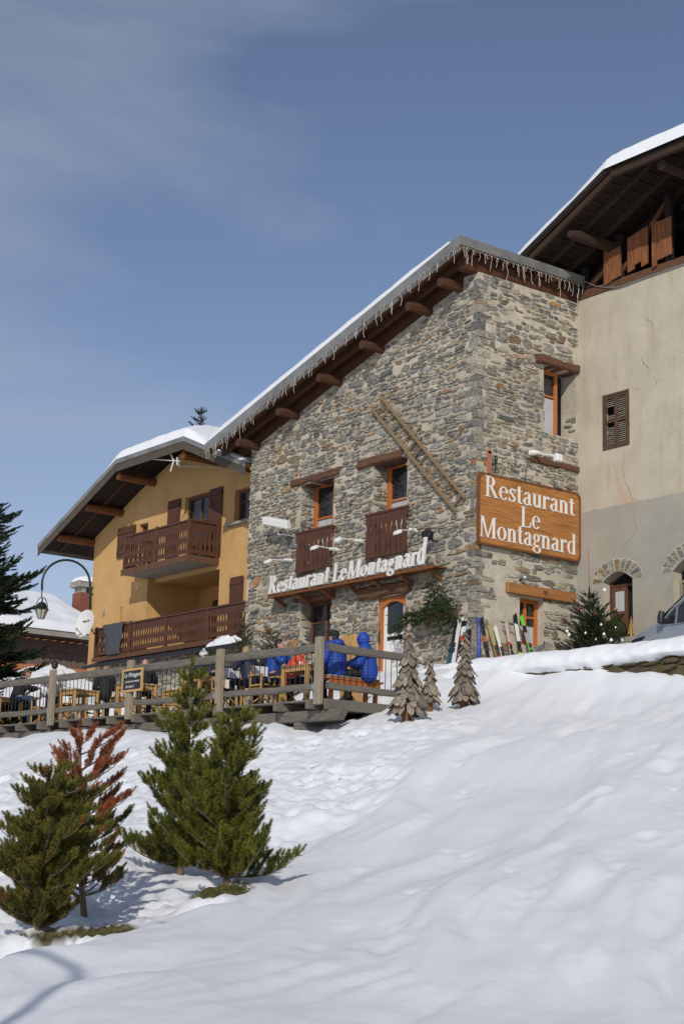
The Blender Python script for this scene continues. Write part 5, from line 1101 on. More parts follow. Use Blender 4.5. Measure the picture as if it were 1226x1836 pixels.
# second row
for i, (px, lab) in enumerate(((20, 'light wooden table in the second row at the left edge'), (120, 'light wooden table in the second row behind the man in white'), (215, 'light wooden table in the second row right behind the chalkboard'), (320, 'light wooden table in the second row before the bald man'), (455, 'light wooden table in the second row behind the woman with fur collar'))):
    y_ = ypx(-6.5, px, 1235-i*8); table_at(-6.35, y_, FZ+0.004, 0.75, 0.85, lab)
for i, (px, rz, lab) in enumerate(((60, PI, 'second row folding chair behind the woman in sunglasses'), (165, 0, 'second row folding chair left of the chalkboard'), (255, PI, 'folding chair under the bald man'), (300, PI*0.5, 'second row folding chair seen between chalkboard and pine tip'), (368, PI, 'folding chair under the person in the striped hat'), (415, PI*0.9, 'second row folding chair behind the fence post'), (520, PI, 'folding chair under the man in red'))):
    x_ = -6.6 if i not in (6,) else -7.0; y_ = ypx(x_, px, 1228-i*4); chair(x_, y_, rz, lab)

# ------------------------------------------------------------------ people
def blob(name, caps, balls, voxel, m, parent, quilt=0, smooth=4):
    bm = bmesh.new()
    for (p, q, r0, r1) in caps:
        p = Vector(p); q = Vector(q); d = q-p; L_ = d.length
        if L_ < 1e-5: continue
        mt_ = Matrix.Translation((p+q)/2) @ d.to_track_quat('Z', 'Y').to_matrix().to_4x4()
        bmesh.ops.create_cone(bm, cap_ends=True, segments=14, radius1=r0, radius2=r1, depth=L_, matrix=mt_)
        for c, r in ((p, r0), (q, r1)): bmesh.ops.create_icosphere(bm, subdivisions=2, radius=r, matrix=Matrix.Translation(c))
    for (c, s, *rot) in balls:
        mt_ = Matrix.Translation(c) @ (Matrix.Rotation(rot[0], 4, 'X') if rot else Matrix.Identity(4)) @ Matrix.Diagonal((*s, 1)); bmesh.ops.create_icosphere(bm, subdivisions=3, radius=1, matrix=mt_)
    me = bpy.data.meshes.new(name+'_src'); bm.to_mesh(me); bm.free()
    tmp = bpy.data.objects.new(name+'_src', me); COL.objects.link(tmp)
    r = tmp.modifiers.new('r', 'REMESH'); r.mode = 'VOXEL'; r.voxel_size = voxel
    if smooth: s = tmp.modifiers.new('s', 'SMOOTH'); s.factor = 0.5; s.iterations = smooth
    bpy.context.view_layer.update()
    me2 = bpy.data.meshes.new_from_object(tmp.evaluated_get(bpy.context.evaluated_depsgraph_get())); bpy.data.objects.remove(tmp)
    n = len(me2.vertices); co = np.empty(n*3, np.float32); me2.vertices.foreach_get('co', co); co = co.reshape(-1, 3)
    if quilt:
        no = np.empty(n*3, np.float32); me2.vertices.foreach_get('normal', no); no = no.reshape(-1, 3)
        ph = np.abs(np.sin(co[:, 2]*PI/quilt+co[:, 0]*1.5)); co = co+no*((ph**0.5)[:, None]*0.013); me2.vertices.foreach_set('co', co.ravel())
    me2.materials.clear(); me2.materials.append(m); me2.polygons.foreach_set('use_smooth', [True]*len(me2.polygons)); me2.update()
    ob = bpy.data.objects.new(name, me2); COL.objects.link(ob); ob.parent = parent; return ob
def hand(caps, w, d, side):
    """palm, four unequal bent fingers and a thumb, from wrist w along direction d"""
    w = Vector(w); d = Vector(d).normalized(); up = Vector((0, 0, 1)) if abs(d.z) < 0.8 else Vector((0, 1, 0)); lat = d.cross(up).normalized(); nn_ = lat.cross(d).normalized()
    caps.append((w, w+d*0.075, 0.026, 0.034))
    for k, L_ in enumerate((0.064, 0.075, 0.070, 0.054)):
        b_ = w+d*0.085+lat*(k-1.5)*0.021; c1 = b_+(d-nn_*0.35).normalized()*L_*0.55; c2 = c1+(d-nn_*1.1).normalized()*L_*0.5; caps += [(b_, c1, 0.0098, 0.009), (c1, c2, 0.009, 0.0075)]
    b_ = w+d*0.03+lat*side*0.03; c1 = b_+(d*0.6+lat*side*0.8-nn_*0.3).normalized()*0.04; caps += [(b_, c1, 0.012, 0.010), (c1, c1+(d-nn_*0.4).normalized()*0.03, 0.010, 0.008)]
def person(name, x, y, rz, label, jacket, trousers, hair=None, hairstyle='short', hat=None, glasses=False, hood=False, arms='rest', lean=0.10, headturn=0.0, scale=1.0, quilt=0, z=FZ+0.004, seat=0.47, collar=None, bald=False, skinny=0.0, stripe=None):
    root = thing(name, (x, y, z), label, 'person', None, rz); root.scale = (scale,)*3
    hip = Vector((0, 0.0, seat+0.10)); ch = Vector((0, 0.02+lean*0.6, seat+0.42)); nk = Vector((0, 0.03+lean, seat+0.60)); hd = Vector((0, 0.055+lean*1.25, seat+0.76))
    SH = [Vector((s*0.185, 0.01+lean*0.9, seat+0.545)) for s in (-1, 1)]; KN = [Vector((s*0.12, 0.44, seat+0.07)) for s in (-1, 1)]; AN = [Vector((s*0.13, 0.40, 0.10)) for s in (-1, 1)]
    if arms == 'rest': EL = [Vector((s*0.27, 0.10+lean, seat+0.28)) for s in (-1, 1)]; HA = [Vector((s*0.14, 0.34+lean*0.5, seat+0.26)) for s in (-1, 1)]
    elif arms == 'face': EL = [Vector((s*0.24, 0.26+lean, seat+0.36)) for s in (-1, 1)]; HA = [hd+Vector((s*0.045, 0.105, -0.13)) for s in (-1, 1)]
    else: EL = [Vector((s*0.28, 0.18+lean, seat+0.34)) for s in (-1, 1)]; HA = [Vector((s*0.10, 0.38+lean, seat+0.36)) for s in (-1, 1)]
    caps = [(hip, ch, 0.13, 0.14), (ch, nk, 0.12, 0.055), (nk, hd-Vector((0, 0, .05)), 0.052, 0.05), (SH[0], SH[1], 0.062, 0.062)]
    for i in (0, 1):
        s = (-1, 1)[i]; hp = hip+Vector((s*0.09, 0.02, 0.0)); caps += [(hp, KN[i], 0.085, 0.058), (KN[i], AN[i], 0.055, 0.038), (AN[i]+Vector((0, -.02, -.05)), AN[i]+Vector((0, 0.14, -0.065)), 0.035, 0.03), (SH[i], EL[i], 0.05, 0.04), (EL[i], HA[i], 0.038, 0.026)]
        hand(caps, HA[i], (HA[i]-EL[i]) if arms != 'face' else (hd-HA[i]+Vector((0, .02, .02))), -s)
    T = Matrix.Rotation(headturn, 4, 'Z'); hp_ = lambda a, b, c: hd+(T @ Vector((a, b, c)))
    caps += [(hp_(0, .088, .03), hp_(0, .108, -.012), 0.010, 0.016), (hp_(0, 0.03, -0.075), hp_(0, 0.07, -0.09), 0.05, 0.03)]
    balls = [(hd, (0.078, 0.096, 0.118)), (hp_(0, 0.02, -0.05), (0.062, 0.075, 0.07)), (hp_(-.078, 0, -.01), (0.012, 0.02, 0.03)), (hp_(.078, 0, -.01), (0.012, 0.02, 0.03)), (hp_(0, .085, -.05), (.026, .014, .010))]
    body = blob('body', caps, balls, 0.0095, M['skin'], root, smooth=2)
    for s in (-1, 1):
        if not glasses: e = MB(); c_ = hp_(s*.031, .086, .012); e.lathe(c_, [(0, -.012), (.010, -.006), (.010, .006), (0, .012)], 8); e.build('eye', M['black_plastic'], body, local=True)
    if glasses:
        e = MB()
        for s in (-1, 1): c_ = hp_(s*.034, .100, .012); e.lathe(c_, [(0, -.004), (.028, -.004), (.030, 0), (.028, .006), (0, .008)], 12, tuple(T @ Vector((0, 1, 0)))); e.tube([hp_(s*.064, .09, .018), hp_(s*.082, 0, .012)], 0.005, 5)
        e.tube([hp_(-.012, .102, .016), hp_(.012, .102, .016)], 0.005, 5); e.build('sunglasses', M['black_plastic'], root, local=True)
    g_ = 0.030+(0.026 if quilt else 0)
    jc = [(hip+Vector((0, 0, -.02)), ch, 0.145+g_, 0.15+g_), (ch, nk+Vector((0, 0, -.02)), 0.13+g_, 0.07+g_*.6), (SH[0], SH[1], 0.066+g_, 0.066+g_)]
    for i in (0, 1): jc += [(SH[i], EL[i], 0.055+g_, 0.045+g_), (EL[i], EL[i]+(HA[i]-EL[i])*0.93, 0.043+g_, 0.030+g_*.6)]
    if hood: jb = [(hd+Vector((0, -.015, .02)), (0.118, 0.128, 0.148)), (nk+Vector((0, -.02, 0.02)), (0.12, 0.12, 0.09))]
    else: jb = [(nk+Vector((0, -0.015, -0.005)), (0.085, 0.085, 0.055))]
    if quilt and not hood: jb.append((nk+Vector((0, -.08, 0.04)), (0.13, 0.11, 0.07)))
    jk = blob('jacket', jc, jb, 0.014, M[jacket], root, quilt=quilt, smooth=3)
    tc = []
    for i in (0, 1): s = (-1, 1)[i]; tc += [(hip+Vector((s*0.07, 0.0, -0.02)), KN[i], 0.105, 0.075), (KN[i], AN[i]+Vector((0, 0, 0.02)), 0.072, 0.062)]
    blob('trousers', tc, [(hip+Vector((0, -.01, -.03)), (0.17, 0.13, 0.09))], 0.014, M[trousers], root, smooth=3)
    bc = []
    for i in (0, 1): bc += [(AN[i]+Vector((0, -.02, .04)), AN[i]+Vector((0, -.01, -.045)), 0.06, 0.055), (AN[i]+Vector((0, -.01, -.045)), AN[i]+Vector((0, .16, -.055)), 0.052, 0.042)]
    blob('boots', bc, [], 0.014, M['black_cloth'], root, smooth=2)
    if hair and not hood:
        hb = [(hp_(0, -.014, .026), (0.088, 0.098, 0.108)), (hp_(0, -.045, -.02), (0.078, 0.068, 0.09))] if not bald else []
        hc = []
        if hairstyle == 'ponytail': hc = [(hp_(0, -.10, .02), hp_(0, -.15, -.03), 0.025, 0.03), (hp_(0, -.15, -.03), hp_(0, -.15, -.14), 0.03, 0.012)]
        if hairstyle == 'bob': hb += [(hp_(0, -.03, -.05), (0.098, 0.085, 0.10))]
        if hb: blob('hair', hc, hb, 0.011, M[hair], root, smooth=2)
    if hat:
        blob('hat', [], [(hp_(0, -.012, .055), (0.10, 0.112, 0.095))]+([(hp_(0, -.01, .165), (.03, .03, .03))] if hat == 'white_cloth' else []), 0.012, M[hat], root, smooth=2)
        if stripe:
            for k in range(4):
                s_ = MB(); h_ = 0.055+0.022*k; r0_ = math.sqrt(max(0.0, 1-((h_)/0.095)**2)) if h_ < .095 else .2
                cc = hp_(0, -.012, .055+h_-0.02); rr_ = 0.104*math.sqrt(max(0.05, 1-((h_-.02)/0.097)**2)); s_.lathe(cc, [(rr_*0.98, -.006), (rr_+.006, -.005), (rr_+.005, .005), (rr_*.96, .006)], 20); s_.build('hat_stripe', M[stripe], root, local=True)
    if collar: 
        c_ = MB(); th = np.linspace(0, 2*PI, 17); pts = [nk+Vector((0.115*math.cos(a), -0.015+0.115*math.sin(a), 0.04-0.03*math.sin(a))) for a in th]; c_.tube(pts, 0.042, 8, caps=False); c_.build('fur_collar', M[collar], root, local=True, smooth=True)
    return root
def pp(px, py, dx, z=4.62):   # stand on the deck so that the head lands at this place of the photo
    d = ray(px, py); n = np.array([1.0, 0.07, 0.0]); p = np.array([-8.0+dx, -4.1, 0]); t = ((p-CAMP)@n)/(d@n); q = CAMP+d*t; return q
def seat_person(name, px, py, dx, rz, label, *a, **k):
    q = pp(px, py, dx); sc = k.pop('scale', None); 
    top = 1.36; lean = k.get('lean', 0.10); hy = 0.055+lean*1.25
    s_ = sc or 1.0; x = q[0]+hy*math.sin(rz)*s_; y = q[1]-hy*math.cos(rz)*s_
    zz = k.pop('z', FZ+0.004); st = k.pop('seat', None)
    if st is None: st = float(np.clip((q[2]-zz)/s_-0.76-0.06, 0.42, 0.72))
    return person(name, x, y, rz, label, *a, scale=s_, z=zz, seat=st, **k)
seat_person('person', 50, 1203, 0.75, PI+0.9, 'woman with ponytail, sunglasses and black top at the left end', 'black_cloth', 'jeans', hair='hair_brown', hairstyle='ponytail', glasses=True, arms='table', lean=0.16)
seat_person('person', 99, 1189, 0.35, -0.5, 'man with short dark hair and white top seen from behind', 'white_cloth', 'navy', hair='hair_dark', arms='rest', lean=0.02)
seat_person('person', 190, 1199, 1.4, -0.4, 'fair haired person barely showing above the rail left of the chalkboard', 'black_cloth', 'black_cloth', hair='hair_blond', arms='rest', scale=0.95)
seat_person('person', 261, 1186, 1.3, -0.6, 'bald man in black jacket seen from behind beside the chalkboard post', 'black_cloth', 'black_cloth', hair='hair_dark', bald=True, arms='table', lean=0.1)
seat_person('person', 366, 1172, 1.25, PI+0.3, 'person in grey and white striped bobble hat and sunglasses', 'navy', 'black_cloth', hair='hair_brown', hat='white_cloth', stripe='wool_grey', glasses=True, arms='table')
seat_person('person', 399, 1172, 2.0, PI*0.5, 'person in navy jacket half hidden behind the middle fence post', 'navy', 'navy', hair='hair_brown', arms='table', lean=0.14, scale=0.95)
seat_person('person', 441, 1164, 0.8, 0.15, 'fair haired woman in navy jacket with brown fur collar, seen from behind', 'navy', 'black_cloth', hair='hair_blond', hairstyle='bob', collar='fur', arms='table', lean=0.08)
seat_person('person', 482, 1162, 1.5, 0.4, 'person with dark hair just behind the man in the blue jacket', 'black_cloth', 'black_cloth', hair='hair_dark', arms='table', scale=0.97)
seat_person('person', 502, 1151, 1.0, PI+0.55, 'man in blue jacket facing the camera with hands at his mouth', 'blue_jacket', 'navy', hair='hair_dark', arms='face', lean=0.10, headturn=-0.1)
seat_person('person', 546, 1160, 1.0, 0.9+PI, 'dark haired man in bright red top leaning over the table', 'red_top', 'black_cloth', hair='hair_dark', arms='table', lean=0.22)
seat_person('person', 598, 1149, 0.85, 0.25, 'person in bulky blue quilted jacket with lowered hood and black hat', 'blue_puffer', 'black_cloth', hair='hair_dark', hat='black_cloth', quilt=0.062, arms='rest', lean=0.04, scale=1.10, seat=0.53)
seat_person('person', 650, 1148, 1.28, 0.75, 'person in blue quilted jacket with the hood up', 'blue_puffer', 'black_cloth', hair='hair_dark', hood=True, quilt=0.062, arms='rest', lean=0.06, scale=1.04, seat=0.55)
# bench with cushion
bn = thing('bench', (-7.0, -3.72, FZ), 'orange wooden bench with pale cushion under the two blue quilted jackets', 'bench')
b_ = MB(); b_.box(-7.72, -6.2, -3.95, -3.50, FZ+0.46, FZ+0.50); b_.box(-7.66, -6.28, -3.93, -3.90, FZ+0.36, FZ+0.459); b_.build('seat', M['orange_wood'], bn, bevel=0.006)
for x in (-7.6, -6.4):
    for y in (-3.9, -3.57): b_ = MB(); b_.box(x-.04, x+.04, y-.035, y+.035, FZ, FZ+0.459); b_.build('leg', M['orange_wood'], bn)
b_ = MB(); b_.box(-7.68, -6.3, -3.93, -3.52, FZ+0.502, FZ+0.55); tag(b_.build('cushion', M['slat_pale'], bevel=0.02), 'flat pale cushion lying on the orange bench', 'cushion')
# upright wooden planter with a bare twig, behind the two blue jackets
pc = on(0, -5.6, 621, 1160); pl = thing('wooden_planter', (-5.6, pc[1], FZ), 'tall narrow wooden planter with a bare twig between the two blue jackets', 'planter')
b_ = MB(); b_.box(-5.75, -5.45, pc[1]-.20, pc[1]+.02, FZ, pc[2]+.25); b_.box(-5.75, -5.45, pc[1]-.45, pc[1]-.21, FZ, pc[2]+.24); b_.build('box', M['light_wood'], pl, bevel=0.008)
b_ = MB(); b_.tube([(-5.6, pc[1]-.2, pc[2]+.2), (-5.6, pc[1]-.25, pc[2]+.5), (-5.55, pc[1]-.32, pc[2]+.8)], [.018, .012, .004], 5); b_.tube([(-5.6, pc[1]-.24, pc[2]+.45), (-5.6, pc[1]-.05, pc[2]+.72)], [.01, .004], 5); b_.build('twig', M['bark'], pl)
def cup(px, py, X, z, label, m_='white_paint'):
    c = on(0, X, px, py); b_ = MB(); b_.lathe((c[0], c[1], z), [(0, 0), (0.03, 0), (0.04, 0.09), (0.036, 0.09), (0.028, 0.01), (0, 0.01)], 14); tag(b_.build('cup', M[m_], smooth=True), label, 'cup', 'cups on the deck tables')
TZ = FZ+0.804+0.001
for i, lab in enumerate(('white cup on the table beside the woman in sunglasses', 'white cup on the table left of the chalkboard', 'white cup on the table right of the chalkboard', 'white cup on the table behind the pine tip', 'white cup on the table before the man in red')):
    b_ = MB(); yy = tabs[i]+0.1; b_.lathe((XT(tabs[i])-0.12, yy, TZ), [(0, 0), (0.03, 0), (0.042, 0.10), (0.038, 0.10), (0.028, 0.01), (0, 0.01)], 14); tag(b_.build('cup', M['white_paint'], smooth=True), lab, 'cup', 'white cups on the deck tables')
    b_ = MB(); b_.lathe((XT(tabs[i])+0.1, yy-0.22, TZ), [(0, 0), (0.09, 0), (0.115, 0.015), (0.11, 0.018), (0.085, 0.006), (0, 0.006)], 18); tag(b_.build('plate', M['white_paint'], smooth=True), lab.replace('cup', 'plate'), 'plate', 'white plates on the deck tables')
# shrubs behind the guests
for (px, py, X, h, r, lab, sd) in ((437, 1152, -1.2, 1.15, 0.42, 'small dark conifer shrub by the left corner of the stone house', 201), (484, 1156, -1.0, 1.0, 0.40, 'small dark conifer shrub behind the man in the blue jacket', 202), (377, 1190, -3.2, 0.8, 0.35, 'small dark conifer shrub behind the striped hat', 203)):
    q = on(0, X, px, py); g_ = float(q[2])-h*0.6
    conifer('conifer_shrub', (q[0], q[1], g_), h, (lambda r: (lambda t: r*(1-t)**0.4))(r), lab, 'shrub', sd, 'conifer shrubs by the stone house', colf=green((0.025, 0.035, 0.012), (0.06, 0.07, 0.02)), rise=0.5, up=0.6, sl=0.14, ssp=0.11, nn=40, nl=0.05, nw=0.010, whorl=0.15, nb=6, trunk_r=0.03, t0=0.05)
# ================================================================== LETTERS
def ring(cx, cy, rx, ry, wx, wy, a0, a1, n=22):
    t = np.radians(np.linspace(a0, a1, n)); o = [(cx+rx*math.cos(a), cy+ry*math.sin(a)) for a in t]; i_ = [(cx+(rx-wx)*math.cos(a), cy+(ry-wy)*math.sin(a)) for a in t[::-1]]
    return o+i_
def rq(a, b, c, d): return [(a, c), (b, c), (b, d), (a, d)]
def glyph(ch, w=0.125, th=0.045, sf=0.03):
    """book-face letter as overlapping strokes (unit cap height); returns strokes, advance"""
    X = 0.64; S = lambda x0, x1, y: rq(x0, x1, y-sf/2 if y > 0.02 else 0.0, y+sf/2 if y > 0.02 else sf)
    if ch == 'R': return [rq(.08, .08+w, 0, 1), S(.0, .30, 0), rq(.0, .30, 1-sf, 1), ring(.24, .745, .27, .255, w, th, -90, 90), rq(.15, .26, 1-th, 1), rq(.15, .26, .49, .49+th), [(.24, .52), (.37, .52), (.66, .0), (.52, .0)], S(.48, .72, 0)], .72
    if ch == 'L': return [rq(.08, .08+w, 0, 1), rq(.0, .30, 1-sf, 1), rq(.0, .56, 0, th), [(.50, .0), (.56, .0), (.60, .28), (.575, .28)]], .64
    if ch == 'M': return [rq(.07, .07+th, 0, 1), [(.05, 1), (.05+w*1.15, 1), (.46, .0), (.40, .0)], [(.71, 1), (.78, 1), (.45, .0), (.40, .0)], rq(.70, .70+w, 0, 1), S(.0, .19, 0), S(.62, .90, 0), rq(.0, .15, 1-sf, 1), rq(.76, .90, 1-sf, 1)], .93
    if ch == 'e': return [ring(.25, X/2, .24, X/2+.01, w*.95, th, 22, 322), rq(.05, .46, .345, .345+th), ring(.25, X/2, .24, X/2+.01, w*.75, th, 5, 26)], .50
    if ch == 'o': return [ring(.25, X/2, .25, X/2+.01, w, th, 0, 360, 34)], .53
    if ch == 's': return [ring(.20, .48, .165, .17, w*.85, th, 28, 262), ring(.19, .165, .185, .175, w*.85, th, 85, -158), [(.10, .40), (.19, .43), (.33, .25), (.24, .20)], rq(.325, .355, .46, .63), rq(.01, .04, .02, .2)], .40
    if ch == 't': return [rq(.09, .09+w, .10, .82), rq(.0, .32, X-th, X), ring(.235, .13, .145, .14, w, th, 180, 318)], .34
    if ch == 'a': return [rq(.29, .29+w, .06, .46), ring(.235, .46, .18, .19, w, th, 0, 165), ring(.22, .175, .205, .185, w, th, 60, 330), rq(.17, .33, .335, .335+th), [(.29+w-.03, .02), (.49, .0), (.49, .05), (.29+w, .09)]], .50
    if ch == 'u': return [rq(.06, .06+w, .15, X), ring(.22, .19, .16, .20, w, th+.01, 180, 330), rq(.34, .34+w, 0, X), rq(.0, .10, X-sf, X), rq(.27, .38, X-sf, X), S(.40, .52, 0)], .53
    if ch == 'r': return [rq(.06, .06+w, 0, X), S(.0, .25, 0), rq(.0, .10, X-sf, X), ring(.30, .45, .13, .20, w*.5, th+.015, 35, 165), ring(.36, .56, .055, .06, .054, .059, 0, 360, 16)], .41
    if ch == 'n': return [rq(.06, .06+w, 0, X), S(.0, .24, 0), rq(.0, .10, X-sf, X), ring(.275, .44, .185, .21, w, th+.01, 0, 150), rq(.46-w, .46, 0, .45), S(.29, .53, 0)], .55
    if ch == 'd': return [ring(.25, X/2, .24, X/2+.01, w, th, 30, 330), rq(.34, .34+w, 0, 1.02), rq(.27, .38, 1.02-sf, 1.02), S(.40, .52, 0)], .54
    if ch == 'g': return [ring(.21, .44, .185, .20, w*.9, th, 0, 360, 30), ring(.23, -.12, .235, .165, w*.8, th, 0, 360, 30), [(.10, .27), (.16, .25), (.13, .12), (.06, .10)], [(.07, .05), (.07, .12), (.36, .09), (.34, .01)], [(.30, .56), (.34, .50), (.48, .60), (.46, .65)]], .47
def word(parent, txt, fn, s0, s1, base0, base1, h0, h1, o0, o1, m, direction=1, shear=0.0, wobble=0, name='letter', w=0.125, th=0.045, hs=None):
    rs = np.random.default_rng(len(txt)); adv = []; x = 0
    for c in txt:
        if c == ' ': x += 0.18; continue
        g_, a = glyph(c, w, th); adv.append((c, x, g_)); x += a+0.02
    tot = x-0.02
    for k, (c, x_, g_) in enumerate(adv):
        mb = MB(); sc = 1+(rs.uniform(-.06, .08) if wobble else 0); 
        if hs and k in hs: sc *= hs[k]
        for q, poly in enumerate(g_):
            P = []
            for (u, v) in poly:
                uu_ = (x_+u+shear*v*sc)/tot; h = h0+(h1-h0)*uu_; P.append((s0+(s1-s0)*uu_, base0+(base1-base0)*uu_+v*h*sc))
            mb.prism(P, fn, o0-0.0007*q, o1+0.0011*q)
        mb.build(name, m, parent)
# painted board sign on the short wall
sg = thing('restaurant_sign', (1.85, -0.1, 8.2), 'large orange varnished wooden board reading Restaurant Le Montagnard on the stone corner wall', 'sign')
fS = fR(-0.0); c_ = 0.14
ol = [(-0.02+c_*.4, 8.235), (3.66, 8.235), (3.76, 8.36), (3.76, 10.02), (3.66, 10.15), (0.06, 10.13), (-0.02, 10.02), (-0.02, 8.31)]
b_ = MB(); b_.prism(ol, fS, 0.075, 0.13); bd = b_.build('board', M['sign_wood'], sg)
b_ = MB(); n_ = len(ol); cx_, cz_ = 1.87, 9.19
for i in range(n_):
    a, b2 = ol[i], ol[(i+1) % n_]; ins = lambda p: (p[0]+(0.035 if p[0] < cx_ else -0.035), p[1]+(0.035 if p[1] < cz_ else -0.035)); ot = lambda p: (p[0]+(-0.02 if p[0] < cx_ else 0.02), p[1]+(-0.02 if p[1] < cz_ else 0.02))
    b_.prism([ot(a), ot(b2), ins(b2), ins(a)], fS, 0.07, 0.142+0.0004*i)
b_.build('moulding', M['log_wood'], sg)
for x in (0.4, 1.87, 3.3): b_ = MB(); fbox(b_, fS, x-.05, x+.05, 8.4, 10.0, 0.0, 0.074); b_.build('batten', M['old_wood'], sg)
word(sg, 'Restaurant', fS, 0.19, 3.55, 9.53, 9.49, 0.56, 0.56, 0.131, 0.146, M['white_paint'], w=0.12)
word(sg, 'Le', fS, 1.50, 2.22, 8.89, 8.91, 0.56, 0.56, 0.131, 0.146, M['white_paint'], w=0.12)
word(sg, 'Montagnard', fS, 0.02, 3.60, 8.42, 8.40, 0.56, 0.56, 0.131, 0.146, M['white_paint'], w=0.12)
# free-standing letters on their shelf along the long wall
ls = thing('letter_shelf', (-0.25, 4.8, 7.7), 'wooden shelf with brackets carrying white standing letters across the long stone wall', 'sign')
b_ = MB(); b_.box(-0.50, -0.002, 1.10, 8.66, 7.705, 7.745); b_.box(-0.525, -0.501, 1.08, 8.68, 7.66, 7.765); b_.build('shelf', M['log_wood'], ls)
for y in np.linspace(1.35, 8.4, 7):
    b_ = MB(); b_.bar((-0.44, y, 7.66), (-0.02, y, 7.44), 0.09, 0.10); b_.build('bracket', M['log_wood'], ls)
fw2 = lambda s, z, o: (-0.532-o, s, z)
word(ls, 'Restaurant', fw2, 8.60, 5.62, 7.77, 7.77, 0.50, 0.52, 0.0, 0.05, M['white_paint'], shear=0.16, wobble=1, w=0.15, th=0.07, hs={2: 0.98, 3: 1.05, 9: 1.0})
word(ls, 'Le', fw2, 5.42, 4.80, 7.77, 7.77, 0.54, 0.54, 0.0, 0.05, M['white_paint'], shear=0.16, w=0.15, th=0.07)
word(ls, 'Montagnard', fw2, 4.74, 1.40, 7.77, 7.80, 0.46, 0.58, 0.0, 0.05, M['white_paint'], shear=0.16, wobble=1, w=0.15, th=0.07, hs={9: 1.12})
# ladder hung across the wall
lad = thing('ladder', (-0.1, 2.4, 9.2), 'old wooden ladder hung slantwise on the long stone wall', 'ladder')
LT = [(4.36, 12.77), (0.67, 9.19)]; UT = [(4.0, 13.08), (0.32, 9.50)]
for (a, b2) in (LT, UT):
    m_ = MB(); m_.bar((-0.115, a[0], a[1]), (-0.115, b2[0], b2[1]), 0.075, 0.06, (1, 0, 0)); m_.build('rail', M['ladder_wood'], lad, bevel=0.008)
for k in range(15):
    t_ = 0.055+0.065*k; p = V3((-0.115, LT[0][0]+(LT[1][0]-LT[0][0])*t_, LT[0][1]+(LT[1][1]-LT[0][1])*t_)); q = V3((-0.115, UT[0][0]+(UT[1][0]-UT[0][0])*t_, UT[0][1]+(UT[1][1]-UT[0][1])*t_))
    m_ = MB(); m_.tube([p, q], 0.024, 6); m_.build('rung', M['ladder_wood'], lad)
# lamps on the walls
fl_ = thing('floodlight', (-0.4, 8.4, 9.6), 'long white floodlight box at the upper left of the long stone wall', 'wall lamp')
b_ = MB(); b_.hexa([(-0.58, 9.02, 9.98), (-0.52, 7.80, 9.66), (-0.30, 7.85, 9.72), (-0.36, 9.0, 10.02), (-0.60, 9.02, 10.20), (-0.54, 7.80, 9.90), (-0.36, 7.85, 9.96), (-0.42, 9.0, 10.26)]); b_.build('lamp_box', M['white_paint'], fl_, bevel=0.02)
b_ = MB(); b_.tube([(-0.42, 8.45, 9.78), (-0.35, 8.45, 9.62), (-0.18, 8.2, 9.60), (-0.0, 8.1, 9.55)], 0.022, 6); b_.build('bracket', M['white_paint'], fl_)
for i, (ya, za_, yb_, zb2) in enumerate(((8.19, 8.69, 8.17, 8.82), (5.89, 8.80, 5.96, 8.86), (4.79, 8.88, 4.76, 8.94), (2.14, 8.72, 2.41, 8.92))):
    lab = ('white arm spotlight at the left end above the standing letters', 'white arm spotlight in front of the left carved balustrade', 'white arm spotlight between the two carved balustrades', 'white arm spotlight in front of the right carved balustrade')[i]
    sp = thing('arm_spotlight', (-0.02, yb_, zb2), lab, 'wall lamp', 'white arm spotlights above the letters')
    b_ = MB(); b_.tube([(-0.04, yb_, zb2), (-0.86, ya, za_+0.06)], 0.018, 6); b_.build('arm', M['white_paint'], sp)
    b_ = MB(); b_.tube([(0.0, yb_, zb2), (-0.12, yb_, zb2), (-0.30, yb_+(ya-yb_)*.3, zb2-.01)], [0.065, 0.06, 0.04], 10); b_.build('base', M['white_paint'], sp)
    b_ = MB(); c = V3((-0.90, ya, za_)); d1 = V3((0.45, 0.1, -0.9)); d1 /= np.linalg.norm(d1); u1 = V3((0, 1, 0)); v1 = np.cross(d1, u1)
    P = [c-d1*.04+u1*a*.08+v1*b2*.07 for a, b2 in ((-1, -1), (1, -1), (1, 1), (-1, 1))]+[c+d1*.05+u1*a*.11+v1*b2*.10 for a, b2 in ((-1, -1), (1, -1), (1, 1), (-1, 1))]; b_.hexa(P); b_.build('lamp_head', M['white_paint'], sp, bevel=0.012)
sp = thing('arm_spotlight', (1.97, 0, 11.1), 'white arm spotlight above the big wooden sign', 'wall lamp')
b_ = MB(); b_.tube([(1.97, -0.0, 11.02), (1.99, -0.14, 11.02), (2.03, -.3, 11.0)], [0.09, 0.08, 0.04], 10); b_.tube([(2.0, -.2, 11.0), (2.23, -0.75, 10.86)], 0.018, 6); b_.build('arm', M['white_paint'], sp)
b_ = MB(); c = V3((2.24, -0.80, 10.80)); b_.box(c[0]-.12, c[0]+.10, c[1]-.08, c[1]+.08, c[2]-.11, c[2]+.10); b_.build('lamp_head', M['white_paint'], sp, bevel=0.02)
sp = thing('dark_floodlight', (-0.05, 1.5, 8.6), 'small black floodlight just right of the last standing letters', 'wall lamp')
b_ = MB(); b_.hexa([(-0.42, 1.38, 8.56), (-0.42, 1.72, 8.56), (-0.24, 1.68, 8.50), (-0.24, 1.42, 8.50), (-0.40, 1.36, 8.76), (-0.40, 1.74, 8.76), (-0.22, 1.68, 8.70), (-0.22, 1.42, 8.70)]); b_.build('lamp_box', M['black_plastic'], sp, bevel=0.012)
b_ = MB(); b_.tube([(-0.28, 1.55, 8.58), (-0.14, 1.52, 8.48), (0.0, 1.50, 8.50)], 0.022, 6); b_.build('bracket', M['black_plastic'], sp)
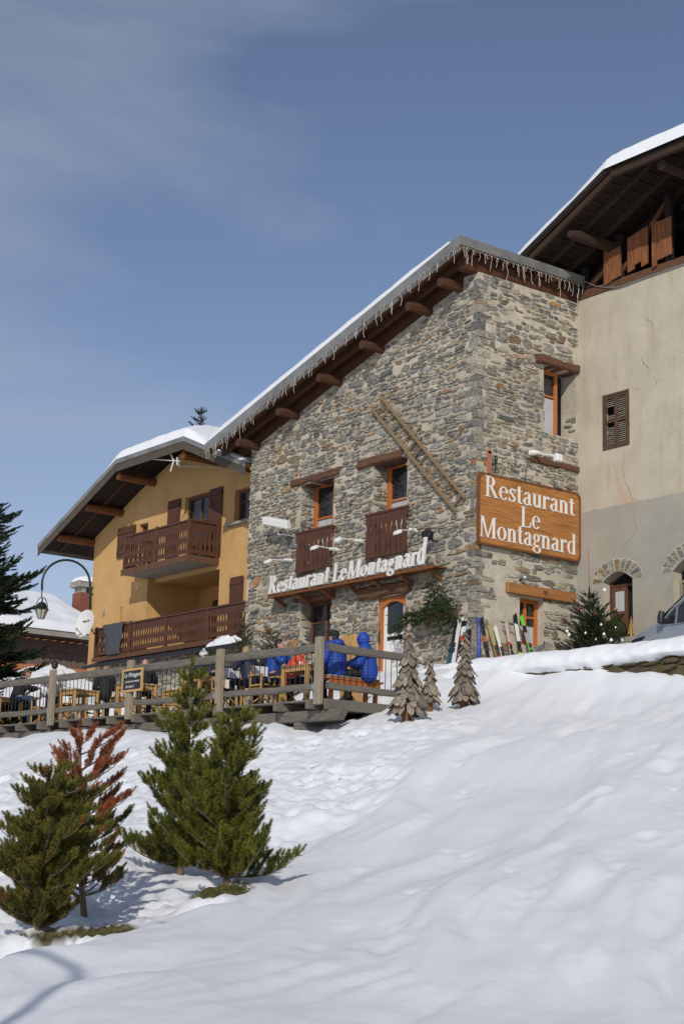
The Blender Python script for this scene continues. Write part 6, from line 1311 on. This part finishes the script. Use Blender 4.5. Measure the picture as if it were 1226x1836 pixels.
sp = thing('ball_spotlight', (1.59, -0.1, 7.4), 'small round grey spotlight above the heart beam', 'wall lamp')
b_ = MB(); b_.lathe((1.59, -0.20, 7.50), [(0, -.09)]+[(0.085*math.cos(a), 0.085*math.sin(a)) for a in np.linspace(-1.3, 1.3, 8)]+[(0, .09)], 14, (0.2, -1, -0.3)); b_.build('lamp_head', M['steel'], sp, smooth=True)
b_ = MB(); b_.tube([(1.59, -.15, 7.5), (1.59, 0.0, 7.46)], 0.03, 6); b_.tube([(1.62, -0.02, 7.5), (1.64, -0.03, 7.9), (1.66, -.03, 8.3)], 0.008, 4); b_.build('mount', M['dark_metal'], sp)
hk = thing('wall_bracket', (0.45, -0.05, 10.2), 'rusty red iron bracket with a dark hook just above the big wooden sign', 'bracket')
b_ = MB(); b_.box(0.36, 0.50, -0.05, 0.0, 10.2, 10.80); b_.lathe((0.43, -0.05, 10.80), [(0, 0), (0.07, 0), (0.07, 0.05), (0, 0.05)], 12, (0, 1, 0)); b_.build('plate', M['rust_red'], hk)
b_ = MB(); b_.tube([(0.50, -0.05, 10.45), (0.60, -0.12, 10.46), (0.64, -0.12, 10.60), (0.60, -0.12, 10.70)], 0.016, 6); b_.tube([(0.58, -.1, 10.3), (0.58, -.1, 10.7)], 0.02, 6); b_.build('hook', M['dark_metal'], hk)
cb = MB(); cb.tube([(1.93, -0.02, 10.95), (1.80, -0.04, 10.6), (1.74, -0.05, 10.2)], 0.010, 5); 
tag(cb.build('cable', M['dark_metal']), 'thin dark cable running from the arm spotlight behind the big sign', 'cable')
# fir branch garland with planter shelf beside the door
gq = on(0, -0.30, 775, 1105); gl = thing('fir_garland', (-0.3, float(gq[1]), 6.3), 'bunch of drooping fir branches on a small shelf right of the door', 'garland')
b_ = MB(); b_.box(-0.42, -0.01, 0.62, 1.55, 6.30, 6.50); b_.build('shelf_box', M['lintel_wood'], gl, bevel=0.01)
rs = np.random.default_rng(31); P = []; D = []; L_ = []; C = []
for (px, py, n_, sx_, sz_) in ((735, 1112, 40, .25, .14), (760, 1100, 60, .30, .12), (790, 1092, 70, .25, .18), (780, 1062, 30, .16, .14), (803, 1105, 40, .12, .25), (716, 1128, 18, .12, .2)):
    c = V3(on(0, -0.38, px, py))
    for k in range(int(n_*2)):
        P.append(c+V3((rs.normal(0, .10), rs.normal(0, sx_), rs.normal(0, sz_)))); dd = V3((-0.5+rs.normal(0, .4), rs.normal(0.2, 0.7), rs.normal(-0.35, .5))); D.append(dd); L_.append(rs.uniform(.14, .26)); C.append(np.array((0.04, 0.06, 0.018))*rs.uniform(.6, 1.5))
V_, F_, C_ = shoots_mesh(np.array(P), np.array(D), np.array(L_), np.array(C), 70, 0.055, 0.012, 0.8, rs); raw('fir_branches', V_, F_, M['needles'], gl, cols=np.clip(C_, 0, 1))

# ================================================================== SKIS leaning on the corner
def ski(base, top, wdt, cols, lab, wall, pair=True, bind=True, group='skis leaning on the stone house'):
    base = V3(base); top = V3(top); d = top-base; L_ = np.linalg.norm(d); d /= L_; nrm = V3((-1, 0, 0)) if wall == 'L' else V3((0, -1, 0)); side = np.cross(d, nrm); side /= np.linalg.norm(side); nrm = np.cross(side, d)
    t = thing('skis', base, lab, 'skis', group)
    for k in range(2 if pair else 1):
        mb = MB(); off = side*(0.035*k)-nrm*(0.028*k); n_ = 18; V = []; F = []
        for i in range(n_+1):
            u = i/n_; w_ = wdt*(0.80+0.30*abs(2*u-1)**2); 
            if u > 0.93: w_ *= math.sqrt(max(0.02, 1-((u-0.93)/0.07)**2))
            if u < 0.03: w_ *= 0.8
            cv = 0.05*max(0, (u-0.88)/0.12)**2; c = base+d*L_*u+off+nrm*(cv if k == 0 else -cv)
            for sa, so_ in ((-1, 0), (1, 0), (1, 1), (-1, 1)): V.append(c+side*sa*w_/2+nrm*(0.006 if so_ else -0.006))
        for i in range(n_):
            mi = cols_idx(i/n_, cols)
            for q in range(4): F.append(((i*4+q), i*4+(q+1) % 4, (i+1)*4+(q+1) % 4, (i+1)*4+q, mi))
        for f in F: mb.add([V[j] for j in f[:4]], [(0, 1, 2, 3)], f[4])
        mb.add(V[:4], [(0, 1, 2, 3)], 0); mb.build('ski', [M[c[1]] for c in cols], t, fixn=False)
    if bind:
        for u in (0.42, 0.52): c = base+d*L_*u+nrm*0.03; mb = MB(); mb.bar(c-d*0.06, c+d*0.06, 0.07, 0.055, tuple(nrm)); mb.build('binding', M['black_plastic'], t, bevel=0.01)
    return t
def cols_idx(u, cols):
    for i, (lim, _) in enumerate(cols):
        if u <= lim: return i
    return len(cols)-1
for nme, c in (('ski_black', (0.02, 0.02, 0.022)), ('ski_white', (0.74, 0.73, 0.70)), ('ski_red', (0.60, 0.04, 0.03)), ('ski_blue', (0.03, 0.07, 0.45)), ('ski_gold', (0.42, 0.33, 0.14)), ('ski_yellow', (0.70, 0.68, 0.03)), ('ski_green', (0.16, 0.55, 0.06)), ('ski_pink', (0.55, 0.44, 0.40)), ('ski_teal', (0.03, 0.10, 0.14)), ('ski_orange', (0.55, 0.12, 0.02)), ('ski_grey', (0.35, 0.36, 0.38))): flat(nme, c, 0.35, bump=0, var=0.95)
def onL(px, py, X=-0.3): return on(0, X, px, py)
def onR(px, py, Y=-0.2): return on(1, Y, px, py)
def ext(b, t_, zb=4.72): b = V3(b); t_ = V3(t_); k = (zb-b[2])/(t_[2]-b[2]); return b+(t_-b)*k
def lski(pb, pt2, w_, cols, lab, pair=True, bind=True):
    b = onL(*pb, X=-0.62); t_ = onL(*pt2, X=-0.14); return ski(ext(b, t_, 4.78), t_, w_, cols, lab, 'L', pair, bind)
def rski(pb, pt2, w_, cols, lab, pair=True, bind=True):
    b = onR(*pb, Y=-0.45); t_ = onR(*pt2, Y=-0.08); return ski(ext(b, t_, 4.78), t_, w_, cols, lab, 'R', pair, bind)
lski((800, 1195), (820, 1108), 0.10, [(0.5, 'ski_teal'), (1, 'ski_black')], 'black and teal skis leaning leftmost at the stone corner')
lski((810, 1193), (822, 1112), 0.085, [(1, 'ski_white')], 'narrow white skis seen edge-on left of the wide white pair')
lski((821, 1193), (831, 1108), 0.125, [(0.3, 'ski_white'), (0.45, 'ski_black'), (0.55, 'ski_white'), (0.64, 'ski_red'), (0.82, 'ski_white'), (0.9, 'ski_black'), (1, 'ski_white')], 'white skis with a red mark at the stone corner')
lski((833, 1185), (839, 1120), 0.115, [(0.85, 'ski_black'), (0.95, 'ski_grey'), (1, 'ski_black')], 'black skis directly behind the tallest shingled wooden cone')
rski((876, 1185), (862, 1107), 0.12, [(0.5, 'ski_black'), (0.62, 'ski_orange'), (1, 'ski_black')], 'black and orange skis right of the blue poles')
rski((893, 1182), (875, 1118), 0.125, [(0.35, 'ski_orange'), (1, 'ski_gold')], 'golden skis right of the blue poles')
rski((902, 1181), (886, 1122), 0.115, [(1, 'ski_white')], 'plain white skis right of the golden pair')
rski((917, 1178), (906, 1113), 0.125, [(0.5, 'ski_pink'), (0.56, 'ski_red'), (1, 'ski_pink')], 'pale pink skis between the white and the black and yellow pairs')
rski((933, 1177), (922, 1100), 0.135, [(0.36, 'ski_yellow'), (0.52, 'ski_black'), (0.8, 'ski_white'), (1, 'ski_black')], 'black skis with a bright yellow tail by the low window')
rski((953, 1174), (933, 1103), 0.135, [(0.3, 'ski_white'), (0.5, 'ski_green'), (0.72, 'ski_grey'), (0.8, 'ski_black'), (1, 'ski_green')], 'green and grey skis closest to the low window')
for k, dx in enumerate((0, 6)):
    pl = MB(); b = onR(856+dx*0.5, 1186, Y=-0.35); t_ = onR(855+dx, 1116, Y=-0.06); bb_ = ext(b, t_, 4.72); t_ = V3(t_); po = thing('ski_pole', bb_, 'pair of blue ski poles standing at the stone corner', 'ski pole', 'blue ski poles')
    pl.tube([bb_, t_], 0.016, 8); pl.build('shaft', M['ski_blue'], po); pl = MB(); pl.tube([t_, t_+V3((0, 0, 0.12))], 0.024, 8); pl.build('grip', M['ski_blue'], po)
    pl = MB(); q = V3(bb_)+(t_-V3(bb_))*0.06; pl.lathe(q, [(0, 0), (.05, 0), (.05, .01), (0, .01)], 12); pl.build('basket', M['black_plastic'], po)

# ================================================================== SHINGLED WOODEN TREES
def shingle_tree(base, H, R0, label, seed):
    rs = np.random.default_rng(seed); base = V3(base); t = thing('shingle_tree', base, label, 'wooden tree', 'cone trees made of grey wooden shingles')
    m_ = MB(); m_.tube([base+V3((0, 0, -0.3)), base+V3((0, 0, H*0.45)), base+V3((0.02, 0, H*0.95))], [0.10*R0/0.4+0.02, 0.07, 0.02], 7); m_.build('trunk', M['log_wood'], t)
    m_ = MB(); z = 0.14*H
    z0_ = z; rows = int((H*0.95-z)/0.125)
    for r in range(rows+1):
        f = r/rows; zz = z0_+(H*0.97-z0_)*f; rad = R0*(1-f)**0.85*(0.92+0.12*math.sin(r*1.9)); n_ = max(3, int(2*PI*rad/0.13)); a0 = rs.random()*6
        for i in range(n_):
            a = a0+2*PI*i/n_+rs.normal(0, .12); L2 = rs.uniform(0.19, 0.30)*(0.55+0.45*min(1, rad/0.25)); w_ = rs.uniform(0.10, 0.17)*(0.6+0.4*min(1, rad/.2)); rr = rad*rs.uniform(0.9, 1.12)
            o = V3((math.cos(a), math.sin(a), 0)); s_ = V3((-math.sin(a), math.cos(a), 0)); top = base+o*max(rr-0.10*L2/0.25-0.02, 0.01)+V3((0, 0, zz+L2*0.5)); til = rs.uniform(0.35, 0.65); dn_ = (o*til+V3((0, 0, -1))); dn_ /= np.linalg.norm(dn_); n3 = np.cross(s_, dn_); tw = rs.normal(0, 0.12)
            s2 = s_+dn_*tw; th_ = rs.uniform(0.010, 0.022); pts = [top-s2*w_*0.40, top+s2*w_*0.40, top+s2*w_*0.5+dn_*L2*0.6, top+s2*w_*0.30+dn_*L2*rs.uniform(.85, 1), top+dn_*L2*rs.uniform(.95, 1.1), top-s2*w_*0.34+dn_*L2*rs.uniform(.8, 1), top-s2*w_*0.52+dn_*L2*0.6]
            k = len(pts); bend = [0, 0, 0.012, 0.03, 0.035, 0.03, 0.012]; A_ = [p+n3*(th_/2)+o*b2*rs.uniform(0.6, 1.3) for p, b2 in zip(pts, bend)]; B2 = [p-n3*(th_/2)+o*b2 for p, b2 in zip(pts, bend)]
            v = rs.uniform(0.55, 1.15); col = (v, v*rs.uniform(.93, 1.0), v*rs.uniform(.84, 0.98))
            m_.add(A_+B2, [tuple(range(k)), tuple(range(2*k-1, k-1, -1))]+[(j, (j+1) % k, k+(j+1) % k, k+j) for j in range(k)], 0, col)
    m_.build('shingles', M['shingle'], t, colattr=True)
    return t
M['shingle'] = mat('shingle', (0.37, 0.325, 0.265), (0.13, 0.11, 0.088), 0.9, 9, (3, 3, 0.8), bump=0.8, bdist=0.012, attr=True)
q1 = at(730, 1300, 32.6); q2_ = at(770, 1256, 34.0); q3_ = at(832, 1262, 34.4)
shingle_tree(q1, float(at(738, 1122, 32.6)[2]-q1[2]), 0.40, 'tallest shingled wooden cone tree, at the end of the deck railing', 1)
shingle_tree(q2_-V3((0, 0, .1)), float(at(770, 1178, 34)[2]-q2_[2])+.1, 0.24, 'smallest shingled wooden cone tree, between the two larger ones', 2)
shingle_tree(q3_-V3((0, 0, .12)), float(at(835, 1135, 34.4)[2]-q3_[2])+.12, 0.32, 'rightmost shingled wooden cone tree, in front of the leaning skis', 3)

# ================================================================== LOW WALL WITH ITS SNOW CAP
lw = thing('low_wall', (-3.0, -10, 3.9), 'low mossy dry stone wall buried under a thick snow cap below the street', 'wall')
mb = MB(); mb.box(-3.30, -2.62, -24, -3.3, 3.4, 4.28); rubble(mb, fL(-3.30), -24, -3.4, 3.75, 4.35, (), None, 55, lambda s, z: 0.95, size=1.2, prot=0.09); mb.build('wall', [M['moss_stone'], M['moss_stone']], lw, colattr=True)
ysn_ = np.arange(-24, -1.0, 0.05); th = np.linspace(-0.30*PI, 1.25*PI, 34); gy2, gt2 = np.meshgrid(ysn_, th, indexing='ij')
nb_ = fbm(gy2*0.9, gt2*0.7, 3); nb2 = fbm(gy2*3.0, gt2*2.0, 3)
fad = sst(-gy2, 1.2, 3.6); rx = (0.56+0.07*nb_+0.03*nb2); rzz = (0.36+0.06*nb_+0.03*nb2+0.05*fbm(gy2*0.5, 0*gy2+3, 2))
low = 1+0.9*(fbm(gy2*1.3, 0*gy2+9, 3))*(np.sin(gt2) < 0.25)
Pq = np.stack([-2.90-rx*np.cos(gt2)*1.0, gy2, 4.27+(rzz*np.sin(gt2)*np.where(np.sin(gt2) < 0, 0.55*low, 1.0))-(1-fad)*0.5], axis=2)
mb = MB(); mb.grid(Pq); mb.build('snow_cap', M['snow'], lw, smooth=True)

# ================================================================== VAN
van = thing('parked_van', (2.1, -7, 4.7), 'blue-grey van parked by the pale rendered wall, only its front in view', 'van')
XL, XR, Y0 = 1.15, 2.95, -4.15; G0 = 4.63
st = [(0.0, .42, .55, .74), (0.06, .34, .62, .86), (0.22, .30, .68, .95), (0.55, .28, .74, 1.06), (0.95, .27, .90, 1.20), (1.25, .27, .98, 1.42), (1.75, .27, 1.0, 1.80), (2.2, .27, 1.0, 1.88), (3.4, .27, 1.0, 1.90), (4.5, .27, 1.0, 1.87), (4.68, .3, 1.0, 1.6), (4.75, .38, .95, 1.1)]
V = []; cx = (XL+XR)/2
for (s_, zb2, zm, zt2) in st:
    hw = 0.90*(0.82+0.18*min(1, s_/0.35))*(1 if s_ < 4.5 else 0.97); tp_ = 0.80 if zt2 > 1.3 else 0.86
    pr = [(-.93*hw, zb2), (-hw, zb2+.10), (-hw, (zb2+zm)/2), (-.99*hw, zm), (-(.99-(.99-tp_)*0.75)*hw, zm+(zt2-zm)*.75), (-tp_*hw, zt2-.03), (-tp_*.8*hw, zt2), (0, zt2+.015)]
    ring_ = pr+[(-a, b2) for a, b2 in pr[-2::-1]]
    V.append([(cx+a, Y0-s_, G0+b2) for a, b2 in ring_])
nr = len(V[0]); mb = MB(); F = []
for i in range(len(V)-1):
    for k in range(nr-1): F.append((i*nr+k, i*nr+k+1, (i+1)*nr+k+1, (i+1)*nr+k))
F.append(tuple(range(nr))); F.append(tuple((len(V)-1)*nr+k for k in range(nr-1, -1, -1))); mb.add([p for r in V for p in r], F)
vb = mb.build('body', M['van_paint'], van, smooth=False); 
md = vb.modifiers.new('b', 'BEVEL'); md.width = 0.03; md.segments = 3; md.limit_method = 'ANGLE'; md.angle_limit = math.radians(18); md = vb.modifiers.new('w', 'WEIGHTED_NORMAL')
hwv = 0.90; xs_ = cx-hwv
def vs(s_, z, o=0.012): # a point on the near side
    f = 0 if z < 1.0 else min(1, (z-1.0)/0.75)*0.14; return (xs_+f*hwv*1.0-o+0.006, Y0-s_, G0+z)
mb = MB(); mb.add([vs(1.12, 1.08), vs(1.55, 1.08), vs(1.55, 1.50)], [(0, 1, 2)]); mb.add([vs(1.62, 1.06), vs(2.7, 1.06), vs(2.7, 1.70), vs(1.95, 1.72), vs(1.62, 1.48)], [(0, 1, 2, 3, 4)]); mb.add([vs(2.8, 1.06), vs(3.9, 1.06), vs(3.9, 1.70), vs(2.8, 1.70)], [(0, 1, 2, 3)]); mb.build('side_window', M['glass'], van, fixn=False)
mb = MB(); mb.add([(cx-.78, Y0-1.0, G0+1.255), (cx+.78, Y0-1.0, G0+1.255), (cx+.70, Y0-1.72, G0+1.80), (cx-.70, Y0-1.72, G0+1.80)], [(0, 1, 2, 3)]); mb.build('windscreen', M['glass'], van, fixn=False)
mb = MB(); mb.tube([vs(1.04, 1.06, .02), vs(1.5, 1.50, .02), vs(1.9, 1.75, .02)], 0.012, 6); mb.tube([vs(1.04, 1.06, .02), vs(2.7, 1.045, .02)], 0.010, 6); mb.build('window_trim', M['chrome'], van)
for s_ in (0.95, 3.75):
    mb = MB(); c = V3((xs_+0.10, Y0-s_, G0+0.33)); mb.lathe(c, [(0.20, -.12), (0.32, -.11), (0.335, -.06), (0.335, .06), (0.32, .115), (0.20, .12)], 26, (-1, 0, 0)); wh = mb.build('wheel', M['rubber'], van, smooth=True); mb = MB(); mb.lathe(c, [(0, .09), (.05, .10), (.19, .07), (.21, .115), (.2, .12), (0, .03)], 20, (-1, 0, 0)); mb.build('rim', M['steel'], wh)
    mb = MB(); arc_ = [(s_+0.40*math.cos(a), 0.33+0.42*math.sin(a)) for a in np.linspace(0, PI, 16)]; mb.prism(arc_, lambda u, v, d: (xs_-d, Y0-u, G0+v), -0.05, 0.004); mb.build('wheel_arch', M['black_plastic'], van)
mb = MB(); mb.hexa([(cx-.84, Y0-.10, G0+.62), (cx-.60, Y0-.005, G0+.60), (cx-.60, Y0-.15, G0+.60), (cx-.88, Y0-.5, G0+.72), (cx-.83, Y0-.16, G0+.80), (cx-.60, Y0-.06, G0+.76), (cx-.60, Y0-.2, G0+.80), (cx-.885, Y0-.62, G0+.86)]); mb.build('headlight', M['glass'], van)
mb = MB(); mb.box(cx-.62, cx+.62, Y0-.06, Y0+.02, G0+.34, G0+.58); mb.build('grille', M['black_plastic'], van, bevel=0.02)
mb = MB(); mb.box(cx-.80, cx+.80, Y0-.10, Y0+.05, G0+.18, G0+.33); mb.build('bumper', M['black_plastic'], van, bevel=0.03)
mb = MB(); mb.tube([vs(1.35, 1.12, .02), (xs_-.16, Y0-1.30, G0+1.2)], 0.03, 6); mb.lathe((xs_-.18, Y0-1.30, G0+1.22), [(0, -.16), (.07, -.14), (.09, 0), (.07, .14), (0, .16)], 12, (0.2, 0, 1)); mb.build('wing_mirror', M['black_plastic'], van)
mb = MB(); mb.lathe((cx+.98, Y0-0.95, G0+1.36), [(0, -.15), (.08, -.13), (.10, 0), (.08, .13), (0, .15)], 12, (0.15, 0, 1)); mb.tube([(cx+.86, Y0-1.1, G0+1.15), (cx+.97, Y0-.98, G0+1.28)], 0.03, 6); mb.build('wing_mirror', M['black_plastic'], van)

# ================================================================== STREET LAMPS
Yl = 23.0
def yl2(px, py): return V3(on(1, Yl, px, py))
sl_ = thing('street_lamp', yl2(162, 1090), 'green lamp bracket with a hanging lantern curving out from the yellow chalet corner', 'street lamp')
c0 = yl2(120, 1003); A0 = yl2(162, 1092); A1_ = yl2(76, 1058)
arc_ = [A0, yl2(162, 1060)]+[yl2(119+43*math.cos(a), 1047-43*math.sin(a)) for a in np.linspace(0.0, PI, 16)]+[A1_]
b_ = MB(); b_.tube(arc_, 0.045, 8); b_.tube([A1_, yl2(75, 1070)], 0.02, 6)
for yy in (1054, 1066): b_.tube([yl2(162, yy), yl2(170, yy-1)], 0.03, 6)
b_.build('arm', M['green_dark'], sl_, smooth=True)
lc = yl2(74, 1110); k_ = float(np.linalg.norm(yl2(74, 1110)-yl2(74, 1080)))/30
b_ = MB(); b_.tube([lc+V3((-11*k_, 0, 14*k_)), lc+V3((-11*k_, 0, 27*k_)), lc+V3((-6*k_, 0, 37*k_)), lc+V3((0, 0, 40*k_)), lc+V3((6*k_, 0, 37*k_)), lc+V3((11*k_, 0, 27*k_)), lc+V3((11*k_, 0, 14*k_))], 0.018, 6); b_.build('lantern_hoop', M['green_dark'], sl_)
b_ = MB(); b_.lathe(lc, [(0, 0), (5.5*k_, 0), (12.5*k_, 17*k_), (11.5*k_, 18*k_)], 6); b_.build('lantern_glass', M['lamp_glass'], sl_)
b_ = MB(); b_.lathe(lc, [(13.4*k_, 17*k_), (12*k_, 18.5*k_), (9.5*k_, 22*k_), (8.5*k_, 26*k_), (5*k_, 30*k_), (1.5*k_, 31*k_), (1.2*k_, 38*k_), (0, 38*k_)], 14); b_.build('lantern_cap', M['dark_metal'], sl_, smooth=True)
b_ = MB()
for i in range(6):
    a = 2*PI*i/6; b_.tube([lc+V3((5.6*k_*math.cos(a), 5.6*k_*math.sin(a), 0)), lc+V3((12.7*k_*math.cos(a), 12.7*k_*math.sin(a), 17*k_))], 0.012, 4)
b_.build('lantern_frame', M['dark_metal'], sl_)
# the lamp beside the camera whose shadow falls on the slope
tip = place(172, 1738, 13.1); hh_ = 8.2; sp_ = hh_/math.tan(SUN_EL); bx, by = tip[0]-sp_*0.7071, tip[1]-sp_*0.7071
bz = gz(bx, by); nl_ = thing('gooseneck_street_lamp', (bx, by, bz), 'gooseneck street lamp whose curved shadow lies on the snow at the lower left', 'street lamp')
ld_ = V3((-_rt[0], -_rt[1], 0)); hz = tip[2]+hh_
b_ = MB(); b_.tube([(bx, by, bz-0.3), (bx, by, hz-2.5), (bx, by, hz-0.5)]+[tuple(V3((bx, by, hz-0.5))+ld_*(0.50*(1-math.cos(a)))+V3((0, 0, 0.62*math.sin(a)))) for a in np.linspace(0.2, PI*0.9, 12)], 0.05, 8); b_.build('post', M['green_dark'], nl_, smooth=True)
b_ = MB(); b_.lathe(V3((bx, by, hz-0.75))+ld_*0.98, [(0, 0), (0.09, 0), (0.16, 0.2), (0.05, 0.34), (0, 0.36)], 12); b_.build('lantern', M['dark_metal'], nl_)
